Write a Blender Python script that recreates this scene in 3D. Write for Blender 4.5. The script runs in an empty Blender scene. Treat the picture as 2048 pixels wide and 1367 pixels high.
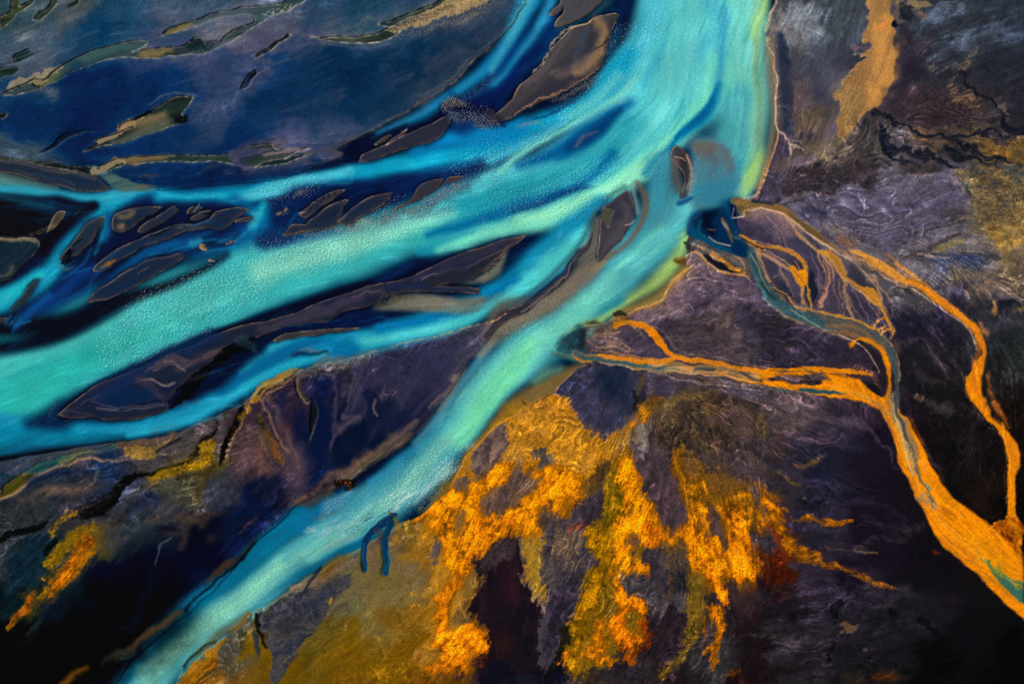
import bpy, math, time
import numpy as np
T0 = time.time()
R = math.radians
scene = bpy.context.scene
C = scene.collection
# ------------------------------------------------------------------ camera, sky, sun, exposure
SC = 0.25                       # metres of ground for one unit of the plan
def wx(x): return (x - 1024.0) * SC
def wy(y): return (683.5 - y) * SC
cam = bpy.data.cameras.new('camera'); cam.lens = 50; cam.sensor_width = 36
cam.clip_start = 1; cam.clip_end = 60000
co = bpy.data.objects.new('camera', cam); C.objects.link(co)
co.location = (0, 0, 512 * 50 / 36.0)
scene.camera = co
SUN_EL, SUN_AZ = 47, 302        # azimuth clockwise from north (+Y)
world = bpy.data.worlds.new('World'); scene.world = world; world.use_nodes = True
nt = world.node_tree; bg = nt.nodes['Background']
sky = nt.nodes.new('ShaderNodeTexSky'); sky.sky_type = 'NISHITA'; sky.sun_disc = False
sky.sun_elevation = R(SUN_EL); sky.sun_rotation = R(SUN_AZ); sky.air_density = 1.0; sky.dust_density = 1.5
nt.links.new(sky.outputs[0], bg.inputs[0]); bg.inputs[1].default_value = 0.06
sl = bpy.data.lights.new('sun', 'SUN'); sl.energy = 4.6; sl.angle = R(0.5); sl.color = (1, 0.96, 0.9)
so = bpy.data.objects.new('sun', sl); C.objects.link(so)
so.rotation_euler = (R(90 - SUN_EL), 0, R(180 - SUN_AZ) )
scene.view_settings.view_transform = 'Standard'; scene.view_settings.look = 'None'
scene.view_settings.exposure = 0.0; scene.view_settings.gamma = 1.0
# how bright a white matte sheet lying flat renders, per channel (divides painted colours into base colours)
FLAT = np.array([1.27, 1.24, 1.20])

# ------------------------------------------------------------------ plan grid and noise
STEP = 1.25
X0, X1, Y0, Y1 = -210.0, 2260.0, -200.0, 1570.0
NX = int((X1 - X0) / STEP) + 1; NY = int((Y1 - Y0) / STEP) + 1
gx = X0 + np.arange(NX) * STEP; gy = Y0 + np.arange(NY) * STEP
GX, GY = np.meshgrid(gx.astype(np.float32), gy.astype(np.float32))
rng = np.random.default_rng(7)
_fy = np.fft.fftfreq(NY)[:, None] / STEP; _fx = np.fft.rfftfreq(NX)[None, :] / STEP
_fr = np.sqrt(_fx ** 2 + _fy ** 2) + 1e-9
def band(wl, width=0.5):
    """smooth random field whose typical wavelength is wl units, about -2..2"""
    f = np.fft.rfft2(rng.standard_normal((NY, NX)).astype(np.float32))
    g = np.exp(-(np.log(_fr * wl) ** 2) / (2 * width ** 2)) / _fr
    n = np.fft.irfft2(f * g, s=(NY, NX)).astype(np.float32)
    return n / n.std()
def fractal(wl, beta=1.9):
    """fractal field, power law below wavelength wl"""
    f = np.fft.rfft2(rng.standard_normal((NY, NX)).astype(np.float32))
    k = _fr * wl
    g = 1.0 / (1.0 + k ** 2) ** (beta / 2)
    g[0, 0] = 0
    n = np.fft.irfft2(f * g, s=(NY, NX)).astype(np.float32)
    return n / n.std()
def smooth(x, a, b):
    t = np.clip((x - a) / (b - a), 0, 1); return t * t * (3 - 2 * t)
def hexc(h): return np.array([int(h[i:i + 2], 16) / 255.0 for i in (0, 2, 4)], np.float32)
def blur(a, s):
    """gaussian blur, s in plan units"""
    s = s / STEP
    if s < 0.3: return a
    if s > 5:
        k = int(s / 2.5)
        h, w = a.shape
        hh, ww = -(-h // k), -(-w // k)
        p = np.pad(a, ((0, hh * k - h), (0, ww * k - w)), mode='edge').reshape(hh, k, ww, k).mean((1, 3))
        p = blur(p, s / k * STEP)
        return resize(p, h, w, k)
    r = int(math.ceil(s * 2.7)); t = np.arange(-r, r + 1); g = np.exp(-t * t / (2 * s * s)); g /= g.sum()
    for ax in (0, 1):
        p = np.pad(a, [(r, r) if q == ax else (0, 0) for q in (0, 1)], mode='edge')
        out = np.zeros_like(a)
        for i, w in enumerate(g):
            out += np.float32(w) * (p[i:i + a.shape[0]] if ax == 0 else p[:, i:i + a.shape[1]])
        a = out
    return a
def bil(a, y, x):
    h, w = a.shape[:2]
    y = np.clip(y, 0, h - 1.001); x = np.clip(x, 0, w - 1.001)
    yi = y.astype(np.int32); xi = x.astype(np.int32); fy = (y - yi); fx = (x - xi)
    if a.ndim == 3: fy = fy[..., None]; fx = fx[..., None]
    return (a[yi, xi] * (1 - fx) + a[yi, xi + 1] * fx) * (1 - fy) + (a[yi + 1, xi] * (1 - fx) + a[yi + 1, xi + 1] * fx) * fy
def resize(p, h, w, k):
    yy = (np.arange(h, dtype=np.float32) + 0.5) / k - 0.5; xx = (np.arange(w, dtype=np.float32) + 0.5) / k - 0.5
    Y, X = np.meshgrid(yy, xx, indexing='ij')
    return bil(p, Y, X).astype(np.float32)
NW1, NW2 = fractal(90, 2.2), fractal(90, 2.2)        # edge wander of dry shapes
SW1, SW2 = fractal(120, 3.4), fractal(120, 3.4)      # and of soft currents
N = {'s': band(5), 'w': band(3.0, .3), 't': band(9), 'm': band(18), 'g': band(45), 'f': fractal(36, 1.6), 'b': fractal(160, 2.2)}

# ------------------------------------------------------------------ direction of flow and streaks drawn along it
FLOW = """100,100,1,-.35 400,80,1,-.3 700,150,1,-.35 300,250,1,-.4 600,280,1,-.25 950,150,1,-.8 100,350,1,.15 300,400,1,-.1
500,370,1,-.1 100,560,1,-1 300,520,1,-.55 300,650,1,-.4 700,480,1,-.25 1000,400,1,-.4 1200,250,1,-.9 1350,100,.25,-1 1480,150,.05,-1
1450,330,.5,-1 1200,500,1,-.9 1000,690,1,-1 850,900,1,-.9 600,1080,1,-.75 400,1250,1,-.75 200,760,1,-.4 500,700,1,-.35 850,600,1,-.25
700,820,.6,-1 300,870,1,-.15 100,1000,1,-.6 300,1100,1,-.9 150,1200,.8,-1 1600,100,.3,-1 1750,150,-.3,1 1950,100,1,-.4 1900,300,1,.2
1800,400,1,-.4 2000,450,1,.2 1550,500,1,.8 1700,560,.9,.7 1900,640,.8,1 1450,600,1,-.4 1600,680,1,.25 1400,740,1,.1 1790,800,.25,1
1900,1050,1,1 2010,900,.1,1 1650,900,1,.3 1700,1100,1,.12 1600,1250,1,-.2 1900,1250,1,-.3 1200,780,.6,-1 1250,1000,.35,-1
1150,1150,.35,-1 950,1150,.35,-1 750,1250,.8,-.7 1400,900,.3,1 1450,1150,.1,1 1350,1300,.35,-1 1050,850,.6,-1 1150,720,1,.2"""
def flowfield():
    k = 8; h, w = -(-NY // k), -(-NX // k)
    yy = Y0 + np.arange(h) * k * STEP; xx = X0 + np.arange(w) * k * STEP
    YY, XX = np.meshgrid(yy, xx, indexing='ij')
    c = np.zeros((h, w)); s = np.zeros((h, w))
    for t in FLOW.split():
        x, y, dx, dy = map(float, t.split(','))
        a = 2 * math.atan2(dy, dx); wgt = 1.0 / (((XX - x) ** 2 + (YY - y) ** 2) / 90.0 ** 2 + 0.15) ** 2
        c += wgt * math.cos(a); s += wgt * math.sin(a)
    ang = np.arctan2(s, c)
    cc = resize(np.cos(ang).astype(np.float32), NY, NX, k); ss = resize(np.sin(ang).astype(np.float32), NY, NX, k)
    a = np.arctan2(ss, cc) / 2 + 0.12 * N['b']
    return np.cos(a).astype(np.float32), np.sin(a).astype(np.float32)
FX, FY = flowfield()
def lic(src, n, st):
    acc = src.copy(); iy, ix = np.meshgrid(np.arange(NY, dtype=np.float32), np.arange(NX, dtype=np.float32), indexing='ij')
    for sg in (1, -1):
        y, x = iy.copy(), ix.copy(); px, py = FX * sg, FY * sg
        for i in range(n):
            x += px * st; y += py * st
            yi = np.clip(y, 0, NY - 1).astype(np.int32); xi = np.clip(x, 0, NX - 1).astype(np.int32)
            vx, vy = FX[yi, xi], FY[yi, xi]; d = np.sign(vx * px + vy * py); d[d == 0] = 1
            px, py = vx * d, vy * d
            acc += src[yi, xi]
    acc -= blur(acc, 60); return acc / acc.std()
N['l'] = lic(band(4.2, .7) + .8 * fractal(25, 1.3), 11, 1.3)       # fine streaks
N['k'] = lic(band(11, .7) + 1.0 * fractal(60, 1.5), 16, 3.0)        # broad streaks
N['r'] = .55 * lic(fractal(36, 1.35), 7, 1.6) + .75 * fractal(26, 1.35)     # ragged along the flow
N['r'] /= N['r'].std()
N['c'] = -np.abs(N['f']) + 0.35 * N['s']    # creases
N['c'] = (N['c'] - N['c'].mean()) / N['c'].std()
PSI = blur(lic(fractal(110, 2.9), 12, 4.0), 1.5) + .10 * fractal(40, 2.6)
PSJ = blur(lic(fractal(50, 2.6), 9, 3.0), 1.2) + .10 * fractal(20, 2.4)
N['q'] = .75 * fractal(60, 1.5) + .6 * lic(band(6, .6) + band(13, .6), 7, 1.3) + .45 * band(4) + .3 * band(7); N['q'] /= N['q'].std()
print('noise', time.time() - T0)

# ------------------------------------------------------------------ the painter: soft polygons and tapered strokes laid on the plan
COL = np.zeros((NY, NX, 3), np.float32)
CRC = np.zeros((NY, NX, 3), np.float32) + np.array([.85, .53, .04], np.float32)   # colour of the iron crust
DEN = np.zeros((NY, NX), np.float32)                                                # how much of it there is
F = {k: np.zeros((NY, NX), np.float32) for k in ('water', 'chop', 'rough', 'rise', 'gloss', 'crust', 'calm')}
def pts(s, n=2):
    return np.array([[float(v) for v in t.split(',')] for t in s.split()], float)
def spline(P, closed, sub=6):
    if closed:                     # keep pointed ends pointed
        L = []
        for i in range(len(P)):
            a, b = P[i - 1] - P[i], P[(i + 1) % len(P)] - P[i]
            cs = (a @ b) / (np.hypot(*a) * np.hypot(*b) + 1e-9)
            L += [P[i]] * (2 if cs > .2 else 1)
        P = np.array(L)
    m = len(P)
    if closed: Q = [P[(i) % m] for i in range(-1, m + 2)]
    else: Q = [2 * P[0] - P[1]] + list(P) + [2 * P[-1] - P[-2]]
    out = []
    for i in range(1, len(Q) - 2):
        a, b, c, d = Q[i - 1], Q[i], Q[i + 1], Q[i + 2]
        for j in range(sub):
            t = j / sub
            out.append(0.5 * ((2 * b) + (c - a) * t + (2 * a - 5 * b + 4 * c - d) * t * t + (3 * b - a - 3 * c + d) * t ** 3))
    if not closed: out.append(P[-1])
    return np.array(out)
def crop(xa, ya, xb, yb):
    i0 = max(0, int((ya - Y0) / STEP)); i1 = min(NY, int((yb - Y0) / STEP) + 2)
    j0 = max(0, int((xa - X0) / STEP)); j1 = min(NX, int((xb - X0) / STEP) + 2)
    return i0, i1, j0, j1
SOFT = [False]
def finish(m, box, warp, brk, tex, sharp, pad=None):
    soft = SOFT[0]
    i0, i1, j0, j1 = box
    if warp:
        iy, ix = np.meshgrid(np.arange(i1 - i0, dtype=np.float32), np.arange(j1 - j0, dtype=np.float32), indexing='ij')
        a, b = (SW1, SW2) if soft else (NW1, NW2)
        m = bil(m, iy + a[i0:i1, j0:j1] * warp / STEP, ix + b[i0:i1, j0:j1] * warp / STEP)
    if brk:
        key, amt = brk
        m = smooth(m + amt * 0.35 * N[key][i0:i1, j0:j1] * (m > 0.004), 0.5 - sharp, 0.5 + sharp)
    if tex:
        key, th, sf = tex
        m = m * smooth(N[key][i0:i1, j0:j1], th - sf, th + sf)
    return m
def poly_mask(s, f=1.5, warp=1.5, brk=None, tex=None, sharp=0.2, straight=False):
    P = pts(s)
    Q = P if straight else spline(P, True)
    mg = f * 2.5 + warp * 3 + 6
    box = crop(Q[:, 0].min() - mg, Q[:, 1].min() - mg, Q[:, 0].max() + mg, Q[:, 1].max() + mg)
    i0, i1, j0, j1 = box
    if i1 <= i0 or j1 <= j0: return None, box
    SS = 2
    m = np.zeros(((i1 - i0) * SS, j1 - j0 + 1), np.float32)
    x1, y1 = Q[:, 0], Q[:, 1]; x2, y2 = np.roll(x1, -1), np.roll(y1, -1)
    for r in range(m.shape[0]):
        yv = Y0 + (i0 + (r + 0.5) / SS - 0.5) * STEP
        k = (y1 <= yv) != (y2 <= yv)
        if not k.any(): continue
        xs = np.sort(x1[k] + (yv - y1[k]) / (y2[k] - y1[k]) * (x2[k] - x1[k]))
        xs = np.clip((xs - X0) / STEP - j0 + 0.5, 0, j1 - j0)
        for a, b in zip(xs[::2], xs[1::2]):
            ia, ib = int(a), int(b)
            if ia == ib: m[r, ia] += b - a
            else:
                m[r, ia] += ia + 1 - a; m[r, ia + 1:ib] += 1; m[r, ib] += b - ib
    m = m[:, :-1].reshape(i1 - i0, SS, j1 - j0).mean(1)
    m = blur(m, f / 2)
    return finish(m, box, warp, brk, tex, sharp), box
def stroke_mask(s, f=2.0, warp=1.5, brk=None, tex=None, sharp=0.2):
    P = pts(s); Q = spline(P, False); mg = f + warp * 3 + 4
    w = Q[:, 2].max() / 2 + mg
    box = crop(Q[:, 0].min() - w, Q[:, 1].min() - w, Q[:, 0].max() + w, Q[:, 1].max() + w)
    i0, i1, j0, j1 = box
    if i1 <= i0 or j1 <= j0: return None, box
    sd = np.full((i1 - i0, j1 - j0), 1e3, np.float32)
    for a, b in zip(Q[:-1], Q[1:]):
        r = max(a[2], b[2]) / 2 + mg
        p0, p1, q0, q1 = crop(min(a[0], b[0]) - r, min(a[1], b[1]) - r, max(a[0], b[0]) + r, max(a[1], b[1]) + r)
        p0, p1, q0, q1 = max(p0, i0), min(p1, i1), max(q0, j0), min(q1, j1)
        if p1 <= p0 or q1 <= q0: continue
        X = GX[p0:p1, q0:q1]; Y = GY[p0:p1, q0:q1]
        dx, dy = b[0] - a[0], b[1] - a[1]; L = dx * dx + dy * dy + 1e-9
        t = np.clip(((X - a[0]) * dx + (Y - a[1]) * dy) / L, 0, 1)
        d = np.hypot(X - a[0] - t * dx, Y - a[1] - t * dy) - (a[2] + (b[2] - a[2]) * t) / 2
        v = sd[p0 - i0:p1 - i0, q0 - j0:q1 - j0]; np.minimum(v, d, out=v)
    m = smooth(-sd, -f, f)
    return finish(m, box, warp, brk, tex, sharp), box
def put(m, box, col=None, a=1.0, mix=None, **fields):
    if m is None: return
    i0, i1, j0, j1 = box; m = m * a
    if fields.get('crust') == 1 and col is not None:
        v = DEN[i0:i1, j0:j1]; v += (1 - v) * m
        v = CRC[i0:i1, j0:j1]; mm = np.minimum(m * 1.6, 1)[..., None]; v += (hexc(col) - v) * mm
        return
    if col is not None:
        v = DEN[i0:i1, j0:j1]; v *= 1 - m * .92
        c = hexc(col)
        if mix:                      # second colour carried by a noise field
            key, c2 = mix; t = smooth(N[key][i0:i1, j0:j1], -1.3, 1.3)[..., None]
            c = c * (1 - t) + hexc(c2) * t
        v = COL[i0:i1, j0:j1]; v += (c - v) * m[..., None]
    for k, val in fields.items():
        v = F[k][i0:i1, j0:j1]; v += (val - v) * m
FK = ('water', 'chop', 'rough', 'rise', 'gloss', 'crust')
def P(s, col=None, a=1.0, mix=None, f=1.5, warp=1.5, brk=None, tex=None, sharp=0.2, straight=False, **k):
    m, box = poly_mask(s, f, warp, brk, tex, sharp, straight); put(m, box, col, a, mix, **k)
def S(s, col=None, a=1.0, mix=None, f=2.0, warp=1.5, brk=None, tex=None, sharp=0.2, **k):
    if k.get('crust') == 1: brk = tex = None; f = f * .8 + 5; warp = 5
    elif SOFT[0]: warp *= .5
    m, box = stroke_mask(s, f, warp, brk, tex, sharp); put(m, box, col, a, mix, **k)
def edge_line(s, col, a=0.8, w=1.6, warp=1.5, closed=True, f=1.4):
    """thin line along the rim of a shape, broken by noise"""
    Pp = pts(s)[:, :2]
    if closed: Pp = np.vstack([Pp, Pp[:1]])
    q = ' '.join('%g,%g,%g' % (x, y, w) for x, y in Pp)
    m, box = stroke_mask(q, f, warp); i0, i1, j0, j1 = box
    m = m * (0.35 + 0.65 * smooth(N['m'][i0:i1, j0:j1], -0.6, 0.8))
    put(m, box, col, a)
def base(cps, mask=None, pw=2.2):
    k = 6; h, w = -(-NY // k), -(-NX // k)
    YY, XX = np.meshgrid(Y0 + np.arange(h) * k * STEP, X0 + np.arange(w) * k * STEP, indexing='ij')
    XX = np.clip(XX, 0, 2048); YY = np.clip(YY, 0, 1367)
    num = np.zeros((h, w, 3)); den = np.zeros((h, w))
    for t in cps.split():
        x, y, c = t.split(',')
        wg = 1.0 / ((XX - float(x)) ** 2 + (YY - float(y)) ** 2 + 200) ** pw
        num += wg[..., None] * hexc(c); den += wg
    out = num / den[..., None]
    iy, ix = np.meshgrid(np.arange(NY, dtype=np.float32), np.arange(NX, dtype=np.float32), indexing='ij')
    # wander so that no patch has a round outline
    wob = 22 / STEP
    yy = (iy + SW1 * wob + N['k'] * 9 * FY) / k; xx = (ix + SW2 * wob + N['k'] * 9 * FX) / k
    return bil(out.astype(np.float32), yy, xx).astype(np.float32)
# ------------------------------------------------------------------ ground colours by place; upper left holds reflected sky, bottom corners a painted vignette
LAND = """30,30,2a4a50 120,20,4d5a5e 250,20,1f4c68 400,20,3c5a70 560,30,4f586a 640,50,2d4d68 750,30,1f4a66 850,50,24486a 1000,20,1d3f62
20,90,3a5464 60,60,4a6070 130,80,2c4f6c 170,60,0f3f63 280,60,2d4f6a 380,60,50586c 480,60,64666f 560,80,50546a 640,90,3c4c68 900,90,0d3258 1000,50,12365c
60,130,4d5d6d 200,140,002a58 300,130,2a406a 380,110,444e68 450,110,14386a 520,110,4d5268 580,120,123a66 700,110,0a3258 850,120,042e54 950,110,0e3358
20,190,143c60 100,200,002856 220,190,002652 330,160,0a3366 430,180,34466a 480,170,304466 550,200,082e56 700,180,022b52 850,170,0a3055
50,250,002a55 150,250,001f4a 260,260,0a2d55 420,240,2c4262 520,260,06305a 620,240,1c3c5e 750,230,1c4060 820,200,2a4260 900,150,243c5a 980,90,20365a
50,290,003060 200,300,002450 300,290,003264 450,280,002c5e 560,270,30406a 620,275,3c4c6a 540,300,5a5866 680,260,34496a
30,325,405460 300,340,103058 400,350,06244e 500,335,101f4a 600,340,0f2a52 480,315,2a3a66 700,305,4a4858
700,720,3a3444 560,730,4a3c44 650,770,1a1c3a 620,850,0c1430 700,850,10142e 780,750,2c2a44 850,720,262644 900,700,282a4c 760,860,06102e
820,800,12183a 700,930,03102c 600,920,2c2a40 540,950,40303c 560,800,2a1e30 640,980,12122a 520,880,4a3438 800,870,2a2436 940,690,34364e 610,780,28263c
50,930,16243a 100,1000,2a2f38 200,940,1a2a48 250,960,2c3244 330,920,403a40 300,1010,3a3b44 400,960,50401e 450,1000,30323e 480,1040,0e1638
60,1060,2a2c30 100,1110,10222e 30,1150,07161e 180,1080,50451e 60,1200,0a1c22 30,1280,02090c 220,1150,040c22 150,1260,01040c 300,1150,02081e
350,1200,000618 250,1300,00030a 400,1120,02081e 330,1060,2c2c34 260,1050,2a3038 100,1340,010206 440,1100,020820 520,1020,0c1434 560,1020,181a34 450,1150,02102c
150,1000,323038 220,1000,2a2a34 400,1060,40342c 350,960,403c34
1560,30,3c4048 1600,30,3a4652 1650,80,303c4c 1640,150,2c3048 1590,160,4a4048 1690,60,344452 1580,250,4a4438 1650,230,3c3a40 1680,190,3a4058
1830,30,2a3444 1900,60,243244 2000,40,202e44 1820,120,2a2234 1900,130,26283a 2000,130,1c2438 1850,200,30242e 1950,220,2c2628 2020,220,1e2230
1800,240,322c38 1690,300,5c564c 1780,300,30302e 1900,300,2e2c34 2000,320,5a4a2c 1640,340,4c463c 1720,330,2e2a30 1600,300,4a4240
1560,380,43405a 1620,420,3a3454 1700,400,40405e 1780,380,4c4a66 1850,370,585a70 1900,400,43466a 1750,440,30304c 1830,450,44445c 1900,460,585868
2000,400,786440 2030,450,8a7038 1960,430,5a5444 1980,490,4e4c50 2020,520,5a5044 1860,500,5a5a68 1930,520,2a3656 1800,510,50505c 1700,490,605c64 1550,330,2c2840
1440,540,5a4e5c 1400,560,6a5c62 1380,590,4c4050 1470,600,38304c 1550,520,2e2a4a 1600,560,343050 1650,600,3a364e 1700,600,28283e 1750,580,3a3844
1780,620,16142e 1850,560,3c3a44 1850,640,181430 1950,560,3c3e4a 2010,590,4a443c 1900,700,1a1626 2000,640,1c2230 2030,700,18201e 1450,680,3c3038
1350,650,42384a 1550,680,262038 1600,700,2a2230 1250,680,50404c 1300,700,2c2440 1310,620,504450 1200,690,4c4044 1500,640,302a40 1420,630,4a4048
1200,760,262c4c 1230,750,0a1c40 1180,800,3a3a54 1230,820,1a1c3c 1310,770,302844 1280,850,605860 1450,770,3a3a50 1420,800,382c22 1350,830,4a4430
1450,840,3a2a2c 1520,860,34282e 1550,800,40343c 1600,830,504248 1650,850,34283c 1700,800,302438 1600,900,221e38 1720,880,180a24 1750,950,120820
1650,950,141430 1820,760,181622 1880,800,141014 1850,880,120a10 1930,900,0e080e 1900,980,0c0a0c 1980,760,1a1818 2035,850,100808 1400,950,34283a
1320,950,2e2236 1300,900,3a2c34 1500,900,3c302e 1560,960,262034 1240,780,0a1c40 1140,760,34384c
1650,1050,1e1a34 1750,1080,14081e 1850,1120,0e0616 1600,1150,2a2038 1560,1170,100414 1700,1180,201a30 1850,1220,141220 1950,1280,0a0810
2030,1340,010201 1650,1250,1e1628 1750,1250,181420 1700,1330,14121a 1600,1300,201a24 1850,1330,050406 2010,1020,080404 1980,1030,140a08
1020,1150,200a14 1020,1230,080a20 1000,1300,04061a 1060,1250,200c28 1110,1130,201a34 1150,1060,302840 1180,1040,2a2036 1080,1340,0a0a20
1330,1150,2c2836 1310,1200,3a3440 1330,1260,140812 1290,1170,30283a 1380,1160,181a2e 1420,1300,202022 1500,1270,180a10 1500,1200,1c1018
1240,1320,201a24 1450,1350,1c0810 1540,1120,4a1c0a 1560,1200,14101c
750,1170,6e5c2c 820,1200,6a4c14 700,1280,6a5010 800,1320,6a4a0a 870,1220,6a4c10 640,1220,584c3c 600,1280,50481c 550,1340,6a4c0a
520,1330,6e5008 900,1090,a07020 830,1090,70521c 790,1110,6a5a3c 470,1300,504838 430,1330,7a4a10 750,1340,6a4a0a 700,1200,68603c 850,1340,6c4410
1080,830,90681e 1130,850,8a6424 1060,900,a8741a 1150,890,a47018 1000,960,c07c10 1100,940,d08410 1050,1020,d08410 960,1050,c07c0c 920,980,c07c14
1090,1090,7a6020 1240,1100,7a5818 1190,1180,6c5014 1390,1070,6c4c1c 1450,1090,6c481c 1500,1080,4c3420 930,1140,8c6018 1265,1000,806018 1230,1230,54380f 1170,1260,5c4410 920,1280,7c5010 1200,900,8a6420 1300,1000,3a2c34"""
COL[:] = base(LAND)  # upper-left navy is blue sky reflection put into the sand colour
F['rough'][:] = 0.35
F['gloss'][:] = 0.25
def tint(mask_amp, key, lo, hi):
    """multiply by a noise field: lo..hi"""
    global COL
    COL *= (1 + mask_amp * N[key])[..., None]
patchy = smooth(N['b'], -1.0, 1.5)
for q in ("150,210,160 350,290,80 200,170,120", "560,200,60 700,170,180 860,150,140", "100,270,60 60,170,40", "250,1200,260 400,1100,120 100,1330,200", "620,870,120 780,860,120 900,740,80", "1750,940,160 1800,1100,160 1980,1250,200", "1020,1180,60 1010,1300,80", "1640,250,50 1640,150,60", "0,150,300 300,150,340 600,180,340 900,120,300"):
    S(q, calm=1, f=60, warp=12)
S('1500,450,80 1620,520,140 1720,590,80', calm=.75, f=30, warp=5); S('1780,30,40 1760,200,90', calm=1, f=20, warp=4); S('560,1330,160 750,1230,240 860,1180,160', calm=.75, f=40, warp=8)
lively = 1 - .75 * F['calm']
# paler dry silt lies in streaks over the darker wet sand
dry = smooth(N['b'] * 0.9 + N['k'] * 0.4 + N['l'] * 0.2 + N['f'] * .2, 0.6, 2.4)[..., None]
COL *= (1 + lively * (0.045 * N['l'] + 0.06 * N['k'] + 0.05 * N['f'] + 0.03 * N['b']))[..., None]
COL += dry * (0.5 * lively ** 2)[..., None] * (COL * 0.7 + np.array([0.12, 0.1, 0.1], np.float32) * smooth(COL.mean(2), 0.04, 0.25)[..., None])
np.clip(COL, 0, 1, out=COL)
print('base', time.time() - T0)

# ------------------------------------------------------------------ the river
RIVER = """1052,-30 1052,0 1035,30 1024,52 1012,65 985,92 965,112 950,125 930,148 905,170 880,187 850,203 825,217 800,233 780,245 760,255 735,268
715,278 690,290 675,300 700,306 680,315 655,328 640,334 620,342 590,350 560,357 512,365 470,368 400,375 350,380 310,383 280,380 250,368 225,355 205,350 195,352
150,345 90,340 20,338 -60,320 -400,250 -400,960 -60,925 0,921 60,912 150,899 225,887 260,882 310,873 350,867 400,841 440,826 480,807 500,792 530,768 560,756
590,746 620,736 680,721 740,706 820,684 860,673 930,656 985,640 1012,628 985,650 972,684 958,702 940,722 925,745 915,762 905,778 890,800 870,822 850,850 825,872 800,897
770,918 740,940 712,960 690,975 650,985 625,995 600,1010 580,1028 545,1060 512,1086 480,1122 440,1172 400,1208 350,1248 300,1290 270,1315 250,1342 225,1375 120,1500 0,1700 300,1700 352,1375 375,1340 400,1310
425,1290 440,1276 480,1250 500,1225 512,1216 560,1195 590,1170 640,1140 660,1126 700,1105 725,1090 760,1070 790,1050 800,1045 840,1030 870,1005 895,985 905,960 920,930
940,905 965,878 985,855 1012,838 1030,828 1045,815 1070,800 1110,775 1140,748 1170,726 1145,716 1112,708 1105,700 1113,690 1135,665 1165,652 1200,648 1228,632 1250,626
1290,610 1322,598 1332,585 1345,560 1360,545 1378,532 1355,525 1352,518 1372,510 1380,495 1376,475 1378,450 1400,425 1435,405 1472,400 1490,394 1510,385 1522,355 1540,310
1552,265 1550,200 1546,150 1536,100 1530,62 1537,30 1549,0 1560,-60 1600,-400 1100,-400"""
# wet silt margin beside the water, then the water itself
P(RIVER, '5a4c40', a=.25, f=12, warp=2)
P(RIVER, '021230', f=1.2, warp=1.2, water=1, chop=.03, rough=0, gloss=1)
# milky channels, broad first
SOFT[0] = True
ink = dict(f=16, warp=5)
S("240,395,60 500,420,120 800,400,90 1000,300,100", '022250', f=30, warp=6)
S("-60,430,110 40,440,100 110,440,40", '000a18', f=20, warp=6)
S("380,440,40 250,480,60 180,570,90 60,640,70 -40,680,60", '01163c', f=24, warp=6)
S("200,1000,10 -40,420,50", '000a18', a=0)
# northern branch
S("1080,-40,50 1050,20,44 1020,80,30 980,130,26 920,180,22 860,220,20 800,245,14 745,268,8", '1878a4', f=10, warp=3)
S("1075,-30,22 1045,30,20 1020,90,18 985,140,14", '40a4bc', f=9, warp=3)
S("1100,60,50 1040,120,50 980,190,40 930,230,40", '06407a', f=18, warp=5)
S("1110,-20,20 1080,60,20 1030,130,14 990,170,10", '2a86ac', f=10, warp=4)
S("1150,60,8 1090,110,10 1024,150,8", '054a80', f=6)
# main stem from the north
S("1410,-60,235 1400,20,240 1385,110,230 1330,200,200 1250,280,150 1150,350,120 1020,410,110 860,455,100", '4cbcc0', f=26, warp=6)
S("1400,-40,180 1390,60,170 1370,150,130 1320,230,70", '62ccc8', f=30, warp=8)
S("1490,-40,60 1495,80,70 1490,200,90 1490,300,60 1480,380,40", '6cc8b8', f=24, warp=6)
S("1320,-40,60 1290,60,60 1240,140,50 1180,210,40", '54c0cc', f=18, warp=6)
S("1255,110,40 1200,190,46 1140,225,40 1060,250,34 980,290,44 880,318,44 780,335,40 680,352,32 600,370,30 520,382,26 420,392,24 320,392,26", '16a0c0', f=14, warp=5)
S("1240,150,20 1190,200,26 1130,235,18", '5cc8cc', f=12, warp=5)
S("1030,258,50 960,275,40 900,275,36 830,300,26", '0680b8', f=16, warp=5)
S("980,215,60 930,240,50", '02285a', f=18, warp=6)
S("1130,240,14 1050,285,22 980,318,18 900,340,14", '3cb0cc', f=10, warp=4)
S("700,340,20 620,362,24 540,382,26 470,400,14", '44b8c8', f=9, warp=4)
S("300,382,12 260,392,26 225,408,34 180,450,32 140,490,30 110,530,34 80,560,44 40,585,44 -20,610,50", '1890ae', f=13, warp=4)
S("80,550,20 40,578,26 -20,606,30", '20b4c0', f=12, warp=4)
S("-40,362,50 20,372,30 80,382,22 140,392,18 200,396,22 260,388,20", '2a9cb4', f=9, warp=3)
S("-40,352,40 20,358,26 60,365,16 110,374,10", '5a6c60', a=.7, f=9, warp=3)
S("470,400,20 520,440,46 500,470,40 460,500,30", '075a8c', f=15, warp=5)
S("530,410,16 512,440,20 505,460,16", '1c94ac', f=9, warp=4)
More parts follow.
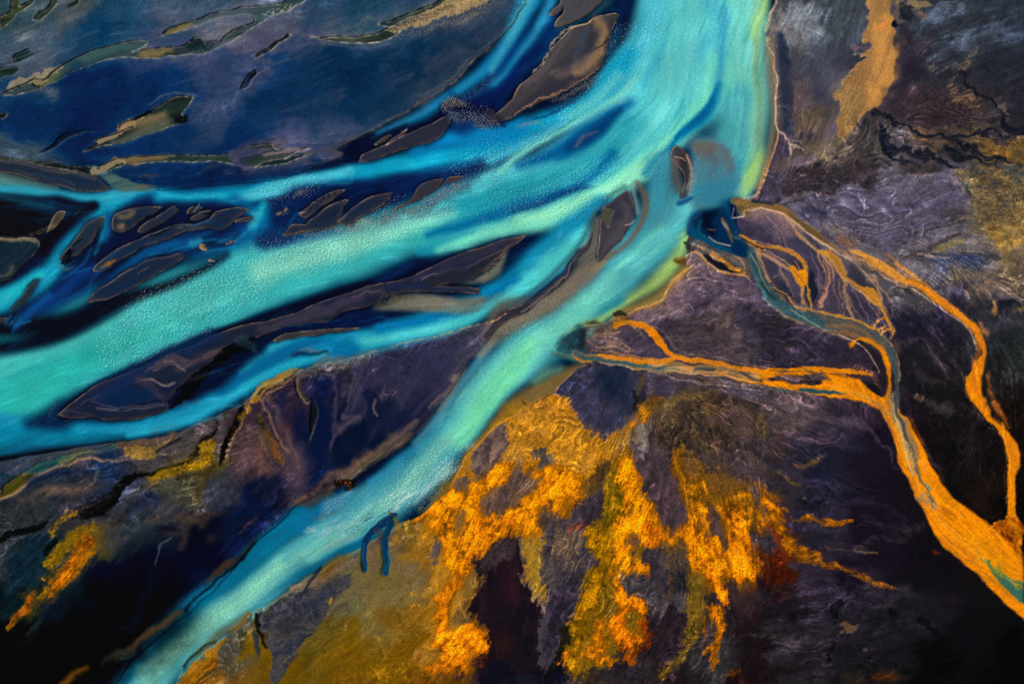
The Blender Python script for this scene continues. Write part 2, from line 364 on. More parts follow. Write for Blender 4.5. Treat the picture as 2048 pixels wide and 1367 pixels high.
# main turquoise body to the west
S("1020,380,80 900,420,100 760,470,120 620,520,130 480,570,140 330,625,150 180,680,165 40,735,180 -80,780,190", '30a8b0', f=26, warp=5)
S("860,450,60 740,480,80 600,530,90 460,580,100 320,630,120 170,690,120 40,740,140 -80,780,150", '44b8b0', f=30, warp=8)
S("400,640,20 250,680,50 150,730,70 60,780,90 -60,830,120", '2cb0a4', f=24, warp=8)
S("900,420,18 800,455,34 700,485,44 600,515,50 520,545,46", '6cccb8', f=18, warp=6)
S("1290,130,40 1260,200,34 1180,250,30 1120,290,30 1060,330,34 960,360,40 860,390,26", '58c8cc', f=14, warp=6)
S("1270,160,10 1240,190,14 1190,225,16 1120,260,12 1050,300,14 1000,340,10", '78d8c8', f=9, warp=4)
S("1260,205,14 1220,232,30 1180,262,44 1140,290,40 1090,312,26 1040,330,14", '0a5c90', f=14, warp=5)
S("1240,220,8 1210,248,24 1180,268,26 1140,292,14", '053a6c', f=11, warp=5)
S("1260,250,40 1200,310,50 1110,360,60 1010,390,60 900,420,30", '16889c', a=.6, f=24, warp=7)
S("1230,300,20 1180,350,16 1120,385,20 1060,405,22 1000,430,26 920,452,20 860,470,12", '0a6c98', f=10, warp=5)
S("1195,375,6 1160,375,10 1110,392,16 1070,412,14 1030,425,10", '054878', f=7, warp=3)
S("950,470,10 890,490,24 840,505,14", '1290a8', a=.8, f=12, warp=5)
S("1440,140,50 1430,180,50 1400,220,40 1370,260,40 1330,300,40 1270,345,44 1190,395,44 1100,435,44 1030,455,30 940,480,24 880,500,10", '74dcbc', f=14, warp=5)
S("1350,280,16 1300,325,30 1240,365,30 1180,395,30 1110,425,26 1040,440,20", '94ecc0', f=12, warp=4)
S("1400,110,30 1440,60,30 1420,0,40", '4cb4c4', a=.7, f=14, warp=7)
S("1450,20,10 1445,100,14 1440,150,16 1425,200,12", '3c9cb8', f=12, warp=4)
S("1438,170,10 1425,205,18 1400,240,26 1375,262,22 1350,285,14 1310,322,12 1290,345,8", '0c78a4', f=8, warp=3)
S("1432,180,6 1408,225,12 1384,250,10 1355,275,8", '075e8e', f=6, warp=2)
S("1290,10,6 1270,60,12 1250,110,10", '2a9cb8', a=.6, f=10, warp=6)
S("1345,30,8 1320,110,16 1290,170,10", '38a8c0', a=.6, f=10, warp=7)
# eastern branch
S("1480,210,90 1460,300,80 1420,380,90 1350,450,100 1270,520,90 1180,600,90 1080,680,100 1000,750,90 930,840,80 870,920,80 800,980,80 700,1050,90 600,1110,80 500,1190,80 400,1270,80 320,1340,90 240,1440,110", '4aa8ac', f=22, warp=5)
S("1320,330,50 1310,420,60 1260,500,60 1200,570,60", '3c94a4', f=20, warp=6)
S("1325,470,40 1270,525,36 1200,585,40 1130,640,44 1070,690,50 1010,750,60 960,810,50 900,880,30", '70d0b8', f=16, warp=5)
S("1060,690,30 1010,760,44 965,820,36 920,880,24", '74dca8', f=14, warp=5)
S("1520,-20,30 1517,100,22 1512,200,26 1508,300,26 1500,360,24", '86ccb0', f=14, warp=4)
S("1545,-30,14 1530,10,14 1518,40,16 1510,75,12", '9cc468', a=.8, f=12, warp=4)
S("1515,80,10 1512,140,14 1518,220,14 1515,300,10", '7a9c6c', a=.7, f=9, warp=4)
S("1535,60,10 1538,130,16 1545,200,12 1545,260,10 1528,330,10 1512,372,10", '7c7860', a=.9, f=8, warp=3)
S("1516,305,14 1498,352,22 1480,385,24", '98c478', a=.8, f=13, warp=4)
S("1395,395,30 1350,455,26 1300,500,20 1250,550,20", '58b8b8', f=14, warp=5)
S("1372,470,16 1362,505,20 1340,540,30 1300,575,24 1250,605,16 1200,635,16", 'a8c868', a=.9, f=12, warp=4)
S("1375,530,12 1350,565,20 1318,595,22 1280,612,16 1235,628,12", 'a8803c', a=.9, f=10, warp=3)
S("1240,600,16 1210,618,14 1190,635,12", '2c8894', a=.9, f=9, warp=3)
S("1200,640,14 1170,648,18 1140,670,20 1120,690,10", '9cb468', a=.7, f=9, warp=3)
# brown shallows on the east side lower down
S("1165,728,12 1110,765,40 1050,800,36 1000,845,22 960,890,16 925,940,14", '7c6034', a=.95, f=12, warp=3)
S("1120,735,12 1090,745,20 1070,760,14", '5c8c74', a=.8, f=10, warp=3)
S("1050,810,14 1010,845,14 965,880,12 935,920,10", 'b07c1c', a=.8, f=8, warp=3)
# middle channel
S("1200,420,60 1140,470,70 1090,520,70 1030,570,60 960,605,50 880,640,50 780,670,46 690,690,60 600,705,60 540,730,50 480,770,44 420,800,40 360,830,40 290,850,40 200,860,30 100,860,50 -40,860,80", '1c8cae', f=14, warp=4)
S("1170,470,40 1110,520,40 1050,570,36 980,610,26 900,645,24 800,668,20 690,690,14 620,700,10", '4cc4c0', f=14, warp=4)
S("1030,555,20 980,590,26 910,615,26 840,640,20 760,655,20", '0c6ea0', f=11, warp=4)
S("700,700,50 600,700,40 500,745,44 440,780,30", '055a8c', a=.8, f=14, warp=5)
S("660,705,10 570,735,16 510,765,16 450,800,16 390,830,16 340,850,16 260,868,12", '24a4bc', f=9, warp=3)
S("620,672,10 560,690,16 520,715,14 480,745,10", '2898b4', f=8, warp=4)
S("520,700,24 470,730,30 430,765,30 380,790,20", '01102c', f=14, warp=4)
S("560,655,20 640,650,24 720,640,30 775,610,20", '02163c', f=9, warp=3)
S("700,625,20 760,630,24", '02163c', f=8, warp=3)
S("-20,890,80 60,880,50 150,880,30 230,880,12", '046a86', a=.8, f=20, warp=4)
S("-20,925,24 60,912,14 150,898,12 220,888,10 260,884,6", '000a14', f=6, warp=2)
# dark deep margins
S("-40,660,40 60,650,50 150,640,40 230,600,30", '000a1c', f=18, warp=4)
S("-20,700,30 40,690,30 100,668,40 180,630,40 260,595,30 330,572,20 400,540,16 450,510,10", '000c20', f=13, warp=3)
S("130,480,30 90,520,10", '000c20', a=0)
S("120,830,60 90,838,40 60,845,20", '022040', f=16, warp=4)
S("130,828,26 150,806,20 200,772,14 250,746,16 300,722,14 360,695,14 410,674,14 500,642,12 560,622,14 640,596,14 720,570,14 800,552,14 840,540,10", '000c24', f=7, warp=1.5)
S("750,565,14 800,540,18 820,530,10", '012048', f=8, warp=2)
S("560,480,30 640,470,26 740,460,16 830,440,12 900,420,10", '054078', a=.9, f=12, warp=3)
S("560,445,30 600,400,50 700,395,70 790,385,60 860,360,40 910,345,30 960,330,20", '021c48', f=14, warp=4)
S("570,470,30 530,480,40", '022a58', f=14, warp=4)
S("420,430,60 300,450,60 230,500,30", '01143c', f=14, warp=4)
S("500,470,20 400,500,26 330,490,30 270,520,20", '075080', a=.9, f=12, warp=4)
S("440,455,10 370,480,16 310,500,20 240,545,16 200,590,10", '084c84', a=.8, f=9, warp=4)
S("505,425,10 505,440,14 500,450,10", '3c8ca0', a=.6, f=8)
S("215,430,16 212,460,18 205,480,14", '085c8c', f=9, warp=3)
S("200,540,20 150,560,30 110,600,30 60,630,14", '04306a', a=.9, f=14, warp=5)
S("100,590,16 60,625,14 30,650,16", '0a5090', a=.9, f=9, warp=4)
S("60,400,12 110,400,20 160,415,20 190,408,10", '020c24', f=9, warp=4)
S("0,392,10 50,402,12 100,408,12", '1c4c5c', a=.7, f=8, warp=4)
S("190,412,14 150,430,16 110,470,20 90,500,20", '000816', f=9, warp=3)
S("640,402,30 710,390,20 760,380,20", '02143a', f=9, warp=3)
S("840,345,10 900,335,16 960,320,12", '0a5488', a=.5, f=9)
S("760,308,30 700,335,20", '010a24', a=0)
S("745,268,12 720,285,20 700,310,24 720,320,10", '010c2a', f=6, warp=2)
S("810,250,8 770,270,16 745,285,18", '020e2c', f=6, warp=2)
S("900,230,26 960,215,50 1000,190,30 1040,140,20 1080,95,14", '02184a', a=.9, f=12, warp=5)
S("1230,30,20 1222,75,24 1215,110,14", '204c70', a=.9, f=10, warp=3)
S("1245,0,30 1230,30,20 1110,60,24 1060,130,24", '03204e', a=.8, f=11, warp=4)
S("1215,5,20 1180,35,20 1120,60,10", '34545c', a=.6, f=9, warp=4)
S("1240,60,12 1225,90,8", '1a3c60', a=.8, f=9)
# lower part of the eastern branch
S("600,1130,30 540,1175,26 500,1215,20 440,1270,16", '045c84', a=.9, f=9, warp=3)
S("760,1065,12 700,1095,16 640,1125,16 580,1160,14 512,1200,14", '0a5878', a=.9, f=7, warp=3)
S("600,1030,40 520,1100,44 440,1170,40 350,1240,44 290,1300,40 240,1350,40", '0a6c8c', a=.95, f=13, warp=3)
S("700,990,24 640,1020,34 600,1050,30", '146c94', a=.95, f=13, warp=4)
S("800,940,30 740,990,50 680,1050,50", '4494a4', a=.8, f=16, warp=5)
S("900,880,20 850,930,30 800,985,30 740,1030,30 660,1080,30 580,1130,40 500,1190,50 430,1240,50 370,1290,50 300,1350,60", '74b8a4', a=.8, f=16, warp=5)
S("560,1130,20 500,1180,22 440,1230,20 380,1280,18 320,1330,20", '7cc8a8', a=.8, f=11, warp=4)
S("270,1300,30 220,1340,36 180,1380,40", '011430', a=.8, f=12, warp=3)
S("900,800,20 860,870,20 800,920,20 740,965,16", '2c94b4', a=.7, f=9, warp=3)
S("985,680,14 950,730,20 915,780,18 880,830,16 830,885,14", '4a8c9c', a=.8, f=9, warp=3)
S("1000,650,20 985,680,16 960,710,8", '8c7c68', a=.9, f=9, warp=2)
S("920,750,8 905,785,8 880,820,8", '7c6c58', a=.6, f=7, warp=2)
S("650,1095,10 700,1075,10 720,1060,6", '7a8c84', a=.6, f=7, warp=3)
S("400,1310,12 440,1270,16 500,1225,12", '70603c', a=.7, f=8, warp=3)
S("900,425,20 800,455,40 700,482,50 600,512,44 520,540,30", '88d8bc', a=.7, f=16)  # bright sparkle band of the main channel, painted into the water colour
S("640,560,20 500,600,30 380,650,30 300,690,20", '3cb8b4', a=.6, f=18)
# shoals of drowned silt
P("990,615 1030,600 1080,590 1130,550 1160,510 1195,470 1215,480 1215,520 1180,560 1140,590 1090,620 1040,650 1000,680 975,670", '5e5850', f=16, warp=5, gloss=.8)
S("1200,520,20 1160,555,30 1120,585,30 1060,625,30 1010,660,20", '7c6c5c', a=.8, f=11, warp=4)
S("1250,560,40 1200,590,10", '4c9ca4', a=.6, f=18)
P("1178,425 1200,420 1206,440 1200,480 1195,520 1165,530 1150,520 1170,480", '5c5850', f=8, warp=3)
P("1385,290 1410,282 1435,284 1458,300 1470,330 1474,360 1460,400 1430,420 1400,420 1390,400 1395,360 1388,320", '4c7c8c', f=16, warp=4)
S("1275,365,10 1290,390,14 1292,420,14 1278,455,12 1262,480,10 1240,500,10 1200,525,14", '6c5c50', a=.9, f=7, warp=3)
S("1265,372,8 1272,400,10 1276,420,10", '7c9c98', a=.8, f=6, warp=3)
S("1250,372,8 1215,395,8 1195,420,8 1180,445,12 1155,490,10 1120,530,8 1085,565,8 1045,598,8 1010,620,6", '2c4c58', a=.7, f=7, warp=2)
P("900,590 960,592 975,600 960,612 930,617 860,622 800,622 745,618 768,605 800,592 850,588", '6a665c', f=8, warp=3)
P("920,545 960,548 990,520 1010,500 1030,480 1020,510 1000,545 960,565 930,570 905,566", '6c6c60', a=.9, f=7, warp=4)
S("895,615,14 960,605,16 1000,590,10", '5c7470', a=.6, f=10, warp=4)
# delta bay of clear dark water
P("1380,445 1400,425 1430,405 1462,400 1475,415 1480,440 1475,470 1490,500 1460,498 1430,495 1400,480 1382,470", '052848', f=10, warp=4)
S("1395,435,20 1400,460,20 1420,480,20 1450,490,16", '04386a', a=.8, f=10, warp=3)
S("1410,465,6 1430,485,6 1460,495,6", '2c6c7c', a=.7, f=5, warp=2)
P("1110,700 1125,672 1150,655 1170,655 1165,690 1172,712 1150,722 1120,712", '0e4858', f=7, warp=3)
S("1160,655,20 1150,680,24 1160,705,20", '0a3c4c', a=.8, f=7, warp=3)
S("1105,705,6 1130,712,10 1165,722,6", '4c6c5c', a=.7, f=5)
# riffled water
for q in ("980,295,60 900,330,40 860,345,20", "870,420,60 760,450,80 640,490,90 540,530,100 440,580,110 330,640,120 240,690,80", "1290,60,90 1230,150,80 1150,220,40 1080,300,40 1000,350,60",
          "1240,300,60 1120,370,50 960,440,60", "940,900,60 860,940,90 790,1000,80 700,1050,50", "560,1140,30 480,1200,30 400,1270,30 330,1330,30", "640,370,30 560,380,30", "1100,420,40 1180,380,40",
          "1400,220,40 1330,290,40", "1130,590,40 1040,640,50 960,760,40", "930,570,30 1000,530,30"):
    S(q, chop=.7, f=60, warp=14)
for q in ("800,440,30 700,475,34 600,515,40", "880,390,30 960,345,30 1010,310,30", "900,930,30 860,960,50 800,995,50"):
    S(q, chop=1.0, f=40, warp=10)
SOFT[0] = False
ws = (F['water'] > .5)
streaks = (1 + (0.018 * N['l'] * patchy + 0.04 * N['k'] * patchy + .03 * N['b']) * ws)[..., None]
COL *= streaks; np.clip(COL, 0, 1, out=COL)
print('river', time.time() - T0)
# ------------------------------------------------------------------ sandbars: outline, two silt colours, rim colour, description
BARS = []
OWN = np.zeros((NY, NX), np.int16)
def bar(s, c1, c2, rim, label, halo=True, fringe=7):
    if halo:
        m, box = poly_mask(s, f=fringe * 2.4, warp=1.5); i0, i1, j0, j1 = box
        m = smooth(m, 0.0, 0.62)
        put(m * F['water'][i0:i1, j0:j1], box, '00061a', .85)
    m, box = poly_mask(s, f=.9, warp=1.0)
    i0, i1, j0, j1 = box
    put(m, box, c1, 1, ('k', c2), water=0, rough=.1, gloss=.3, chop=0)
    vv = COL[i0:i1, j0:j1]; vv *= 1 - .22 * m[..., None]
    # wet blue-black heart, browner drier skirt, pale lip of fines at the waterline
    core = smooth(blur(m, 6), .5, .95) * m
    v = COL[i0:i1, j0:j1]; dark = v * np.array([.55, .80, 1.0], np.float32)
    v += (dark - v) * (core * (.85 if box[2] < 900 / STEP else .3))[..., None]
    skirt = m * (1 - core) * smooth(N['k'][i0:i1, j0:j1] + .4 * N['g'][i0:i1, j0:j1], -1.2, 1.2) * .24
    v += (hexc(rim) * .72 - v) * skirt[..., None]
    inner = blur(m, 1.5)
    rimm = m * smooth(1 - inner, 0.14, 0.40) * (.30 + .70 * smooth(.6 * N['m'][i0:i1, j0:j1] + 1.0 * N['g'][i0:i1, j0:j1], -0.8, 0.9))
    put(rimm, box, rim, 1.0)
    grow = blur(m, 5) > 0.04
    BARS.append(label); v = OWN[i0:i1, j0:j1]; v[grow] = len(BARS)
bar("-60,312 0,316 50,322 100,333 150,345 188,352 200,358 208,368 225,380 200,384 160,382 110,370 60,356 20,346 -60,340", '4a4a50', '2e4258', 'a08c70', 'grey silt bar at the left edge, just above the thin upper turquoise channel', fringe=2)
bar("-80,478 0,478 40,477 68,475 78,486 72,502 60,517 45,531 25,551 12,562 -80,580", '24363e', '3a4444', 'b09474', 'dark sandbar cut by the left edge, with a pale tan band along its top shore')
bar("97,452 115,426 131,424 125,436 106,456 90,466", '8a7250', '5c4c3c', 'b09470', 'small rubbly tan gravel bar in black water above the dark sandbar at the left edge', fringe=3)
bar("208,433 205,446 195,461 185,481 170,497 157,511 140,512 120,520 118,514 125,507 145,486 160,466 172,450 185,442 200,434", '44444c', '3a3c48', '84705e', 'grey feather-shaped sandbar with a black notch in its lower end')
bar("322,414 308,426 290,436 275,446 262,456 245,463 228,462 223,450 228,430 240,422 262,417 290,414", '343c4c', '3c3e48', '9c8060', 'teardrop sandbar with two orange-tan stains, just below the upper turquoise channel')
bar("350,413 359,421 345,431 325,443 300,457 285,467 274,464 280,455 300,440 325,425 340,415", '40404c', '38384a', '84705e', 'straight grey finger-shaped sandbar just right of the teardrop bar with orange stains')
bar("375,420 385,414 404,415 398,422 380,428 373,427", '54464c', '4a4048', '7c6858', 'tiny brownish sandbar, the smallest one above the long snaking sandbar', fringe=4)
bar("378,443 385,434 400,425 424,421 420,428 405,436 385,444", '3c4250', '34384a', '7c6858', 'small slim sandbar lying against the upper side of the long snaking sandbar', fringe=4)
bar("190,543 189,533 205,520 225,505 250,490 285,475 310,463 335,453 360,448 385,450 410,442 425,433 432,425 450,419 475,415 492,418 496,423 485,428 475,436 465,446 455,455 440,460 420,456 400,458 370,464 340,475 310,484 280,496 255,510 235,525 210,540", '2e3a50', '3a3c4e', '9a7c64', 'long snaking dark sandbar with an orange stain near its lower left tip')
bar("470,446 476,440 500,434 504,437 490,444", '44424e', '3a3a48', '94785e', 'thin sliver of sand off the right end of the long snaking sandbar', fringe=3)
bar("171,599 180,590 195,578 215,567 240,550 270,532 295,520 330,512 355,508 373,508 365,518 345,530 320,545 290,562 255,580 225,593 195,600 178,602", '2a3a54', '3a3a4c', '9a7c68', 'large leaf-shaped sandbar touching the upper edge of the widest turquoise channel')
bar("83,557 75,572 62,590 50,605 35,618 23,625 28,612 40,595 55,577 70,565", '24424e', '2c3e48', '5c685e', 'narrow teal-grey sliver bar at lower left of the dark braids', fringe=4)
bar("-40,634 0,636 16,637 14,642 5,646 -40,650", '383238', '30303c', '7c6454', 'scrap of brown sand cut by the left edge just above the widest turquoise channel', fringe=3)
bar("600,431 603,424 616,414 625,405 640,395 655,388 672,380 691,378 680,388 668,398 655,408 640,413 632,421 620,430 610,435", '54484c', '44404c', '9c8468', 'broken rubbly sandbar, uppermost left of the group inside the turquoise fork', fringe=5)
bar("564,470 575,456 585,449 612,448 622,438 640,424 665,410 690,400 698,401 689,412 683,425 676,440 672,452 640,457 605,463 575,471", '3e3e4c', '34364a', 'a08468', 'sandbar with a shark-fin point and long flat base, left of the leaf-shaped bar')
bar("675,443 690,430 715,410 740,395 770,387 784,385 778,398 765,410 750,419 730,430 706,440 725,440 705,448 690,450", '40404c', '303450', 'a0806a', 'smooth leaf-shaped sandbar with a pointed tip, midway inside the turquoise fork')
bar("782,421 800,410 818,400 828,386 840,371 860,360 886,357 885,365 875,376 860,386 840,396 815,408 795,418", '464048', '3a3a4a', '94785e', 'thin ragged sandbar, rightmost large bar inside the turquoise fork', fringe=5)
bar("889,366 895,356 908,353 925,352 915,360 900,366", '5a4a48', '4a4248', '8c745e', 'tiny brown bar at the upper right tip of the turquoise fork', fringe=3)
bar("1054,471 1024,475 980,489 930,504 880,524 840,544 800,559 760,566 720,578 680,590 640,604 590,625 540,638 512,645 450,660 400,684 350,705 290,730 240,750 200,765 160,793 140,808 118,828 140,836 180,834 220,839 260,839 300,833 328,822 337,812 334,800 345,790 352,775 365,765 385,748 410,730 430,715 447,695 465,686 512,675 560,656 600,650 640,643 655,645 668,634 690,622 712,616 735,610 760,604 770,597 800,585 850,582 900,584 950,587 957,580 950,576 900,573 860,571 905,566 940,560 962,545 990,530 1000,515 1015,500 1032,490", '302e46', '3c3440', '8c7264', 'very long sandbar along the lower side of the widest turquoise channel', fringe=5)
bar("545,681 570,668 620,660 680,656 722,655 700,660 650,666 600,673 560,683", '4c4448', '3a3840', '90745e', 'thin low gravel strip just under the very long sandbar', fringe=4)
bar("1098,31 1105,18 1120,4 1125,-40 1215,-40 1203,0 1195,12 1180,25 1165,35 1140,48 1112,56 1110,46 1125,30 1127,14 1118,26 1105,33", '5c564e', '545460', 'a09070', 'grey-tan forked sandbar cut by the top edge of the photo', fringe=4)
bar("1238,30 1232,40 1225,55 1218,70 1212,85 1210,100 1210,115 1205,130 1195,140 1180,150 1165,160 1145,172 1120,185 1110,192 1090,200 1060,213 1030,227 1010,238 985,246 984,236 1005,215 1024,200 1030,188 1040,170 1055,158 1075,142 1090,122 1097,105 1110,90 1125,75 1145,57 1170,46 1190,36 1210,30 1228,27", '3c3a4a', '504a4c', 'b09878', 'big spindle-shaped sandbar with a tan crest, beside the rapids near the top')
bar("719,325 725,312 745,300 765,290 785,281 810,270 840,258 870,245 885,235 898,230 900,241 893,256 880,271 855,286 820,296 790,304 760,315 740,323", '303a54', '3c3e54', '94806e', 'smooth bluish sandbar hugging the dark upper bank, left of the rapids')
bar("768,292 778,281 795,269 813,257 808,266 790,281", '4c4a54', '3c4050', 'b0947c', 'tiny sliver bar lying on the back of the smooth bluish sandbar', fringe=3)
bar("748,287 760,277 775,270 782,272 770,280 755,289", '5c5448', '44404c', 'a08c68', 'scrap of yellowish gravel in black water left of the tiny sliver bar', fringe=3)
bar("1253,381 1262,394 1268,412 1268,430 1262,446 1255,461 1245,476 1232,490 1215,506 1198,519 1194,506 1198,490 1200,465 1201,445 1204,430 1208,413 1225,400 1240,388", '3a3850', '46424e', '94867c', 'purple-grey island with an olive pool in its left side', fringe=2)
bar("1342,318 1343,305 1346,297 1353,291 1362,294 1372,305 1378,320 1384,340 1388,354 1385,367 1380,382 1372,393 1361,399 1365,385 1369,366 1367,347 1360,336 1350,326", '4a4248', '2c2a38', 'b0907c', 'small dark crescent island with rippled right flank, next to the brown drowned shoal', fringe=3)
bar("1431,419 1438,424 1444,436 1450,446 1446,452 1453,462 1460,472 1463,483 1456,487 1443,480 1433,468 1431,452 1434,445 1441,448 1436,434", '5c5050', '4c444c', '9c8c80', 'small pinkish gravel bar in the dark blue bay at the stream mouth', fringe=2)
bar("990,232 986,222 976,218 972,226 978,236 985,242", '54484c', '3c3848', 'a08870', 'tiny gravel bar beside the speckled rapids, left of the big spindle-shaped sandbar', fringe=3)
bar("870,700 960,650", '000000', '000000', '000000', 'x') if 0 else None

# ---- marks on the bars
S("240,428,12 262,424,14 272,422,8", '7c6444', a=.7, f=6, warp=3)
P("233,448 244,442 248,450 240,458 232,456", '8a6c48', a=.8, f=5, warp=2)
S("205,532,5 218,527,7 232,522,4", '9c6420', a=.85, f=3, warp=2)
P("140,512 145,504 142,498 136,500 128,510 120,522 118,528 135,527 146,516", '000610', f=2, brk=('s', .5), sharp=.2, water=1, rough=0)
S("0,482,8 40,480,10 70,480,8", '9a8260', a=.7, f=5, warp=3, rise=.3, rough=1)
S("0,555,6 20,548,8 30,536,8", '6c6450', a=.6, f=5, warp=4)
# big spindle bar
S("1195,45,16 1205,80,16 1200,110,24 1180,130,20 1150,140,14", '7c6850', a=.85, f=9, warp=5, rise=.4)
S("1175,60,10 1165,90,12 1150,115,8", '2a3a54', a=.9, f=6, warp=3)
S("1215,82,3 1200,95,3 1180,105,4 1160,115,2", '2a2a34', f=2, warp=3, brk=('s', .5), rise=-.5)
S("1185,110,20 1150,135,20 1120,150,10 1100,155,4", '7a6458', a=.5, f=9, warp=5)
S("1050,170,14 1080,150,12 1110,110,10 1140,75,8", '4c4654', a=.8, f=8, warp=4)
S("1130,170,20 1060,205,16 1010,225,8", '26283c', a=.8, f=8, warp=4)
S("1190,146,3 1170,158,4 1130,180,4 1090,196,3 1050,212,3 1010,230,2", '8c6c5c', a=.8, f=2, warp=3, brk=('s', .8))
S("1060,150,2 1080,130,3 1100,95,3 1130,68,3 1180,42,3", 'b09878', a=.7, f=2, warp=3, brk=('m', .6))
# long lower bar
S("1020,482,8 960,510,20 890,535,16 830,560,10", '24264a', a=.7, f=9, warp=4)
S("760,580,10 700,600,20 600,635,20 520,655,14", '443a48', a=.7, f=9, warp=4)
S("770,572,8 830,572,10 900,579,9 948,581,6", '1a2246', a=.9, f=4, warp=2)
P("765,582 800,588 840,590 800,600 772,612 745,620 760,600", '3c3834', a=.8, f=6, warp=3)
S("430,670,20 340,710,24 260,750,30 200,790,30", '16264a', a=.9, f=12, warp=4)
S("300,735,10 350,725,16 400,715,14 440,700,10", '4c3c44', a=.8, f=7, warp=4, brk=('f', .5))
S("290,758,3 310,758,3 335,766,4 350,762,3", '84706c', a=.8, f=2, warp=2)
S("310,742,3 335,732,3 352,730,3 375,737,3", '84706c', a=.7, f=2, warp=2)
S("280,750,14 310,775,24 330,790,14", '3c3244', a=.7, f=8, warp=4)
S("250,780,30 230,800,30 300,790,30", '0a2448', a=.7, f=14, warp=4)
S("190,815,4 240,818,5 300,816,3 330,806,2", '6c5c64', a=.7, f=3, warp=2)
S("240,818,5 290,808,6 330,795,4", '10142c', a=.8, f=3, warp=2)
S("860,545,3 850,560,4 842,563,3", '101c38', a=.8, f=2)
# dark wet reach beside its lower right side
P("350,800 360,785 365,770 385,752 410,733 430,716 445,696 465,686 500,676 512,680 500,700 470,710 440,735 420,755 400,775 375,795 350,812 338,812", '020510', f=5, warp=3, brk=('f', .4), sharp=.3)
S("370,760,6 400,755,8 430,745,5", '4c4438', a=.7, f=3, brk=('s', .9), tex=('w', .6, .3))
S("360,735,14 400,715,20 440,700,12", '5a4a48', a=.8, f=6, tex=('w', .3, .4), rise=.4)
# bar with prongs, rubble and ragged patches
S("610,425,14 640,402,12 670,388,8", '14142c', a=.8, f=3, tex=('t', .2, .4))
S("588,395,8 602,388,10 615,385,6", '9c8058', a=.8, f=3, tex=('w', .4, .3))
S("555,430,8 575,425,8 570,415,8", '9c8050', a=.6, f=3, tex=('w', .6, .3))
S("846,382,10 860,370,12 875,363,6", '34384c', a=.8, f=4, tex=('w', .1, .4))
# gold sun sparkle painted along the main channel's edge, then patches of gravel
S("565,473,5 620,465,7 680,458,9 740,445,14 790,430,18 850,410,26 900,385,26 930,365,16", 'b09060', a=.85, f=8, warp=4, tex=('w', .75, .35), chop=1)
S("740,440,12 820,418,24 890,390,30 950,350,24", '02204c', a=.5, f=10, warp=4)
S("700,455,4 790,428,12 870,400,16 920,372,12", 'b89868', a=.8, f=8, warp=4, tex=('w', .9, .3))
S("395,478,6 420,492,12 440,485,8 470,478,6", '6c6454', a=.8, f=4, tex=('w', .4, .4))
S("370,510,10 410,495,14 450,485,10 480,468,8", '02163a', a=.8, f=7, warp=3)
S("385,490,16 400,485,12", '2c94b0', a=.8, f=6, warp=3)
P("398,492 405,490 412,497 415,504 405,502", '8c7448', f=2, brk=('s', .8), rise=.4, water=.0)
P("455,484 463,478 472,480 462,484", '5c4c44', f=2, brk=('s', .8), water=0)
S("60,468,8 80,462,10 100,450,8", '8c7450', a=.7, f=3, tex=('w', .8, .3))
S("110,525,6 130,538,8 150,535,5", '4c6c70', a=.6, f=4, tex=('l', .4, .4))
S("10,650,6 30,648,8 60,640,6 95,632,3", '4c4c54', a=.6, f=4, tex=('w', .6, .4))
S("20,655,10 30,640,12 26,660,8", '1c5c94', a=.7, f=6, warp=5, tex=('l', .0, .6))
# rapids: rubble and foam, with pale sun sparkle painted in
S("895,220,20 915,205,30 940,215,40 965,225,30 985,235,20", '010a2c', a=.8, f=12, warp=6, chop=1.2)
S("893,215,14 905,205,20 925,200,16 935,205,10", '9c8c78', a=.9, f=6, warp=4, tex=('w', .5, .35), rough=.5)
S("905,230,20 930,235,24 960,235,24 985,240,14", '8c9498', a=.8, f=8, warp=4, tex=('w', .8, .35), chop=1.2)
S("955,245,14 975,250,12", '8c7058', a=.8, f=5, tex=('w', .7, .35))
S("985,155,24 960,180,24 930,190,20", '6ca8c0', a=.5, f=10, tex=('w', .8, .4))
S("1035,252,10 1055,248,10 1078,245,6", '9c7c68', a=.8, f=5, tex=('w', .4, .35))
S("1065,240,4 1110,222,6 1150,205,5", '04386c', a=.8, f=4, warp=3)
S("1100,200,6 1140,190,10 1180,165,12 1195,155,6", 'b0a484', a=.6, f=6, warp=3, tex=('w', .3, .4), chop=1.2)
S("1155,290,8 1165,280,10 1200,262,5", '9c8078', a=.8, f=5, warp=3, tex=('w', .4, .35))
S("1235,205,6 1255,200,6 1262,196,4", 'a09c98', a=.6, f=5, tex=('w', .3, .35))
# middle channel rocks and sunken gravel
S("600,702,6 620,700,10 645,706,6", '8c7868', a=.8, f=4, warp=2, tex=('w', .2, .4))
S("590,706,10 620,708,10 660,706,8", '011030', a=.7, f=6, warp=3)
S("575,716,6 600,698,6 625,695,5", '54747c', a=.6, f=4, tex=('w', .5, .4))
S("790,600,18 850,602,22 900,606,14", 'a89468', a=.7, f=8, tex=('w', .8, .35), chop=1)
S("770,598,10 775,590,12 768,604,8", '06182c', a=.8, f=4, tex=('t', .0, .4))
S("965,560,10 985,535,20 1000,520,14 1015,500,8", 'a89468', a=.7, f=5, tex=('w', .7, .35))
S("975,545,8 998,520,10", '141c34', a=.7, f=4, tex=('t', .3, .4))
S("480,680,24 505,690,16 512,700,10", '3c5c6c', a=.7, f=6, tex=('w', .5, .4))
S("370,810,10 390,800,8 400,798,6", '4c5c64', a=.6, f=4, tex=('w', .7, .3))
S("100,832,6 110,810,8 120,805,5", '5c6470', a=.6, f=4, tex=('w', .5, .4))
S("100,840,6 130,842,6 150,850,4", '3c6470', a=.6, f=4, tex=('l', .4, .4))
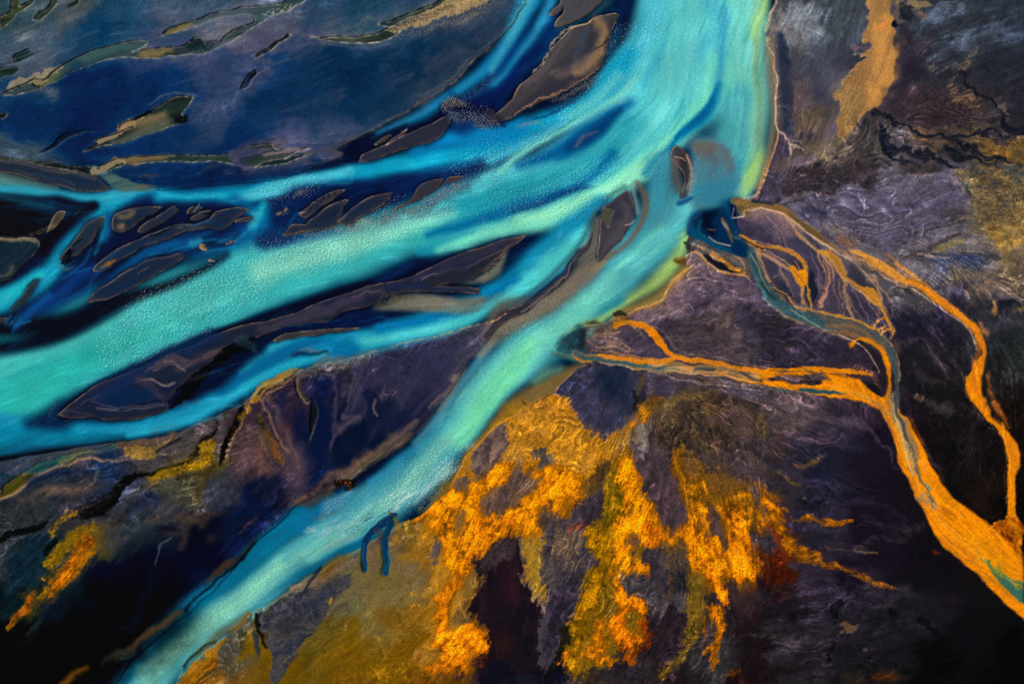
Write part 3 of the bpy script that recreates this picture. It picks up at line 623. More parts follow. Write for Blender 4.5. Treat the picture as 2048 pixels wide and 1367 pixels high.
# crescent island and olive pool island
S("1372,310,5 1380,330,8 1383,355,9 1376,380,6", 'b08c7c', a=.8, f=3, warp=2, tex=('w', -.1, .5), rise=.4, rough=1)
S("1350,310,14 1370,335,14 1368,370,10", '24222e', a=.8, f=6, warp=3, tex=('t', -.3, .6))
P("1206,425 1210,416 1228,418 1224,430 1222,445 1215,457 1208,445 1204,440", '4c4838', f=1.5, warp=1, water=1, rough=0)
S("1195,430,8 1200,426,8", '0c2c44', a=.9, f=4)
edge_line("1206,425 1210,416 1228,418 1224,430 1222,445 1215,457 1208,445 1204,440", '9c9084', a=.6, w=1.5)
S("1240,395,8 1255,420,20 1235,470,20 1210,500,8", '4a4654', a=.6, f=8, warp=4)
S("1250,450,2 1262,448,3 1270,440,2", 'b0a094', a=.8, f=2)
S("1190,540,10 1200,530,14 1215,520,6", 'b0985c', a=.7, f=5, tex=('w', .4, .4))
SOFT[0] = False
for q in ("1010,655,20 1050,630,24 1100,600,20 1140,570,14", "1000,680,14 1040,650,16"):
    S(q, 'a8a078', a=.55, f=10, tex=('w', 1.0, .3), chop=1.2)  # pale sun sparkle painted over the tan shallows
# spit running up from the middle land
bar("1184,460 1172,485 1156,508 1138,532 1110,562 1082,585 1052,604 1024,614 1000,622 985,641 975,655 965,672 975,683 990,655 1010,640 1024,632 1060,618 1080,598 1104,582 1130,556 1146,530 1160,512 1178,490", '302e44', '3c3646', '8c7868', 'narrow dark spit tapering up between the middle channel and the pale eastern channel', fringe=2)
S("1180,470,2 1160,500,3 1140,535,4 1128,550,5 1104,575,3 1075,600,4 1040,622,3", '6c6c6c', a=.8, f=2, warp=2)
S("1160,500,6 1130,540,8 1095,570,8 1050,606,8", '20223c', a=.8, f=4, warp=2)
P("-90,925 0,922 60,911 120,901 180,891 210,886 229,885 222,891 200,898 150,906 110,913 80,925 52,940 35,950 20,948 0,946 -90,955", '2e3a4c', mix=('k', '3a3c44'), f=1, warp=1.2, water=0, rough=.35)
print('bars', time.time() - T0)
# ------------------------------------------------------------------ pools and creeks in the silt of the upper left
def pool(s, c1, c2=None, rim='c8b694', f=1.4, line=.7, **k):
    edge_line(s, rim, a=line * .35, w=7, f=5, warp=1.3)
    P(s, c1, mix=('k', c2 or c1), f=f, warp=1.3, water=1, rough=0, gloss=1, chop=.08, **k)
    edge_line(s, rim, a=line * 1.15, w=1.5, f=1.1, warp=1.3)
CREEK = "600,-20 610,0 590,12 575,22 560,27 535,37 512,54 495,64 470,80 440,96 420,104 400,110 360,112 320,115 290,113 260,113 235,116 200,124 170,135 140,150 120,160 95,168 70,178 45,188 55,183 30,190 0,188 15,182 50,170 65,160 92,158 110,142 140,124 170,108 200,98 230,90 262,83 290,80 293,86 275,98 262,103 285,100 310,96 340,96 365,93 380,84 395,76 404,78 415,83 430,88 440,86 450,76 470,62 500,50 512,42 505,30 480,30 450,33 430,40 400,50 370,57 340,66 325,68 335,58 370,48 400,38 440,25 480,18 512,14 540,11 570,6 580,-20"
pool(CREEK, '242e30', '34464a')
S("100,160,10 130,138,16 180,112,16 230,98,12 280,90,6", '3c5c5c', a=.8, f=6, warp=2)
S("75,172,6 110,155,12 140,140,8", '6c6430', a=.7, f=5, warp=3)
S("70,165,18 85,160,10", '04080c', a=.9, f=5, warp=3, brk=('s', .5))
S("285,103,14 310,103,14 340,103,10", '8a7444', a=.8, f=6, warp=3)
S("335,64,6 360,56,8 385,48,6", '94742c', a=.8, f=4, warp=2)
S("20,175,12 50,165,16 90,150,16 120,138,10", 'a08c68', a=.8, f=6, warp=5, brk=('f', .5), rise=.2)
S("380,100,14 400,88,16 420,96,14", '14202c', a=.8, f=6, tex=('s', -.2, .5))
P("405,78 425,70 440,80 430,90 412,88", '60646c', a=.9, f=3, warp=3, water=0)
P("375,102 370,90 395,78 405,82 420,88 440,92 430,100 400,108", '0a1a24', a=.8, f=3, warp=3, tex=('t', .0, .5), water=1)
P("410,62 440,48 470,36 505,32 505,42 480,54 455,70 440,84 425,86 408,76", '74767c', a=.6, f=5, warp=3, tex=('l', .0, .8), rough=.8, rise=.12)
S("530,30,10 560,22,10 580,14,6", 'b0a080', a=.7, f=4, tex=('t', .2, .4))
for s in ("70,38 80,24 92,20 100,8 108,-10 124,-10 118,0 108,14 95,28 84,38 76,40",):
    pool(s, '182226', '2c3428')
pool("0,60 0,36 20,28 22,15 26,-10 38,-10 40,5 38,14 55,6 68,2 62,10 46,20 34,28 24,42 10,54", '1c2020', '383c24')
pool("135,15 145,6 158,0 152,8 140,16", '26302a', rim='708070')
pool("27,114 38,108 58,100 60,104 69,107 60,114 45,122 30,126 29,120", '0c1e24', '142a30', rim='606a70')
pool("-30,150 0,136 20,135 30,136 37,140 30,148 15,152 0,157 -30,175", '14241f', '1c3038', rim='707468')
pool("-20,226 0,226 14,228 8,236 0,238 -20,245", '0c141c', rim='a0907c')
# the arrowhead pool
pool("386,194 376,210 368,220 362,232 370,240 360,248 345,250 325,257 300,266 280,272 262,280 240,286 222,290 205,292 185,298 168,303 185,294 195,288 192,282 200,277 225,270 250,258 270,252 262,246 245,254 238,258 242,250 258,243 280,234 300,224 310,216 330,204 350,196 368,192", '1c2224', '24302f', rim='ccb08c', line=.85)
S("225,285,10 260,270,16 300,258,20 330,245,16", '5c5c4c', a=.85, f=8, warp=4)
S("265,245,10 290,240,24 320,232,18", '84704c', a=.8, f=9, warp=4)
S("238,256,12 260,245,10 285,232,6", 'a07c54', a=.9, f=5, warp=3, brk=('f', .4))
S("350,238,10 365,240,16 375,235,8", '04080c', f=4, brk=('s', .8))
S("270,238,6 300,222,8", '0c1218', f=4, brk=('s', .6))
S("195,282,10 215,275,10 230,268,6", 'a08464', a=.8, f=5, warp=3, brk=('f', .4))
S("190,295,5 170,302,2", '2a2a28', f=2)
# small dark slots
pool("192,262 170,265 150,272 130,282 115,292 95,302 72,305 90,300 108,288 120,276 140,268 165,263", '06102a', rim='5a6474', line=.4)
pool("512,142 500,150 490,165 484,176 488,178 497,172 505,160 515,150", '050c20', '0a1430', rim='a08c80')
pool("512,114 525,104 545,92 565,80 577,71 580,73 565,84 545,98 525,110 512,118", '060e1c', rim='c8b694')
pool("638,80 660,74 700,73 740,70 765,64 785,54 805,40 840,28 880,14 920,4 945,-8 900,-10 870,8 830,22 800,34 780,45 760,50 785,58 800,62 790,72 770,80 740,84 700,84 670,83", '16201f', '24302c', rim='d4bc98', line=.8)
pool("640,79 670,83 700,84 740,83 770,80 785,74 800,62 775,62 760,65 720,72 680,73 660,75", '262c28', '303834', rim='d4bc98')
# crusted yellow ridge beside the dark slot
S("785,62,8 815,48,18 850,35,24 890,22,28 940,5,34 980,-12,40", 'a0885c', a=.9, f=8, warp=4, brk=('t', .25), rough=1, rise=.35)
S("780,60,8 815,42,16 850,32,14 900,16,8", '141c2c', a=.85, f=5, warp=3, tex=('s', .4, .4))
S("800,75,12 850,60,24 900,45,30 950,25,40 990,10,30", '6c6460', a=.7, f=16, warp=4, tex=('s', -.2, .8), rough=.8)
S("560,62,14 640,80,6", '6c6c78', a=.5, f=12, warp=5)
S("620,75,4 640,78,4", 'c0a884', a=.6, f=4)
# wet sheen painted into the sand as pale streaks, with darker navy patches
for q, c, a in (("40,70,20 60,60,24 80,45,16", '8c8c84', .6), ("120,20,24 160,20,20", '84807c', .5), ("420,40,30 500,70,40 440,100,30", '7a7880', .35),
                ("330,115,20 400,120,26 460,112,20 500,95,24", '7c7884', .45), ("500,140,20 480,190,20 440,225,20 380,245,10", '8084a0', .35), ("300,20,40 430,20,60 560,50,30", '5c6c80', .35),
                ("660,60,30 760,40,20 860,10,20", '8c8478', .4), ("880,190,14 780,240,16 700,270,20 600,290,20", '6c7484', .35), ("1000,80,8 930,145,8 850,200,8", '8c8070', .4),
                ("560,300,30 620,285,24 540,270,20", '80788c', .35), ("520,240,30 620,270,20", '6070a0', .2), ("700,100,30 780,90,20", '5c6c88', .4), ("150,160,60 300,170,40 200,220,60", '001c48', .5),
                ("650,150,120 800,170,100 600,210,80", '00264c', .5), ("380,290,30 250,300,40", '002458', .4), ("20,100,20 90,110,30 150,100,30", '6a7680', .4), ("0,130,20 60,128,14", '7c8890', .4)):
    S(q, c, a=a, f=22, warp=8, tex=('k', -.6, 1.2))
edge_line("1052,0 1035,30 1024,50 1012,63 985,90 965,110 948,124 930,146 905,168 880,185 850,201 825,215 800,231 780,243 760,253 735,266 715,276 690,287", '907a6c', closed=False, w=3, a=.8)
edge_line("1050,6 1033,34 1022,54 985,94 950,128 905,173 850,206 800,236 760,258 720,276", '1c1c24', closed=False, w=1.2, a=.6)
# creek along the bottom of the upper plain
pool("0,312 30,318 60,324 105,324 130,332 160,336 175,332 185,345 175,349 150,343 100,333 50,322 0,317", '14181c', '1c2c30', rim='90806c')
S("0,316,4 40,320,6 100,325,5", '3c4430', a=.6, f=3)
P("145,338 180,336 186,346 200,352 215,366 230,378 250,384 300,383 290,374 262,362 240,350 215,342 190,332", '2c5058', mix=('k', '4c6460'), f=5, warp=3, water=1, rough=0)
pool("190,335 230,322 262,316 300,314 340,312 400,312 440,313 460,308 475,303 500,293 540,288 548,296 560,299 620,300 605,304 560,318 520,332 500,333 470,330 440,326 400,324 340,323 300,325 260,328 240,335 200,345", '26302e', '303a36')
S("255,322,8 290,318,10 330,316,6", '8a6c44', a=.8, f=5, warp=3)
S("180,345,10 215,332,12 260,324,8", 'a48460', a=.8, f=5, warp=4, brk=('f', .6), rough=.8)
P("453,318 458,306 475,300 500,296 540,298 545,304 512,313 480,318 500,327 520,330 505,334 470,330", '3a4064', mix=('k', '5c586c'), a=.9, f=3, warp=3, water=0)
P("522,310 545,305 580,300 612,300 600,308 570,308 540,314", '74686c', f=2, warp=2, water=0)
S("535,288,10 560,290,12 580,286,6", '2a3034', a=.8, f=4, tex=('s', -.1, .5))
pool("512,334 530,325 560,318 600,312 625,308 600,318 570,326 540,332", '18242c', rim='b8a48c')
S("625,310,8 660,300,10 690,290,6", '4c483c', a=.7, f=6, tex=('t', -.2, .5))
S("400,345,6 430,335,10 470,340,8 512,338,6", '5c585c', a=.35, f=8, tex=('l', 0, .8))
S("280,352,6 310,350,6", '6c5040', a=.5, f=5); S("275,372,4 305,377,6", '6c4c34', a=.7, f=5, warp=3)

# ------------------------------------------------------------------ land between the middle and the eastern channel
edge_line("1012,626 985,639 930,655 860,672 815,684 740,705 680,720 640,730 600,742", 'c89c64', closed=False, w=2.2, a=.85)
edge_line("975,684 958,702 940,722 926,745 916,762 905,778 890,800 870,820 850,848 825,870 800,895", '94806c', closed=False, w=2, a=.6)
S("640,730,20 690,722,30 740,710,14", '74685c', a=.7, f=10, warp=4, tex=('s', -.6, .9), rough=.7)
S("512,790,20 540,765,18 570,750,14 600,742,6", 'a06c24', a=.9, f=6, warp=3, brk=('f', .35))
S("530,800,4 545,780,4 575,762,3 605,745,3", 'c89850', a=.6, f=3, warp=2)
S("520,785,6 530,775,6", '1c1410', a=.9, f=3, brk=('s', .7))
S("595,760,10 605,790,12 618,800,8", '3c382c', a=.9, f=2, warp=2, water=1, rough=0)
S("595,758,3 596,775,2 608,800,3 615,808,3 630,803,4", 'a08464', a=.8, f=2, warp=1.5)
S("628,805,9 625,830,10 618,860,5", '1c1814', f=2, warp=2, brk=('s', .3), water=1, rough=0)
S("632,803,2 633,830,2 622,860,2 617,878,2", 'a08870', a=.7, f=2)
S("597,755,14 640,745,16 672,748,8", '605450', a=.7, f=7, warp=4)
S("640,745,3 662,742,4 676,750,3", '1c1a28', f=2, warp=2)
S("670,760,5 672,800,6 670,850,4 660,890,3", '44384c', a=.9, f=4, warp=2)
S("648,770,30 645,820,36 640,880,30 635,930,34 620,990,26", '0a1438', a=.85, f=16, warp=4)
S("600,830,24 592,880,20", '0c1232', a=.8, f=12, warp=4)
S("565,790,20 555,830,20", '0c1840', a=.5, f=14, warp=5)
S("540,790,10 560,830,12 580,880,14 600,930,14", '5a4240', a=.7, f=9, warp=4)
S("590,900,40 600,960,44 595,1000,30", '54404a', a=.6, f=18, warp=5)
S("530,860,30 520,910,30 540,940,20", '744c40', a=.6, f=12, warp=5)
S("520,830,14 535,860,18 550,890,18 565,915,14", '4c3a14', a=.9, f=6, warp=3, tex=('s', -.3, .7), rough=1, rise=.2)
S("545,880,10 560,905,16 566,920,10", '804c18', a=.9, f=5, tex=('s', -.2, .6), rough=1)
S("518,840,6 530,853,10", '1c2410', a=.8, f=4)
S("523,790,3 530,810,4 545,840,4 560,875,4 580,900,3", 'a07850', a=.7, f=3, warp=2)
S("515,860,2 530,890,2 550,930,2", '7c685c', a=.7, f=2)
S("500,850,10 510,870,14 520,880,10", '48403c', a=.6, f=6)
S("735,785,20 742,800,18 748,820,16", '0e1634', a=.9, f=7, warp=3)
S("750,800,3 748,815,4 755,828,3", '94785c', a=.7, f=3)
S("765,790,16 790,785,12", '74606c', a=.6, f=7, tex=('s', 0, .6))
S("680,850,10 710,835,14 690,830,10", '5c505c', a=.6, f=7, warp=4)
S("662,895,4 668,870,6 690,850,6 720,830,5", '4c4050', a=.8, f=4, warp=3)
S("800,740,60 850,720,50 900,700,40", '24284a', a=.4, f=24, warp=6)
S("660,980,6 690,950,14 720,925,16 760,895,14 800,865,10 830,840,6", '6c5848', a=.85, f=7, warp=3)
S("625,990,8 660,960,12 700,925,14 740,900,10", '7c5840', a=.7, f=8, warp=4)
S("700,950,16 740,920,18 790,890,14 820,865,8", '504638', a=.9, f=5, warp=2, rough=.2)
S("700,955,2 740,922,2 780,898,2 805,880,2", '8c7c68', a=.7, f=1.5, warp=2)
S("720,940,2 760,912,3 790,890,2", '1c1c20', a=.7, f=1.5, warp=2)
S("860,815,6 880,800,8 900,775,6", '6c6058', a=.7, f=5, warp=2)
S("905,760,10 910,750,6", 'a0806c', a=.6, f=4)
S("675,968,12 690,962,14 705,970,14 690,980,12", '140c0c', f=4, warp=3, brk=('s', .6), rough=1)
S("680,962,6 700,965,8 695,972,6", '8c4c24', a=.8, f=3, tex=('s', .2, .4))
S("600,1003,8 612,995,6", '8c5434', a=.8, f=4, warp=3)
S("590,1015,14 620,1000,16 660,985,16", '54483c', a=.6, f=7, warp=3)

# ------------------------------------------------------------------ lower left
pool("226,889 235,890 228,896 200,903 165,907 130,920 100,935 75,945 45,948 40,946 55,938 80,925 112,914 150,907 195,899", '1c3c40', '2a5450', rim='90786c', line=.5)
S("120,925,8 150,912,12 190,905,8", '6c6c40', a=.7, f=5, warp=3)
pool("0,990 10,970 30,955 45,948 70,945 62,955 45,970 25,985 0,998 -60,1030 -60,1000", '3c3a14', '54481c', rim='b08c50')
S("-30,950,14 10,955,14 30,952,8", '1c343c', a=.8, f=5)
S("0,1000,4 30,985,4 60,962,4 85,942,4 140,927,4 180,915,4 215,920,4 260,922,3", 'b0845c', a=.85, f=3, warp=2)
S("240,892,12 265,890,16 300,880,14 350,870,12", '5c4434', a=.8, f=7, warp=3, brk=('f', .3))
S("260,905,20 290,905,26 330,890,16 350,880,6", '8c6828', a=.8, f=8, warp=4, brk=('f', .35), rough=.6)
S("275,915,16 290,905,14", 'b08440', a=.6, f=6, warp=3)
S("315,902,6 340,890,8 360,875,6", '0c0c10', a=.9, f=3, brk=('s', .6))
S("240,885,10 270,900,6 350,865,5", '1c1c20', a=.0)
S("330,880,60 400,900,50 350,930,40", '4c403c', a=.5, f=16, tex=('l', -.2, 1))
S("425,828,3 435,845,5 430,865,8 415,880,12 395,905,14 370,930,8", '0a0808', a=.9, f=4, warp=3, brk=('s', .6), rough=1, rise=-.3)
S("490,800,8 480,820,10 468,850,14 458,880,12 450,915,8 446,930,4", '080604', a=.95, f=4, warp=2, brk=('s', .35), rough=1, rise=-.4)
S("465,870,8 470,850,8", '8c5c14', a=.6, f=4, tex=('s', .5, .3))
S("495,815,3 480,850,3 468,880,3 456,915,3", 'b07848', a=.8, f=2, warp=2)
S("480,830,12 500,815,10 492,800,8", '7c5814', a=.8, f=5, warp=3)
S("440,830,14 445,860,14 440,890,10 438,920,8", '54484c', a=.8, f=6, warp=3)
S("500,870,24 490,900,30 480,930,20", '5c4444', a=.7, f=12, warp=4)
S("410,900,20 430,895,20 420,920,24 390,930,20 340,945,20 300,955,14", '8c6410', a=.9, f=9, warp=4, brk=('t', .3), rough=1, rise=.15)
S("425,915,14 400,925,20 360,945,10 310,955,16", 'a8780c', a=.8, f=7, tex=('t', -.1, .6), rough=1)
S("380,925,10 350,945,8 370,965,20 400,945,10", '1c1c10', a=.8, f=5, tex=('t', .4, .4), rough=1)
S("400,975,30 350,985,30 300,970,16 270,985,12", '4c4834', a=.6, f=14, warp=5)
S("330,1010,10 320,985,16 290,975,12", '5c5034', a=.6, f=9, warp=5)
S("380,925,4 330,938,5 300,945,6 270,955,10 240,975,18 215,1000,24 190,1020,28 170,1030,20", '020406', f=4, warp=3, brk=('s', .5), rough=1, rise=-.3)
S("245,965,14 210,985,24 180,1010,26 150,1030,20", '3c3034', a=.8, f=9, tex=('l', -.1, .7), rough=1)
S("150,1030,30 190,1005,30 220,985,12", '0c0a0c', a=.6, f=6, tex=('t', .2, .4))
S("100,990,20 150,985,18 180,970,10", '6c5040', a=.55, f=10, warp=5)
S("40,1000,10 80,990,14 140,985,14", '7c5c48', a=.4, f=8, warp=5)
S("60,960,20 120,945,20 180,945,14 220,930,14 270,930,10", '121e3c', a=.7, f=10, warp=4)
S("180,970,4 195,945,6 190,930,4", '5c504c', a=.6, f=4)
S("220,1100,4 215,1050,8 240,1000,14 280,985,10 290,975,6", '40424a', a=.6, f=9, warp=4)
S("260,1020,24 290,995,26 330,1000,14", '1c2444', a=.5, f=10, warp=5)
S("0,1080,10 20,1070,14 60,1058,12 100,1038,8", '020204', a=.9, f=4, warp=2, brk=('s', .4), rise=-.2)
S("0,1050,12 60,1035,14 130,1030,14", '2c2c30', a=.6, f=10, tex=('l', 0, .8))
S("80,1070,3 90,1062,3 104,1062,4 103,1076,3 92,1085,2", '2c3c58', a=.8, f=2)
S("100,1110,16 95,1100,14 112,1080,10", '040406', a=.8, f=4, brk=('t', .8))
S("150,1026,14 130,1035,14 105,1060,12 110,1070,8", '94640c', a=.8, f=6, brk=('r', .6), tex=('t', -.4, .6), rough=1)
S("180,1060,20 150,1075,26 120,1100,20 95,1130,20", '8c6408', a=.85, f=8, warp=4, brk=('f', .5), sharp=.35, rough=.8)
S("175,1110,16 150,1130,24 125,1160,24 100,1175,24", 'c07408', a=.9, f=7, warp=5, brk=('f', .5), sharp=.35, rough=.8)
S("85,1170,10 75,1190,10 70,1200,6", 'a86c10', a=.8, f=5, warp=5, brk=('f', .3))
S("50,1195,8 42,1215,14 30,1235,14 15,1255,10", '9c6410', a=.9, f=5, warp=4, brk=('f', .4), sharp=.3)
S("60,1185,20 50,1200,20 40,1190,14", '54441c', a=.6, f=8, warp=4)
S("215,1080,6 200,1100,10 175,1130,10 150,1155,8 120,1180,6 100,1200,4 80,1235,5 60,1265,5", '50403c', a=.6, f=6, warp=4, tex=('k', -.8, .8))
S("110,1210,30 90,1230,20", '0a1028', a=.6, f=12)
S("140,1280,80 260,1190,90 330,1250,100 150,1340,120", '000208', a=.7, f=50, warp=8)  # deepens the painted vignette in the lower left corner
S("270,1150,90 400,1060,60", '010618', a=.5, f=40, warp=8)
S("310,1134,2 318,1105,3 327,1088,3 340,1078,3", '4c5468', a=.9, f=2, warp=1.5)
S("340,1070,20 365,1065,20 355,1095,14 375,1045,14", '403230', a=.7, f=10, warp=5)
S("300,1040,8 330,1035,24 380,1035,20 400,1050,10", '4c3c2c', a=.7, f=10, warp=5, tex=('k', -.8, 1))
S("330,1058,20 350,1060,14", '0a0c1c', a=.7, f=8, warp=4)
S("220,1090,6 235,1075,8 258,1066,6", '4c3c34', a=.6, f=6, warp=4)
S("300,1150,14 290,1220,16 250,1260,14", '041220', a=.8, f=12, warp=6)
S("475,1065,2 512,1035,3", '5c3434', a=.8, f=3)
S("512,1085,6 480,1115,8 460,1130,14 440,1145,10", '2c1c1c', a=.8, f=5, warp=3)
S("460,1120,10 440,1140,14 420,1160,8", '4a3024', a=.8, f=6, warp=3)
S("512,1090,3 470,1130,4 420,1175,4 370,1220,3", '02040a', a=.9, f=3, warp=2)
S("360,1222,10 330,1245,12 290,1270,14 255,1298,12 230,1310,8", '503824', a=.85, f=6, warp=2)
S("260,1300,20 225,1310,16 200,1330,10", '2a2820', a=.8, f=7, warp=3)
S("175,1335,8 150,1350,12 130,1367,14", '7c4c10', a=.8, f=7, warp=3)
S("230,1325,20 190,1345,26", '04060a', a=.8, f=9, warp=3)
S("240,1315,2 255,1313,2 265,1308,2", '3c4c3c', a=.7, f=2)

# ------------------------------------------------------------------ lower centre: bar beside the eastern channel, olive flats
P("512,1225 500,1232 520,1222 560,1198 590,1178 610,1172 630,1180 650,1165 680,1150 700,1140 697,1150 690,1175 670,1195 655,1215 640,1235 630,1255 615,1275 600,1300 585,1320 570,1345 555,1365 540,1365 540,1345 545,1320 540,1300 530,1285 520,1265 512,1240", '4a4440', mix=('f', '2e303c'), f=3, warp=3, brk=('r', .15), sharp=.3, rough=.8, rise=.25)
edge_line("512,1219 560,1195 590,1170 640,1140 700,1105 720,1100", '8c6430', a=.8, closed=False, w=3, f=3)
S("590,1175,14 625,1165,16 660,1140,14 700,1120,12 720,1110,8", '74604c', a=.8, f=7, warp=4, brk=('f', .2))
S("640,1150,14 660,1130,20 690,1112,8", '6c4818', a=.7, f=7, warp=3)
S("642,1128,3 635,1140,6 625,1155,5 612,1175,5 600,1188,3", '1c2028', a=.95, f=2, warp=1.5)
S("600,1220,16 640,1190,20 680,1160,12", '2c3040', a=.7, f=9, warp=5, tex=('k', -.8, 1))
S("570,1250,26 590,1230,20", '26262c', a=.7, f=14, warp=5)
P("512,1222 517,1230 520,1260 527,1280 537,1294 528,1292 518,1275 512,1258 508,1240", '0c0c10', a=.95, f=2, warp=1.5)
P("508,1250 514,1270 520,1300 516,1318 508,1290 505,1265", '2c303c', f=2.5, warp=1.5)
S("500,1225,8 480,1245,12 465,1255,8", '7c5820', a=.9, f=4, warp=3, brk=('f', .3))
S("495,1245,20 475,1265,30 460,1290,34 440,1320,24", '4c463c', a=.85, f=9, warp=5, brk=('f', .2))
S("450,1275,8 430,1295,12 410,1320,20 390,1345,30 375,1367,30", 'a0600c', a=.8, f=6, warp=4, brk=('f', .4), sharp=.35)
S("420,1340,20 460,1320,24 450,1350,30", '54482c', a=.6, f=10, warp=5)
S("370,1330,6 400,1300,5 430,1280,3", '1c180c', a=.8, f=3, warp=2)
S("700,1185,30 760,1190,60 850,1180,40", '706448', a=.35, f=26, warp=8)
S("690,1200,14 710,1215,16 680,1230,14", '64643c', a=.5, f=8, warp=4)
S("640,1240,6 680,1215,8 700,1200,6", '3c3424', a=.6, f=5, warp=3, tex=('k', -.3, .6))
S("560,1330,3 600,1295,3 640,1260,3", '7c6438', a=.5, f=3)
# the two dark legs of drowned sand
S("788,1026,10 770,1040,16 745,1058,14 733,1075,13 731,1100,12 732,1125,10 730,1140,9", '063c68', f=3, warp=1.5, water=1, rough=0)
S("782,1035,14 775,1060,12 768,1080,12 772,1105,12 774,1125,12 770,1143,12", '0e4468', f=3, warp=1.5, water=1, rough=0)
S("792,1028,8 785,1045,8 778,1060,6 774,1090,5", '24283c', a=.8, f=3, warp=1.5)
S("730,1085,3 729,1110,3 733,1135,4", '2080a4', a=.5, f=3); S("776,1100,3 778,1120,5 770,1140,6", '3c7488', a=.5, f=3)
S("745,1080,12 752,1110,14 752,1135,10", '6c5440', a=.8, f=5, warp=3)
S("770,1065,4 765,1072,6 748,1085,3", '4c3434', a=.7, f=4)
S("725,1125,6 724,1135,4", '2c1c14', a=.8, f=3); S("785,1130,6 790,1135,4", '7c684c', a=.6, f=3)
# flecks on the olive flat
for q, c in (("655,1205,6 662,1198,5", 'c08418'), ("722,1198,2 726,1190,3", 'd08818'), ("826,1214,6 838,1206,4", 'e09018'), ("750,1270,3 758,1275,5", 'b08424'), ("812,1186,8 826,1187,8", 'a8741c'),
             ("845,1188,6 850,1190,6", 'a8741c'), ("690,1255,3 688,1262,3", 'a08850'), ("733,1230,6 745,1222,6", '8c7844'), ("820,1040,8 815,1055,10 825,1075,6", 'a07c20'), ("838,1045,4 842,1060,6", '8c7c70'),
             ("805,1075,4 820,1080,3 832,1077,3", 'a48c6c'), ("780,1020,10 800,1060,10 790,1090,14", '7c5820'), ("830,1300,6 836,1304,3", '8c744c'), ("768,1300,10 770,1320,6", '84601c'), ("810,1115,20 850,1120,20", '84601c')):
    S(q, c, a=.75, f=3, warp=3, brk=('s', .5))
for q in ("832,1212,3 833,1214,2", "897,1160,2 898,1161,2", "820,1250,2 821,1252,2", "888,1232,3 890,1234,2", "848,1176,2 849,1178,2", "847,1354,4 848,1356,3", "791,1346,3 792,1348,2", "650,1300,2 649,1303,2"):
    S(q, '0c0a06', a=.9, f=1.5, warp=1)
print('left and centre', time.time() - T0)
# ------------------------------------------------------------------ right bank plain
S("1536,70,10 1550,68,24 1560,90,30 1570,130,28 1575,180,22 1577,230,22 1572,258,14 1562,265,4", '0e2046', a=.9, f=4, warp=2)
S("1545,68,10 1552,80,16 1548,110,20 1560,160,20 1562,200,20 1560,240,14", '26304e', a=.7, f=7, warp=3)
S("1565,268,16 1560,300,24 1548,340,24 1530,380,24 1515,396,14", '3a3050', a=.8, f=7, warp=3)
edge_line("1552,-5 1550,12 1540,30 1536,60 1538,95 1546,110 1548,135 1554,150 1552,185 1553,220 1552,245 1556,262 1551,290 1540,325 1528,355 1512,388 1500,398", '9c7c6c', a=.8, closed=False, w=2, f=2)
S("1556,262,3 1568,270,3 1578,285,2 1582,308,2", 'b0a09c', a=.8, f=1.5); S("1565,270,3 1600,285,1.5", '9c908c', a=.7, f=1.5)
S("1583,290,8 1585,300,10 1600,290,10 1620,280,4", '84706c', a=.7, f=4, tex=('l', .1, .4))
S("1560,50,14 1590,60,40 1610,120,30", '4c4c50', a=.4, f=18, warp=8)
S("1580,150,20 1590,200,20 1580,250,16", '544448', a=.5, f=12, warp=6)
S("1620,110,50 1690,130,40 1660,180,40", '2c3250', a=.5, f=24, warp=8)
S("1600,250,20 1640,235,20 1680,215,16 1610,290,20", '5c4c44', a=.5, f=12, warp=6, tex=('l', -.3, 1))
S("1640,265,14 1680,240,20 1700,215,10", '5c5068', a=.5, f=8, warp=5, tex=('k', -.3, .8))
S("1570,340,30 1600,320,34 1650,295,30 1690,280,20", '585044', a=.7, f=14, warp=6)
# tan mud flat
MUD = "1737,-10 1735,10 1738,22 1732,30 1736,45 1730,58 1720,65 1724,75 1728,90 1742,92 1740,100 1725,108 1712,112 1735,118 1724,125 1710,133 1700,145 1690,160 1680,175 1670,185 1664,192 1668,200 1680,202 1675,215 1680,225 1672,240 1670,260 1672,275 1690,270 1710,250 1720,240 1735,228 1755,215 1768,200 1778,180 1784,160 1782,140 1790,125 1793,110 1785,90 1788,70 1782,55 1788,45 1780,30 1783,10 1785,-10"
P(MUD, '8a6c40', mix=('b', '7c6040'), f=3, warp=3, brk=('r', .06), rough=.12, gloss=.4, rise=-.1)
S("1770,40,26 1765,80,36 1772,110,34 1765,150,34 1760,180,30 1745,200,30", 'c08e4c', a=.7, f=20, warp=8, tex=('k', -1.5, 2))
S("1770,42,6 1772,50,10 1760,60,14", 'b8783c', a=.7, f=5, warp=3)
S("1755,0,20 1765,20,20", '7c6440', a=.6, f=10)
S("1680,180,40 1700,210,40 1690,250,30", '84704c', a=.6, f=20, warp=6)
S("1690,150,6 1740,180,3 1770,168,2", '6c5028', a=.4, f=2); S("1700,160,2 1745,165,2", '6c5028', a=.3, f=2)
S("1740,186,6 1755,184,8 1765,195,5", 'c89450', a=.6, f=5, tex=('l', -.3, .6))
edge_line("1737,-10 1735,10 1738,22 1732,30 1736,45 1730,58 1716,68 1724,75 1728,90 1742,94 1738,102 1725,108 1707,108 1735,118 1724,125 1710,133 1700,145 1690,160 1680,175 1670,185 1664,192 1668,200 1680,202 1676,215 1680,225", 'a09488', closed=False, a=.85, w=1.8)
S("1700,90,16 1715,60,20 1728,50,8", '3c4868', a=.7, f=7, warp=5); S("1705,95,14 1725,100,10 1740,98,4", '5c4c64', a=.8, f=4, brk=('f', .5))
P("1784,45 1790,42 1796,48 1795,54 1787,55 1783,50", '0a1430', f=1.5, water=1, rough=0)
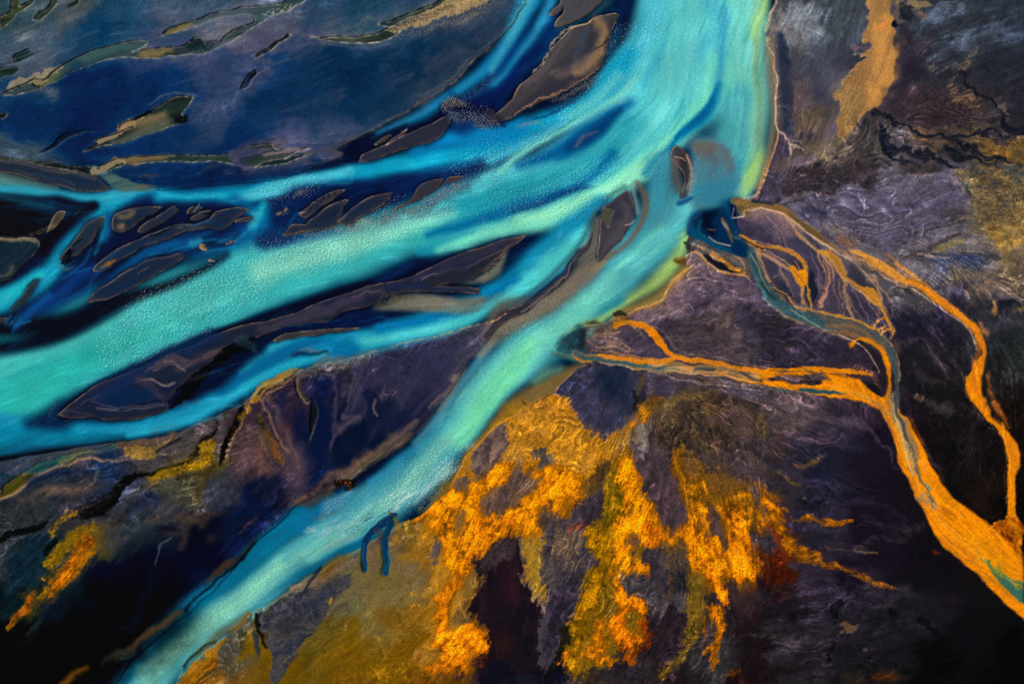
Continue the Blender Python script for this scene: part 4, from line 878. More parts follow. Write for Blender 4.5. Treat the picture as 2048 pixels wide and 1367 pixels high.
S("1785,0,10 1795,15,10 1790,35,8 1805,45,8", '5c5044', a=.8, f=6, warp=5, brk=('f', .5))
S("1800,5,14 1820,20,20 1830,10,20 1850,15,12", '7c6c50', a=.8, f=6, warp=6, brk=('f', .6), sharp=.3)
S("1800,20,12 1815,35,16 1805,10,10", '10182c', a=.8, f=6, warp=5, brk=('f', .6))
S("1830,28,8 1850,35,10 1845,45,6", '8c6c50', a=.6, f=4, tex=('q', -.2, .5))
# dark vegetated plain to the right
S("1800,60,20 1820,130,50 1800,180,30 1790,220,14", '1a1830', a=.7, f=14, warp=8, tex=('f', -.8, .8))
P("1790,190 1850,180 1910,190 1960,200 1960,260 1900,270 1830,260 1780,240 1770,215", '30222c', a=.7, f=20, warp=8, rough=.8)
for q, c, a in (("1860,140,20 1890,150,30 1920,130,26 1945,110,20 1955,95,10", '605848', .8), ("1900,175,20 1920,200,30 1945,215,30 1940,185,20", '6c5848', .8), ("1830,100,30 1880,90,20", '4c4048', .5),
                ("1990,200,16 2010,225,20 2025,240,10", '5c4c3c', .7), ("1960,240,40 2010,255,20", '3c3434', .7), ("1810,260,30 1880,270,40 1960,270,40 2040,262,20", '5c4c38', .6),
                ("1820,280,20 1850,290,26 1870,310,16", '6c5438', .7), ("1990,300,40 2040,280,30", '6c5430', .7), ("2000,310,10 2048,322,10", '8c6428', .7), ("1940,100,30 1990,60,30", '2c3c44', .5), ("1780,290,30 1740,310,40 1700,330,40", '4c4840', .6)):
    S(q, c, a=a, f=10, warp=6, tex=('l', -.2, .6), brk=('f', .5), rough=.9)
for q in ("1920,145,8 1940,165,6 1965,195,7 1990,215,8 2010,235,10 2020,248,18 2060,250,24", "1750,235,8 1790,245,6 1830,262,8 1880,272,7 1940,275,8 1990,268,6 2060,262,6", "1755,255,8 1780,300,14 1830,305,12 1860,320,10", "1750,225,6 1775,235,6 1795,262,6",
          "1890,295,10 1930,310,14 1970,325,10 2010,335,8 2060,342,8", "1900,280,6 1940,300,8 1990,318,8 2050,334,6", "1850,300,10 1880,315,12 1920,330,6", "1770,300,8 1800,320,8 1850,330,6"):
    S(q, '0a1026', a=.85, f=4, warp=6, brk=('l', .45), rough=1, rise=-.3)
S("1715,250,8 1722,258,8", '141c2c', a=.9, f=4, warp=3); S("1730,245,10 1735,255,10", '10242c', a=.8, f=5)
S("1690,285,20 1740,260,14 1700,310,14 1640,330,10", '302a34', a=.8, f=8, warp=6, tex=('k', -.3, .6))
S("1660,300,12 1680,302,10", '8c7480', a=.6, f=4, tex=('l', -.3, .5)); S("1600,330,20 1630,318,16", '6c6078', a=.7, f=4, warp=4)
P("1590,350 1640,330 1700,320 1760,330 1740,370 1700,368 1660,388 1620,380 1590,395 1570,385", '2e262e', a=.9, f=6, warp=5, brk=('f', .35), rough=.9)
P("1795,300 1860,330 1900,345 1850,345 1800,335", '3a342e', a=.6, f=10, tex=('l', -.3, .6))
# pale grey fan lobe
P("1555,405 1580,395 1600,382 1640,386 1662,390 1690,380 1715,368 1740,385 1760,360 1800,352 1850,348 1900,350 1920,365 1935,385 1940,402 1930,418 1910,428 1890,445 1850,460 1810,480 1770,500 1740,510 1700,470 1640,460 1600,430", '403e5c', mix=('l', '54526a'), a=.85, f=4, warp=4, brk=('l', .12), sharp=.3)
edge_line("1553,408 1570,398 1600,384 1640,388 1662,390 1690,382 1715,370", '84788c', a=.7, closed=False, w=5, f=4)
edge_line("1760,362 1800,352 1850,350 1895,352 1918,366 1933,385 1939,402 1928,416", '8c8090', a=.7, closed=False, w=6, f=5)
edge_line("1718,428 1740,412 1748,395 1760,388 1775,380 1795,374 1805,362", '7c7480', a=.6, closed=False, w=2)
S("1560,400,6 1550,415,4 1600,395,3", '16141c', a=.8, f=3, warp=2)
S("1795,492,6 1820,478,6 1850,462,5 1880,452,3", '302c34', a=.9, f=3, warp=3, brk=('l', .4), rise=-.2)
S("1805,512,5 1840,505,6 1870,490,6 1900,475,7 1920,465,6", '34322c', a=.85, f=3, warp=3, brk=('l', .3), rise=-.2)
S("1890,440,30 1920,430,30 1915,460,16", '342c34', a=.8, f=7, tex=('l', -.1, .4))
S("1920,355,20 1935,380,14 1945,400,10 1940,420,10", '2c3430', a=.8, f=8, warp=5, tex=('f', -.4, .6), rough=1)
P("1930,345 2060,338 2060,470 2030,470 1990,440 1960,430 1945,415 1950,390 1935,360", '504838', mix=('r', '655a44'), a=.7, f=12, warp=7, rough=1, rise=.15)
S("1960,360,60 2010,380,60 1970,430,40 2030,420,30", '2c3834', a=.75, f=14, tex=('q', .75, .3), rough=1)
S("2010,345,20 2045,350,20 2030,365,20", '2c3c3c', a=.8, f=9, warp=6, tex=('f', -.2, .5))
S("2005,450,6 2015,490,10 2010,520,14 2030,550,12", '6c6040', a=.8, f=6, warp=4)
P("1925,470 1950,462 1990,465 2005,490 2005,520 1990,545 1960,560 1930,560 1900,545 1890,520 1900,500 1920,490", '4c4a50', mix=('l', '62606a'), a=.8, f=8, warp=5)
P("1870,515 1900,505 1930,502 1960,508 1975,520 1960,535 1930,545 1895,548 1875,535", '1c2e58', mix=('l', '34406a'), a=.85, f=8, warp=4)
edge_line("1850,512 1880,500 1900,494 1930,500 1970,505", 'a8987c', a=.8, closed=False, w=2.5)
S("1870,500,10 1905,485,12 1925,478,8", '6c6440', a=.8, f=5, warp=3)
S("1920,545,30 1950,540,20 1990,560,20 1960,580,30", '544c40', a=.7, f=14, warp=6, rough=.8)
S("1850,480,40 1800,500,30 1830,530,20", '5c5864', a=.6, f=12, tex=('l', -.3, .8))
S("1830,512,4 1870,515,4 1900,514,3", 'a89080', a=.7, f=2, warp=2)
S("1740,490,20 1760,510,24 1800,530,16", '4c4c50', a=.6, f=10, warp=6)
S("1660,455,20 1700,460,20 1720,480,20 1690,480,16", '7c7064', a=.6, f=10, tex=('l', 0, .6)); S("1685,480,20 1700,490,16", '6c4438', a=.6, f=9)
S("1640,430,20 1600,415,10", '1a2048', a=.6, f=9, warp=4)
# far right folds
for q, c in (("1980,560,30 2030,540,40 2045,580,30", '6c6454'), ("1950,590,30 1990,575,30 2020,590,26 2040,620,14", '6c5c54'), ("1990,610,6 2010,597,5 2030,598,4 2045,620,4", '7c7478'), ("1900,540,20 1930,545,20 1950,555,10", '6c6450')):
    S(q, c, a=.6, f=9, warp=6, tex=('k', -.3, .7))
P("1992,607 2010,600 2030,602 2038,615 2020,625 2000,624", '12142c', a=.85, f=8, warp=4)
S("1990,600,6 1987,615,8 1982,625,5", 'b07838', a=.7, f=4, warp=3); S("2020,625,10 2040,615,8", '8c6c24', a=.5, f=6, warp=4)
S("1970,660,20 2000,640,24 2040,650,24", '343a48', a=.6, f=12, warp=6); S("2035,695,14 2045,720,20 2010,750,14", '283430', a=.6, f=10, warp=4)
S("2005,770,8 2015,775,6", '0a0408', a=.8, f=3); S("2010,760,20 2045,755,20", '34383c', a=.5, f=9)
S("1830,735,6 1850,755,8 1880,760,6", '3c3430', a=.4, f=6, warp=4); S("1800,690,14 1830,680,8 1850,690,10 1870,720,10 1885,745,6", '604a44', a=.5, f=7, warp=5, tex=('l', -.5, .8))
S("1840,795,10 1845,788,6", '6c4c30', a=.4, f=4); P("1826,785 1835,780 1848,795 1845,798 1828,796", '5c4438', a=.7, f=3, warp=2)
S("1855,800,6 1880,805,12 1895,825,14 1900,835,10", '4c3c38', a=.7, f=9, warp=5)
S("1920,800,10 1960,830,6 1945,850,10", '2c2428', a=.6, f=8, warp=6)
S("1840,880,6 1860,920,16 1875,935,14", '4c3438', a=.7, f=7, warp=4); S("1870,935,10 1872,945,8", '0a0408', a=.7, f=5)
S("1960,970,60 2010,960,30 1950,1000,40", '24100a', a=.6, f=24, warp=8); S("1910,980,60 1870,900,50", '0c080c', a=.5, f=24)
# lilac plain between the two orange streams
P("1378,545 1400,533 1470,525 1490,545 1505,560 1515,590 1540,620 1500,610 1480,615 1440,620 1400,630 1340,640 1290,640 1262,632 1290,620 1325,608 1345,575 1360,560", '5c5060', mix=('l', '453a54'), a=.75, f=4, warp=3)
S("1340,600,16 1365,565,14 1395,545,10 1440,520,6", '8c7470', a=.6, f=8, warp=4, tex=('l', -.8, 1))
S("1390,590,20 1440,590,40 1480,600,30", '342c48', a=.6, f=14, tex=('l', -.4, .8))
edge_line("1250,626 1280,615 1320,603 1332,590 1340,565 1365,548 1382,532 1372,512 1385,505 1400,508 1430,530 1460,545 1490,550 1498,556", 'b49c8c', a=.75, closed=False, w=1.8, f=1.8)
for x, y in ((1415, 660), (1433, 648), (1513, 628), (1530, 645), (1500, 720), (1525, 690), (1568, 690)):
    S("%d,%d,9 %d,%d,7" % (x, y, x + 8, y - 8), '2a1c14', a=.8, f=3, warp=3, brk=('t', .6), rise=-.2)
for q in ("1290,640,20 1350,620,20 1420,612,16 1480,590,14", "1330,680,12 1400,660,14 1450,640,16", "1420,690,6 1450,705,8 1500,720,8", "1360,640,30 1310,620,20", "1550,740,10 1500,700,8 1460,660,10"):
    S(q, '7c6864', a=.45, f=9, warp=6, tex=('l', -.1, .8))
for q in ("1300,660,24 1330,665,30", "1380,630,20 1400,600,20", "1500,640,20 1600,670,30 1680,690,40", "1250,660,12 1290,690,20 1350,712,10", "1560,720,40 1640,700,40 1720,720,30"):
    S(q, '221a38', a=.6, f=14, warp=6)
S("1430,705,4 1460,715,6 1500,730,4", '7c685c', a=.6, f=3, warp=3); S("1530,735,20 1480,740,10", '5c4448', a=.5, f=7, tex=('l', -.2, .8))
# fan of small threads north of the teal stream
P("1485,430 1500,420 1560,430 1620,470 1680,530 1740,560 1760,620 1780,640 1740,650 1690,640 1640,630 1580,620 1550,600 1530,560 1510,520 1490,490", '34304c', mix=('l', '443c50'), a=.8, f=7, warp=4)
S("1490,425,12 1520,420,16 1560,432,14 1580,450,10", '84706c', a=.7, f=7, warp=3)
P("1470,440 1490,437 1530,460 1570,490 1560,500 1520,480 1485,470", '2a2444', a=.85, f=4, warp=2)
for q, c in (("1545,470,12 1560,500,12", '4a4258'), ("1580,520,20 1620,560,20 1640,600,16", '24223c'), ("1620,500,16 1650,540,20 1670,600,16", '2c2a44'), ("1650,470,16 1700,520,14", '3a344c'), ("1700,540,20 1730,570,26 1760,600,20", '26243c'), ("1560,560,14 1580,600,16", '24223c')):
    S(q, c, a=.7, f=7, warp=4)
def thread(s, c='b87428', rim='94806c', a=.9, w=3):
    pp = pts(s); q = ' '.join('%g,%g,%g' % (x, y, z + 2.5) for x, y, z in pp)
    S(q, rim, a=a * .7, f=1.5, warp=1.5); S(s, c, a=a, f=1.4, warp=1.5, rough=.2, gloss=.6, rise=-.15)
thread("1478,402,14 1500,408,14 1545,415,14 1580,432,13 1620,465,12 1655,488,7 1690,508,4", '74583c', 'a89c94')
thread("1480,412,4 1540,424,4 1570,438,5 1600,470,5 1640,500,4 1665,545,3 1657,575,3 1640,612,3", '8c6c50', 'a89488')
thread("1580,442,8 1585,450,4", '70645c')
thread("1640,503,5 1662,512,10 1672,525,18 1682,545,12 1692,560,8 1715,575,7 1740,590,18 1752,602,12 1765,620,5 1780,655,3", 'b8802c', 'a08468')
thread("1490,487,4 1530,492,6 1560,494,6 1590,508,9 1605,525,8 1612,545,4 1614,570,3 1620,618,3", 'c07c20', '8c7464')
thread("1583,535,6 1590,545,10 1605,570,4 1605,600,3 1618,620,3", 'c07c20', '8c7464')
P("1598,545 1610,540 1614,555 1608,570 1600,560", 'c88418', f=2, warp=1.5)
thread("1490,500,3 1530,512,4 1560,528,4 1580,540,4", 'a07c58', '84706c')
thread("1536,565,4 1560,590,5 1580,615,4 1600,622,3", '94682c', '6c5c54', a=.8)
thread("1690,560,3 1695,600,3 1703,635,3", '94744c', '84746c', a=.7)
thread("1748,555,3 1758,590,3 1770,620,3 1782,655,4 1785,670,3", '74583c', '8c7864', a=.8)
thread("1700,502,4 1720,505,8 1745,520,14 1780,545,18 1810,565,12 1840,575,6", 'b48038', '8c7868')
thread("1790,525,5 1825,550,5 1850,575,6 1865,585,4", 'b07c3c', '8c6c54', a=.8)
S("1700,510,6 1730,525,16 1780,550,16 1830,575,18 1845,582,12", 'b47c30', a=.8, f=6, warp=4, tex=('l', -.9, .9))
S("1690,510,3 1735,555,5 1745,560,4", '9c7c60', a=.6, f=3, warp=2)
thread("1690,518,2 1730,545,3 1780,600,4", '8c7868', '6c6468', a=.6)
edge_line("1550,428 1590,448 1640,480 1680,505 1700,520 1740,548 1790,565 1850,595 1890,620 1920,640 1940,662 1950,690", 'b09c90', a=.75, closed=False, w=1.6)
# upper eastern orange stream
stream = dict(rough=.15, gloss=.6, mix=('l', 'ae6c14'))
S("1820,560,10 1850,578,18 1880,598,17 1905,618,14 1930,640,13 1950,662,15 1960,685,14 1965,710,10 1955,735,22 1945,765,30 1955,800,18 1975,830,14 1995,850,14 2012,880,18 2025,910,22 2025,950,16 2022,990,16 2025,1020,18 2028,1050,30", 'c8780e', f=2.5, warp=2, **stream)
S("1840,570,10 1890,602,10 1930,638,8 1952,668,8 1955,700,8", 'c47e28', a=.6, f=4)
S("1950,660,4 1955,700,6 1945,730,8 1948,780,8", 'b8641c', a=.6, f=5); S("1975,750,4 1978,790,6 1990,810,14 2005,830,10 2015,860,6", '9c5c2c', a=.7, f=5, warp=3)
S("1965,800,4 1985,830,7 2000,850,3", '1c1014', a=.9, f=2.5, warp=2)
edge_line("1925,745 1930,780 1945,810 1965,840 1985,860 2005,880 2012,910 2010,960 2012,1010", '8c7460', a=.5, closed=False, w=1.5)
S("1980,690,5 1985,720,6 1990,745,6", '34302c', a=.7, f=4); S("2000,775,4 2002,1010,4", '0', a=0) if 0 else None
S("1965,660,10 1972,670,6 1960,650,8", 'b4743c', a=.7, f=5, warp=3)
# teal stream from the bay down to the junction
S("1462,500,6 1480,490,16 1495,500,22 1508,520,20 1518,550,18 1532,580,18 1550,602,20 1575,615,16 1600,622,12", '1c4c60', f=3, warp=2, mix=('l', '30444c'), rough=.15, gloss=.6)
S("1452,420,16 1470,440,16 1478,465,14 1490,490,14", '0c2c44', f=4, warp=2, rough=.1)
S("1500,495,3 1512,530,3 1524,570,3 1545,598,3", '5c7c84', a=.5, f=2)
S("1540,592,10 1575,620,26 1620,636,30 1660,642,34 1700,652,36 1740,668,34 1768,690,28 1786,715,22 1792,740,16", '5c5040', f=2.5, warp=2, mix=('l', '30444c'), rough=.15, gloss=.6)
S("1545,600,8 1570,620,10 1610,640,8 1650,655,7 1680,668,5", '30606c', a=.9, f=4, warp=2)
S("1640,648,8 1690,650,10 1730,665,10 1765,690,8", '74583c', a=.7, f=4, warp=3); S("1660,636,6 1710,645,8 1750,665,6", '54483c', a=.7, f=4)
S("1660,660,10 1700,668,12 1730,680,10", '6c5038', a=.8, f=4, warp=3)
S("1700,690,8 1730,680,10 1760,695,10 1772,720,12 1776,745,12 1775,780,12 1774,800,8", 'c87808', f=2.5, warp=2, **stream)
S("1775,690,12 1788,715,14 1793,745,12 1795,775,10 1797,800,10", '34444c', f=2.5, warp=2, rough=.2, gloss=.5)
edge_line("1580,618 1620,622 1680,632 1710,640 1745,655 1770,675 1785,690 1797,715 1797,760", 'c48834', a=.8, closed=False, w=2)
edge_line("1540,600 1580,635 1640,660 1690,676 1715,690 1738,710 1755,735", 'a8804c', a=.7, closed=False, w=1.6)
S("1718,690,16 1745,712,14 1760,735,16 1768,760,18 1764,785,14 1755,770,10", '1c1620', a=.95, f=3, warp=2)
for q in ("1745,658,3 1755,645,3 1768,635,3", "1760,668,3 1772,660,3 1785,658,3 1788,668,3 1782,678,3", "1768,635,3 1775,645,3", "1755,660,3 1770,655,3"):
    S(q, 'c48420', a=.9, f=1.4)
S("1485,515,8 1520,540,6", '', a=0) if 0 else None
# streams of the mouth with orange lacing
for q, w in (("1378,500,8 1400,512,6 1430,530,8 1460,545,8 1495,548,8", 1), ("1400,490,6 1440,500,8 1470,520,8 1500,548,6", 1)):
    S(q, '96682c', a=.9, f=4, warp=3, brk=('f', .4), **stream)
S("1400,500,6 1430,520,6 1450,538,8 1470,545,6", '14101c', a=.9, f=3, warp=2)
S("1440,515,8 1465,530,10 1490,545,8", 'c07818', a=.8, f=4, warp=3, brk=('l', .5))
S("1440,505,6 1460,515,8 1480,530,6", '3c4c54', a=.8, f=4, warp=3); S("1375,480,10 1382,495,12 1376,508,6", '2c241c', a=.8, f=4, warp=4, brk=('f', .6))
S("1352,520,8 1365,518,12 1372,525,8", '5c3c18', a=.8, f=4, warp=3)
S("1390,500,3 1420,512,3 1450,530,2", 'a09484', a=.7, f=2)
S("1480,470,5 1510,485,6 1540,492,6", 'a06c28', a=.9, f=3, warp=3); S("1508,490,4 1518,520,3 1530,545,3 1538,565,3", 'b08464', a=.8, f=2, warp=2)
S("1478,410,16 1490,425,14 1500,430,8", '5c4c34', a=.9, f=4, warp=3); edge_line("1465,432 1470,415 1468,435 1490,434 1488,420 1505,417", 'a8988c', a=.7, closed=False, w=1.5)
S("1450,500,14 1470,490,20 1500,500,10", '24445c', a=.6, f=6, tex=('l', 0, .5))
# lower-left stream: teal at the mouth, orange upstream
S("1250,630,10 1228,640,12 1220,650,8", '5c4824', a=.9, f=4, warp=3)
S("1228,628,10 1240,622,14 1248,625,8", '1c1a18', a=.8, f=3, warp=3, brk=('f', .4))
S("1175,655,16 1192,650,16 1205,665,12", '3c2018', a=.8, f=6, warp=4, tex=('k', -.8, .8), rough=1); S("1168,665,14 1165,690,12", '0c1c28', a=.8, f=6)
for q in ("1190,670,8 1215,660,8 1240,655,8", "1210,690,8 1240,690,10 1270,700,8", "1195,690,8 1220,700,6", "1180,680,6 1200,700,6"):
    S(q, 'a08474', a=.6, f=4, warp=4, tex=('l', -.1, .5))
edge_line("1240,645 1260,650 1280,665 1300,685 1330,707", 'b09888', a=.7, closed=False, w=1.6)
P("1242,650 1258,652 1278,668 1300,690 1325,705 1350,716 1320,716 1290,712 1265,698 1245,680 1238,665", '342c48', mix=('l', '44384c'), f=2, warp=2)
S("1228,648,10 1250,645,10 1280,650,10 1300,660,14 1315,680,14 1330,698,12 1350,712,10 1370,718,12", 'c87810', f=2.5, warp=2, brk=('f', .15), sharp=.3, **stream)
S("1225,645,8 1240,642,8 1265,655,4", '7c5c24', a=.8, f=4, warp=3)
P("1345,640 1400,650 1440,690 1500,730 1536,738 1500,740 1440,730 1390,718 1360,712 1330,680 1315,655", '2c2438', mix=('l', '44383c'), a=.8, f=5, warp=3)
S("1150,705,12 1170,712,14 1200,718,16 1250,724,18 1290,730,20 1340,735,22 1400,742,24 1460,748,26 1520,754,30", '6c5c48', f=2.5, warp=2, brk=('l', .1), sharp=.3, **stream)
S("1150,704,8 1175,714,9 1210,722,8 1250,727,7 1300,733,6 1360,737,6", '1c4c5c', a=.9, f=3, warp=1.5)
S("1200,712,8 1240,717,10 1290,721,10 1330,722,8 1360,718,10 1400,722,10 1450,732,10 1500,742,12 1540,745,12", 'c07820', a=.9, f=3, warp=2, brk=('l', .2), **stream)
S("1300,728,8 1370,735,12 1440,745,14 1510,752,16", 'b89470', a=.75, f=4, warp=2, tex=('l', .1, .5)); S("1280,735,8 1340,742,8 1400,748,8 1480,760,8", '4c6c78', a=.7, f=4, tex=('l', .1, .6))
S("1392,738,6 1430,740,6", '1c2c40', a=.8, f=3)
S("1340,745,4 1400,750,8 1450,758,8 1480,765,4", '3a3440', a=.9, f=3, warp=2); S("1440,748,3 1480,762,3", 'c07820', a=.8, f=2); S("1480,745,5 1500,756,5 1530,765,4", '24303c', a=.8, f=2)
S("1300,745,3 1360,755,3 1440,765,3 1500,770,3 1550,780,3", 'a08468', a=.6, f=2.5)
S("1200,726,2 1260,735,3 1278,745,3 1285,755,2", 'b4a08c', a=.8, f=2)
S("1530,748,18 1580,742,16 1630,737,14 1690,742,8 1740,752,6", 'c87c0c', f=3, warp=2, brk=('f', .2), **stream)
S("1530,765,12 1580,770,14 1620,775,20 1660,775,34 1700,780,36 1740,792,30 1775,815,34 1795,845,40 1810,880,44 1822,910,52 1840,950,56 1860,985,60 1880,1015,66 1910,1050,86 1950,1085,100 1990,1120,96 2030,1160,96 2090,1215,96", 'dc8408', f=2.5, warp=2, **stream)
S("1650,748,10 1690,760,20 1720,775,20", 'dc8408', f=3, warp=3, **stream)
S("1560,745,6 1590,735,8 1620,740,8 1640,752,6 1600,752,8 1570,752,4", '54443c', a=.9, f=2.5, tex=('l', -.3, .5))
S("1640,738,3 1650,750,3 1660,760,3", '4c3830', a=.7, f=2); P("1605,755 1640,760 1645,764 1630,768 1610,768 1598,762", '241a28', f=2, warp=2, brk=('f', .2))
S("1540,758,5 1580,762,4 1600,762,3", '1c1828', f=2.5, a=.9); S("1530,774,8 1570,778,8 1590,780,6", '34424c', a=.9, f=2.5, tex=('l', -.6, .8))
S("1600,777,7 1625,779,9 1655,782,8 1685,784,4", '10485c', f=2, warp=1.5, rough=.1)
S("1540,780,3 1590,785,3 1640,790,3 1670,797,3", '3a3034', a=.8, f=2)
S("1700,737,10 1725,745,12 1745,755,10 1755,770,6", '6c4828', a=.85, f=5, warp=4, tex=('s', -.1, .6), rough=1)
P("1730,765 1745,765 1760,775 1768,790 1770,793 1758,788 1742,778", '14101a', f=2, warp=2, brk=('s', .3))
S("1683,782,3 1720,788,4 1750,805,5 1775,830,5", '7c6c54', a=.7, f=2.5, warp=2)
S("1785,790,16 1792,820,22 1800,850,22 1812,880,22 1822,905,22 1826,930,12", '6c6858', a=.8, f=5, warp=3, tex=('k', -1.2, 1))
S("1790,790,3 1794,820,4 1804,850,4 1812,880,4 1820,900,4", '202430', a=.85, f=1.8, warp=1.5); S("1782,800,5 1795,845,6 1806,880,6 1815,910,4", '7c8478', a=.6, f=2.5)
S("1778,770,8 1778,800,12 1780,830,8", '94602c', a=.5, f=4)
S("1810,890,14 1820,920,16 1828,945,14", '8c8468', a=.8, f=3, warp=2, tex=('s', -.2, .4)); S("1828,930,4 1838,950,5 1848,965,5", '3c4c58', a=.8, f=2, warp=3)
S("1816,930,2 1826,955,2 1838,975,3", '343038', a=.7, f=1.5, warp=3); S("1840,920,10 1850,940,8", 'b89068', a=.5, f=3, tex=('s', 0, .4))
S("1853,968,8 1860,978,9", '6c8468', a=.85, f=3)
S("1845,990,18 1860,1000,26 1872,1012,22", '8c7c5c', a=.8, f=4, warp=3, tex=('s', -.1, .35)); S("1850,990,16 1868,1008,18", '3c3834', a=.7, f=4, tex=('q', .5, .3)); S("1834,996,6 1845,1002,5", '6c6c60', a=.8, f=2)
S("1880,1030,5 1895,1045,4 1915,1070,4 1935,1090,3 1950,1105,4", '9c7434', a=.8, f=3, warp=3)
S("1945,1103,3 1965,1122,6 1985,1138,9 2005,1160,14 2030,1185,18 2060,1212,22", '1c6454', a=.95, f=2.5, warp=3, rough=.1)
S("1996,1132,4 2003,1145,7 2015,1155,6 2030,1165,5 2045,1175,8", '2c7058', a=.9, f=2, warp=2); S("2015,1155,3 2035,1180,4", 'a08838', a=.6, f=2)
S("1930,1080,30 1970,1110,30 2010,1140,30", 'b47c0c', a=.5, f=14, warp=6)
S("1930,1095,1.5 1960,1088,1.5 1983,1080,1.5", '8c5810', a=.5, f=1.5)
S("1985,1050,8 2005,1040,6 2015,1030,6", 'b0681c', a=.9, f=3, warp=3, brk=('f', .3))
P("1990,1052 2005,1042 2018,1030 2040,1040 2042,1080 2048,1120 2030,1105 2010,1080", '9c5408', mix=('f', '6c3408'), f=4, warp=3)
S("2025,1040,12 2032,1070,14 2040,1110,14", 'c07810', a=.8, f=4, warp=3, tex=('q', -.8, .8)); S("2005,1070,10 2015,1075,12", '4c2008', a=.8, f=6, warp=3)
S("2052,1040,16 2055,1200,20", '080404', a=.9, f=6)
edge_line("1760,800 1775,835 1785,870 1795,910 1810,950 1830,985 1850,1020 1880,1060 1920,1100 1960,1140 2000,1175 2050,1220", '5c4444', a=.6, closed=False, w=2, f=2)
S("1820,840,3 1835,870,4 1845,890,3", '8c4c14', a=.5, f=2.5)
S("1885,960,4 1870,930,3 1850,900,3", '5c3c34', a=.5, f=3)
# lilac stripes in the big dark plain
for q, c, a in (("1650,800,10 1620,810,20 1560,815,30", '544a52', .6), ("1680,840,5 1710,850,6 1740,862,6 1760,880,5 1785,915,5 1800,940,4", '4c4260', .8), ("1650,835,4 1690,835,4 1720,850,3", '4c4458', .7), ("1640,860,8 1680,890,10 1720,905,10", '34345c', .5),
                ("1560,830,30 1600,870,30 1640,880,20", '5c4c4c', .5), ("1700,1000,8 1760,1010,8 1820,1050,8 1850,1060,6", '34284c', .5), ("1720,1045,10 1780,1050,8 1840,1065,6", '403844', .6), ("1780,1075,4 1820,1072,4", '54484c', .5),
                ("1620,960,16 1680,970,14 1760,985,8", '241c3c', .6), ("1720,1090,6 1760,1085,6 1700,1100,6", '3c3440', .6), ("1560,1060,6 1600,1050,8 1680,1060,10", '3a3448', .6), ("1700,1160,30 1760,1170,24 1830,1180,20", '2c2834', .6),
                ("1820,1160,8 1780,1200,14 1720,1210,14 1680,1200,14", '302c3c', .6), ("1650,1240,14 1700,1255,14 1760,1260,12", '282434', .5), ("1890,1190,16 1920,1200,16", '2c1c24', .5), ("1550,1230,14 1600,1240,10 1640,1220,10", '3c3440', .5),
                ("1540,1250,30 1600,1270,40 1660,1260,30", '2a2424', .5), ("1700,1290,20 1770,1290,16 1830,1280,12", '18141e', .6)):
    S(q, c, a=a, f=9, warp=6, tex=('l', -.6, 1))
for q in ("1690,1195,14 1670,1220,14 1665,1240,8", "1775,1220,12 1790,1228,10", "1665,1270,8 1655,1300,10 1650,1320,6", "1705,975,8 1715,978,6", "1840,1240,16 1870,1260,12", "1700,1045,3 1760,1050,3"):
    S(q, '08050c', a=.8, f=6, warp=5, brk=('f', .4))
S("1690,1245,14 1705,1255,14 1690,1262,8", '5c4834', a=.8, f=6, warp=4, brk=('t', .4)); S("1665,1235,6 1680,1228,3", '6c6478', a=.6, f=2, tex=('q', 0, .4))
S("1590,930,6 1620,922,10 1650,915,6", '6c5420', a=.7, f=5, warp=4); S("1555,945,6 1575,960,6 1595,968,5", '6c5420', a=.7, f=4, warp=4)
S("1550,860,12 1560,880,16 1540,920,16 1565,900,14", '3a2424', a=.7, f=8, warp=5); S("1570,830,4 1580,845,4", '34302c', a=.8, f=3)
S("1660,910,20 1720,900,20", '0c1440', a=.5, f=14); S("1640,950,20 1660,940,10", '04183a', a=.5, f=10)
S("1705,1100,3 1730,1103,4 1750,1102,3", '74603c', a=.7, f=3, brk=('s', .6)); S("1870,1100,6 1875,1102,5", '6c2c08', a=.8, f=4)
S("1760,1350,20 1790,1348,16", '5c2c08', a=.5, f=9, warp=4); S("1720,1360,20 1690,1350,14", '3c2c10', a=.5, f=10)

# ------------------------------------------------------------------ between mouth and orange ground
edge_line("1170,727 1140,750 1110,777 1120,790 1145,802 1155,822 1165,850 1170,865 1185,870 1200,875", '8c8088', a=.7, closed=False, w=2)
P("1170,727 1220,732 1260,737 1275,745 1280,755 1272,775 1268,800 1255,825 1240,845 1225,865 1205,877 1190,872 1172,868 1165,852 1158,835 1155,815 1145,800 1125,790 1112,777 1140,750", '1c244a', mix=('l', '302e4c'), f=2, warp=1.5, brk=('l', .15), sharp=.3, rough=.3)
P("1200,740 1240,745 1255,760 1250,800 1215,810 1195,780", '061a40', a=.8, f=18, warp=5)
S("1150,770,24 1130,785,14 1150,800,20", '3c3c58', a=.7, f=8, warp=4, tex=('l', -.6, .8)); S("1165,830,14 1215,825,8", '5c5068', a=.5, f=5, tex=('l', .1, .5)); S("1170,850,10 1210,860,20", '202a54', a=.6, f=8)
P("1290,742 1330,745 1345,760 1352,775 1340,790 1315,797 1298,795 1300,770", '342c48', mix=('l', '403650'), f=2, warp=1.5)
edge_line("1330,743 1340,755 1350,772 1335,790 1312,798", 'a09484', a=.7, closed=False, w=1.6)
S("1270,738,6 1283,745,10 1280,765,9 1275,785,6 1272,800,4", '3a3024', a=.95, f=2.5, warp=2, brk=('f', .2)); S("1268,780,4 1273,800,6 1265,815,5", '0c0c18', f=2.5, brk=('s', .4))
S("1295,750,12 1298,780,14 1296,795,10", '74686c', a=.5, f=5, tex=('s', -.2, .6))
S("1335,742,3 1345,760,3 1358,775,4", '3c3024', a=.9, f=2)
S("1350,755,14 1400,765,10 1460,775,10 1520,785,10", '3c3850', a=.8, f=7, warp=3)
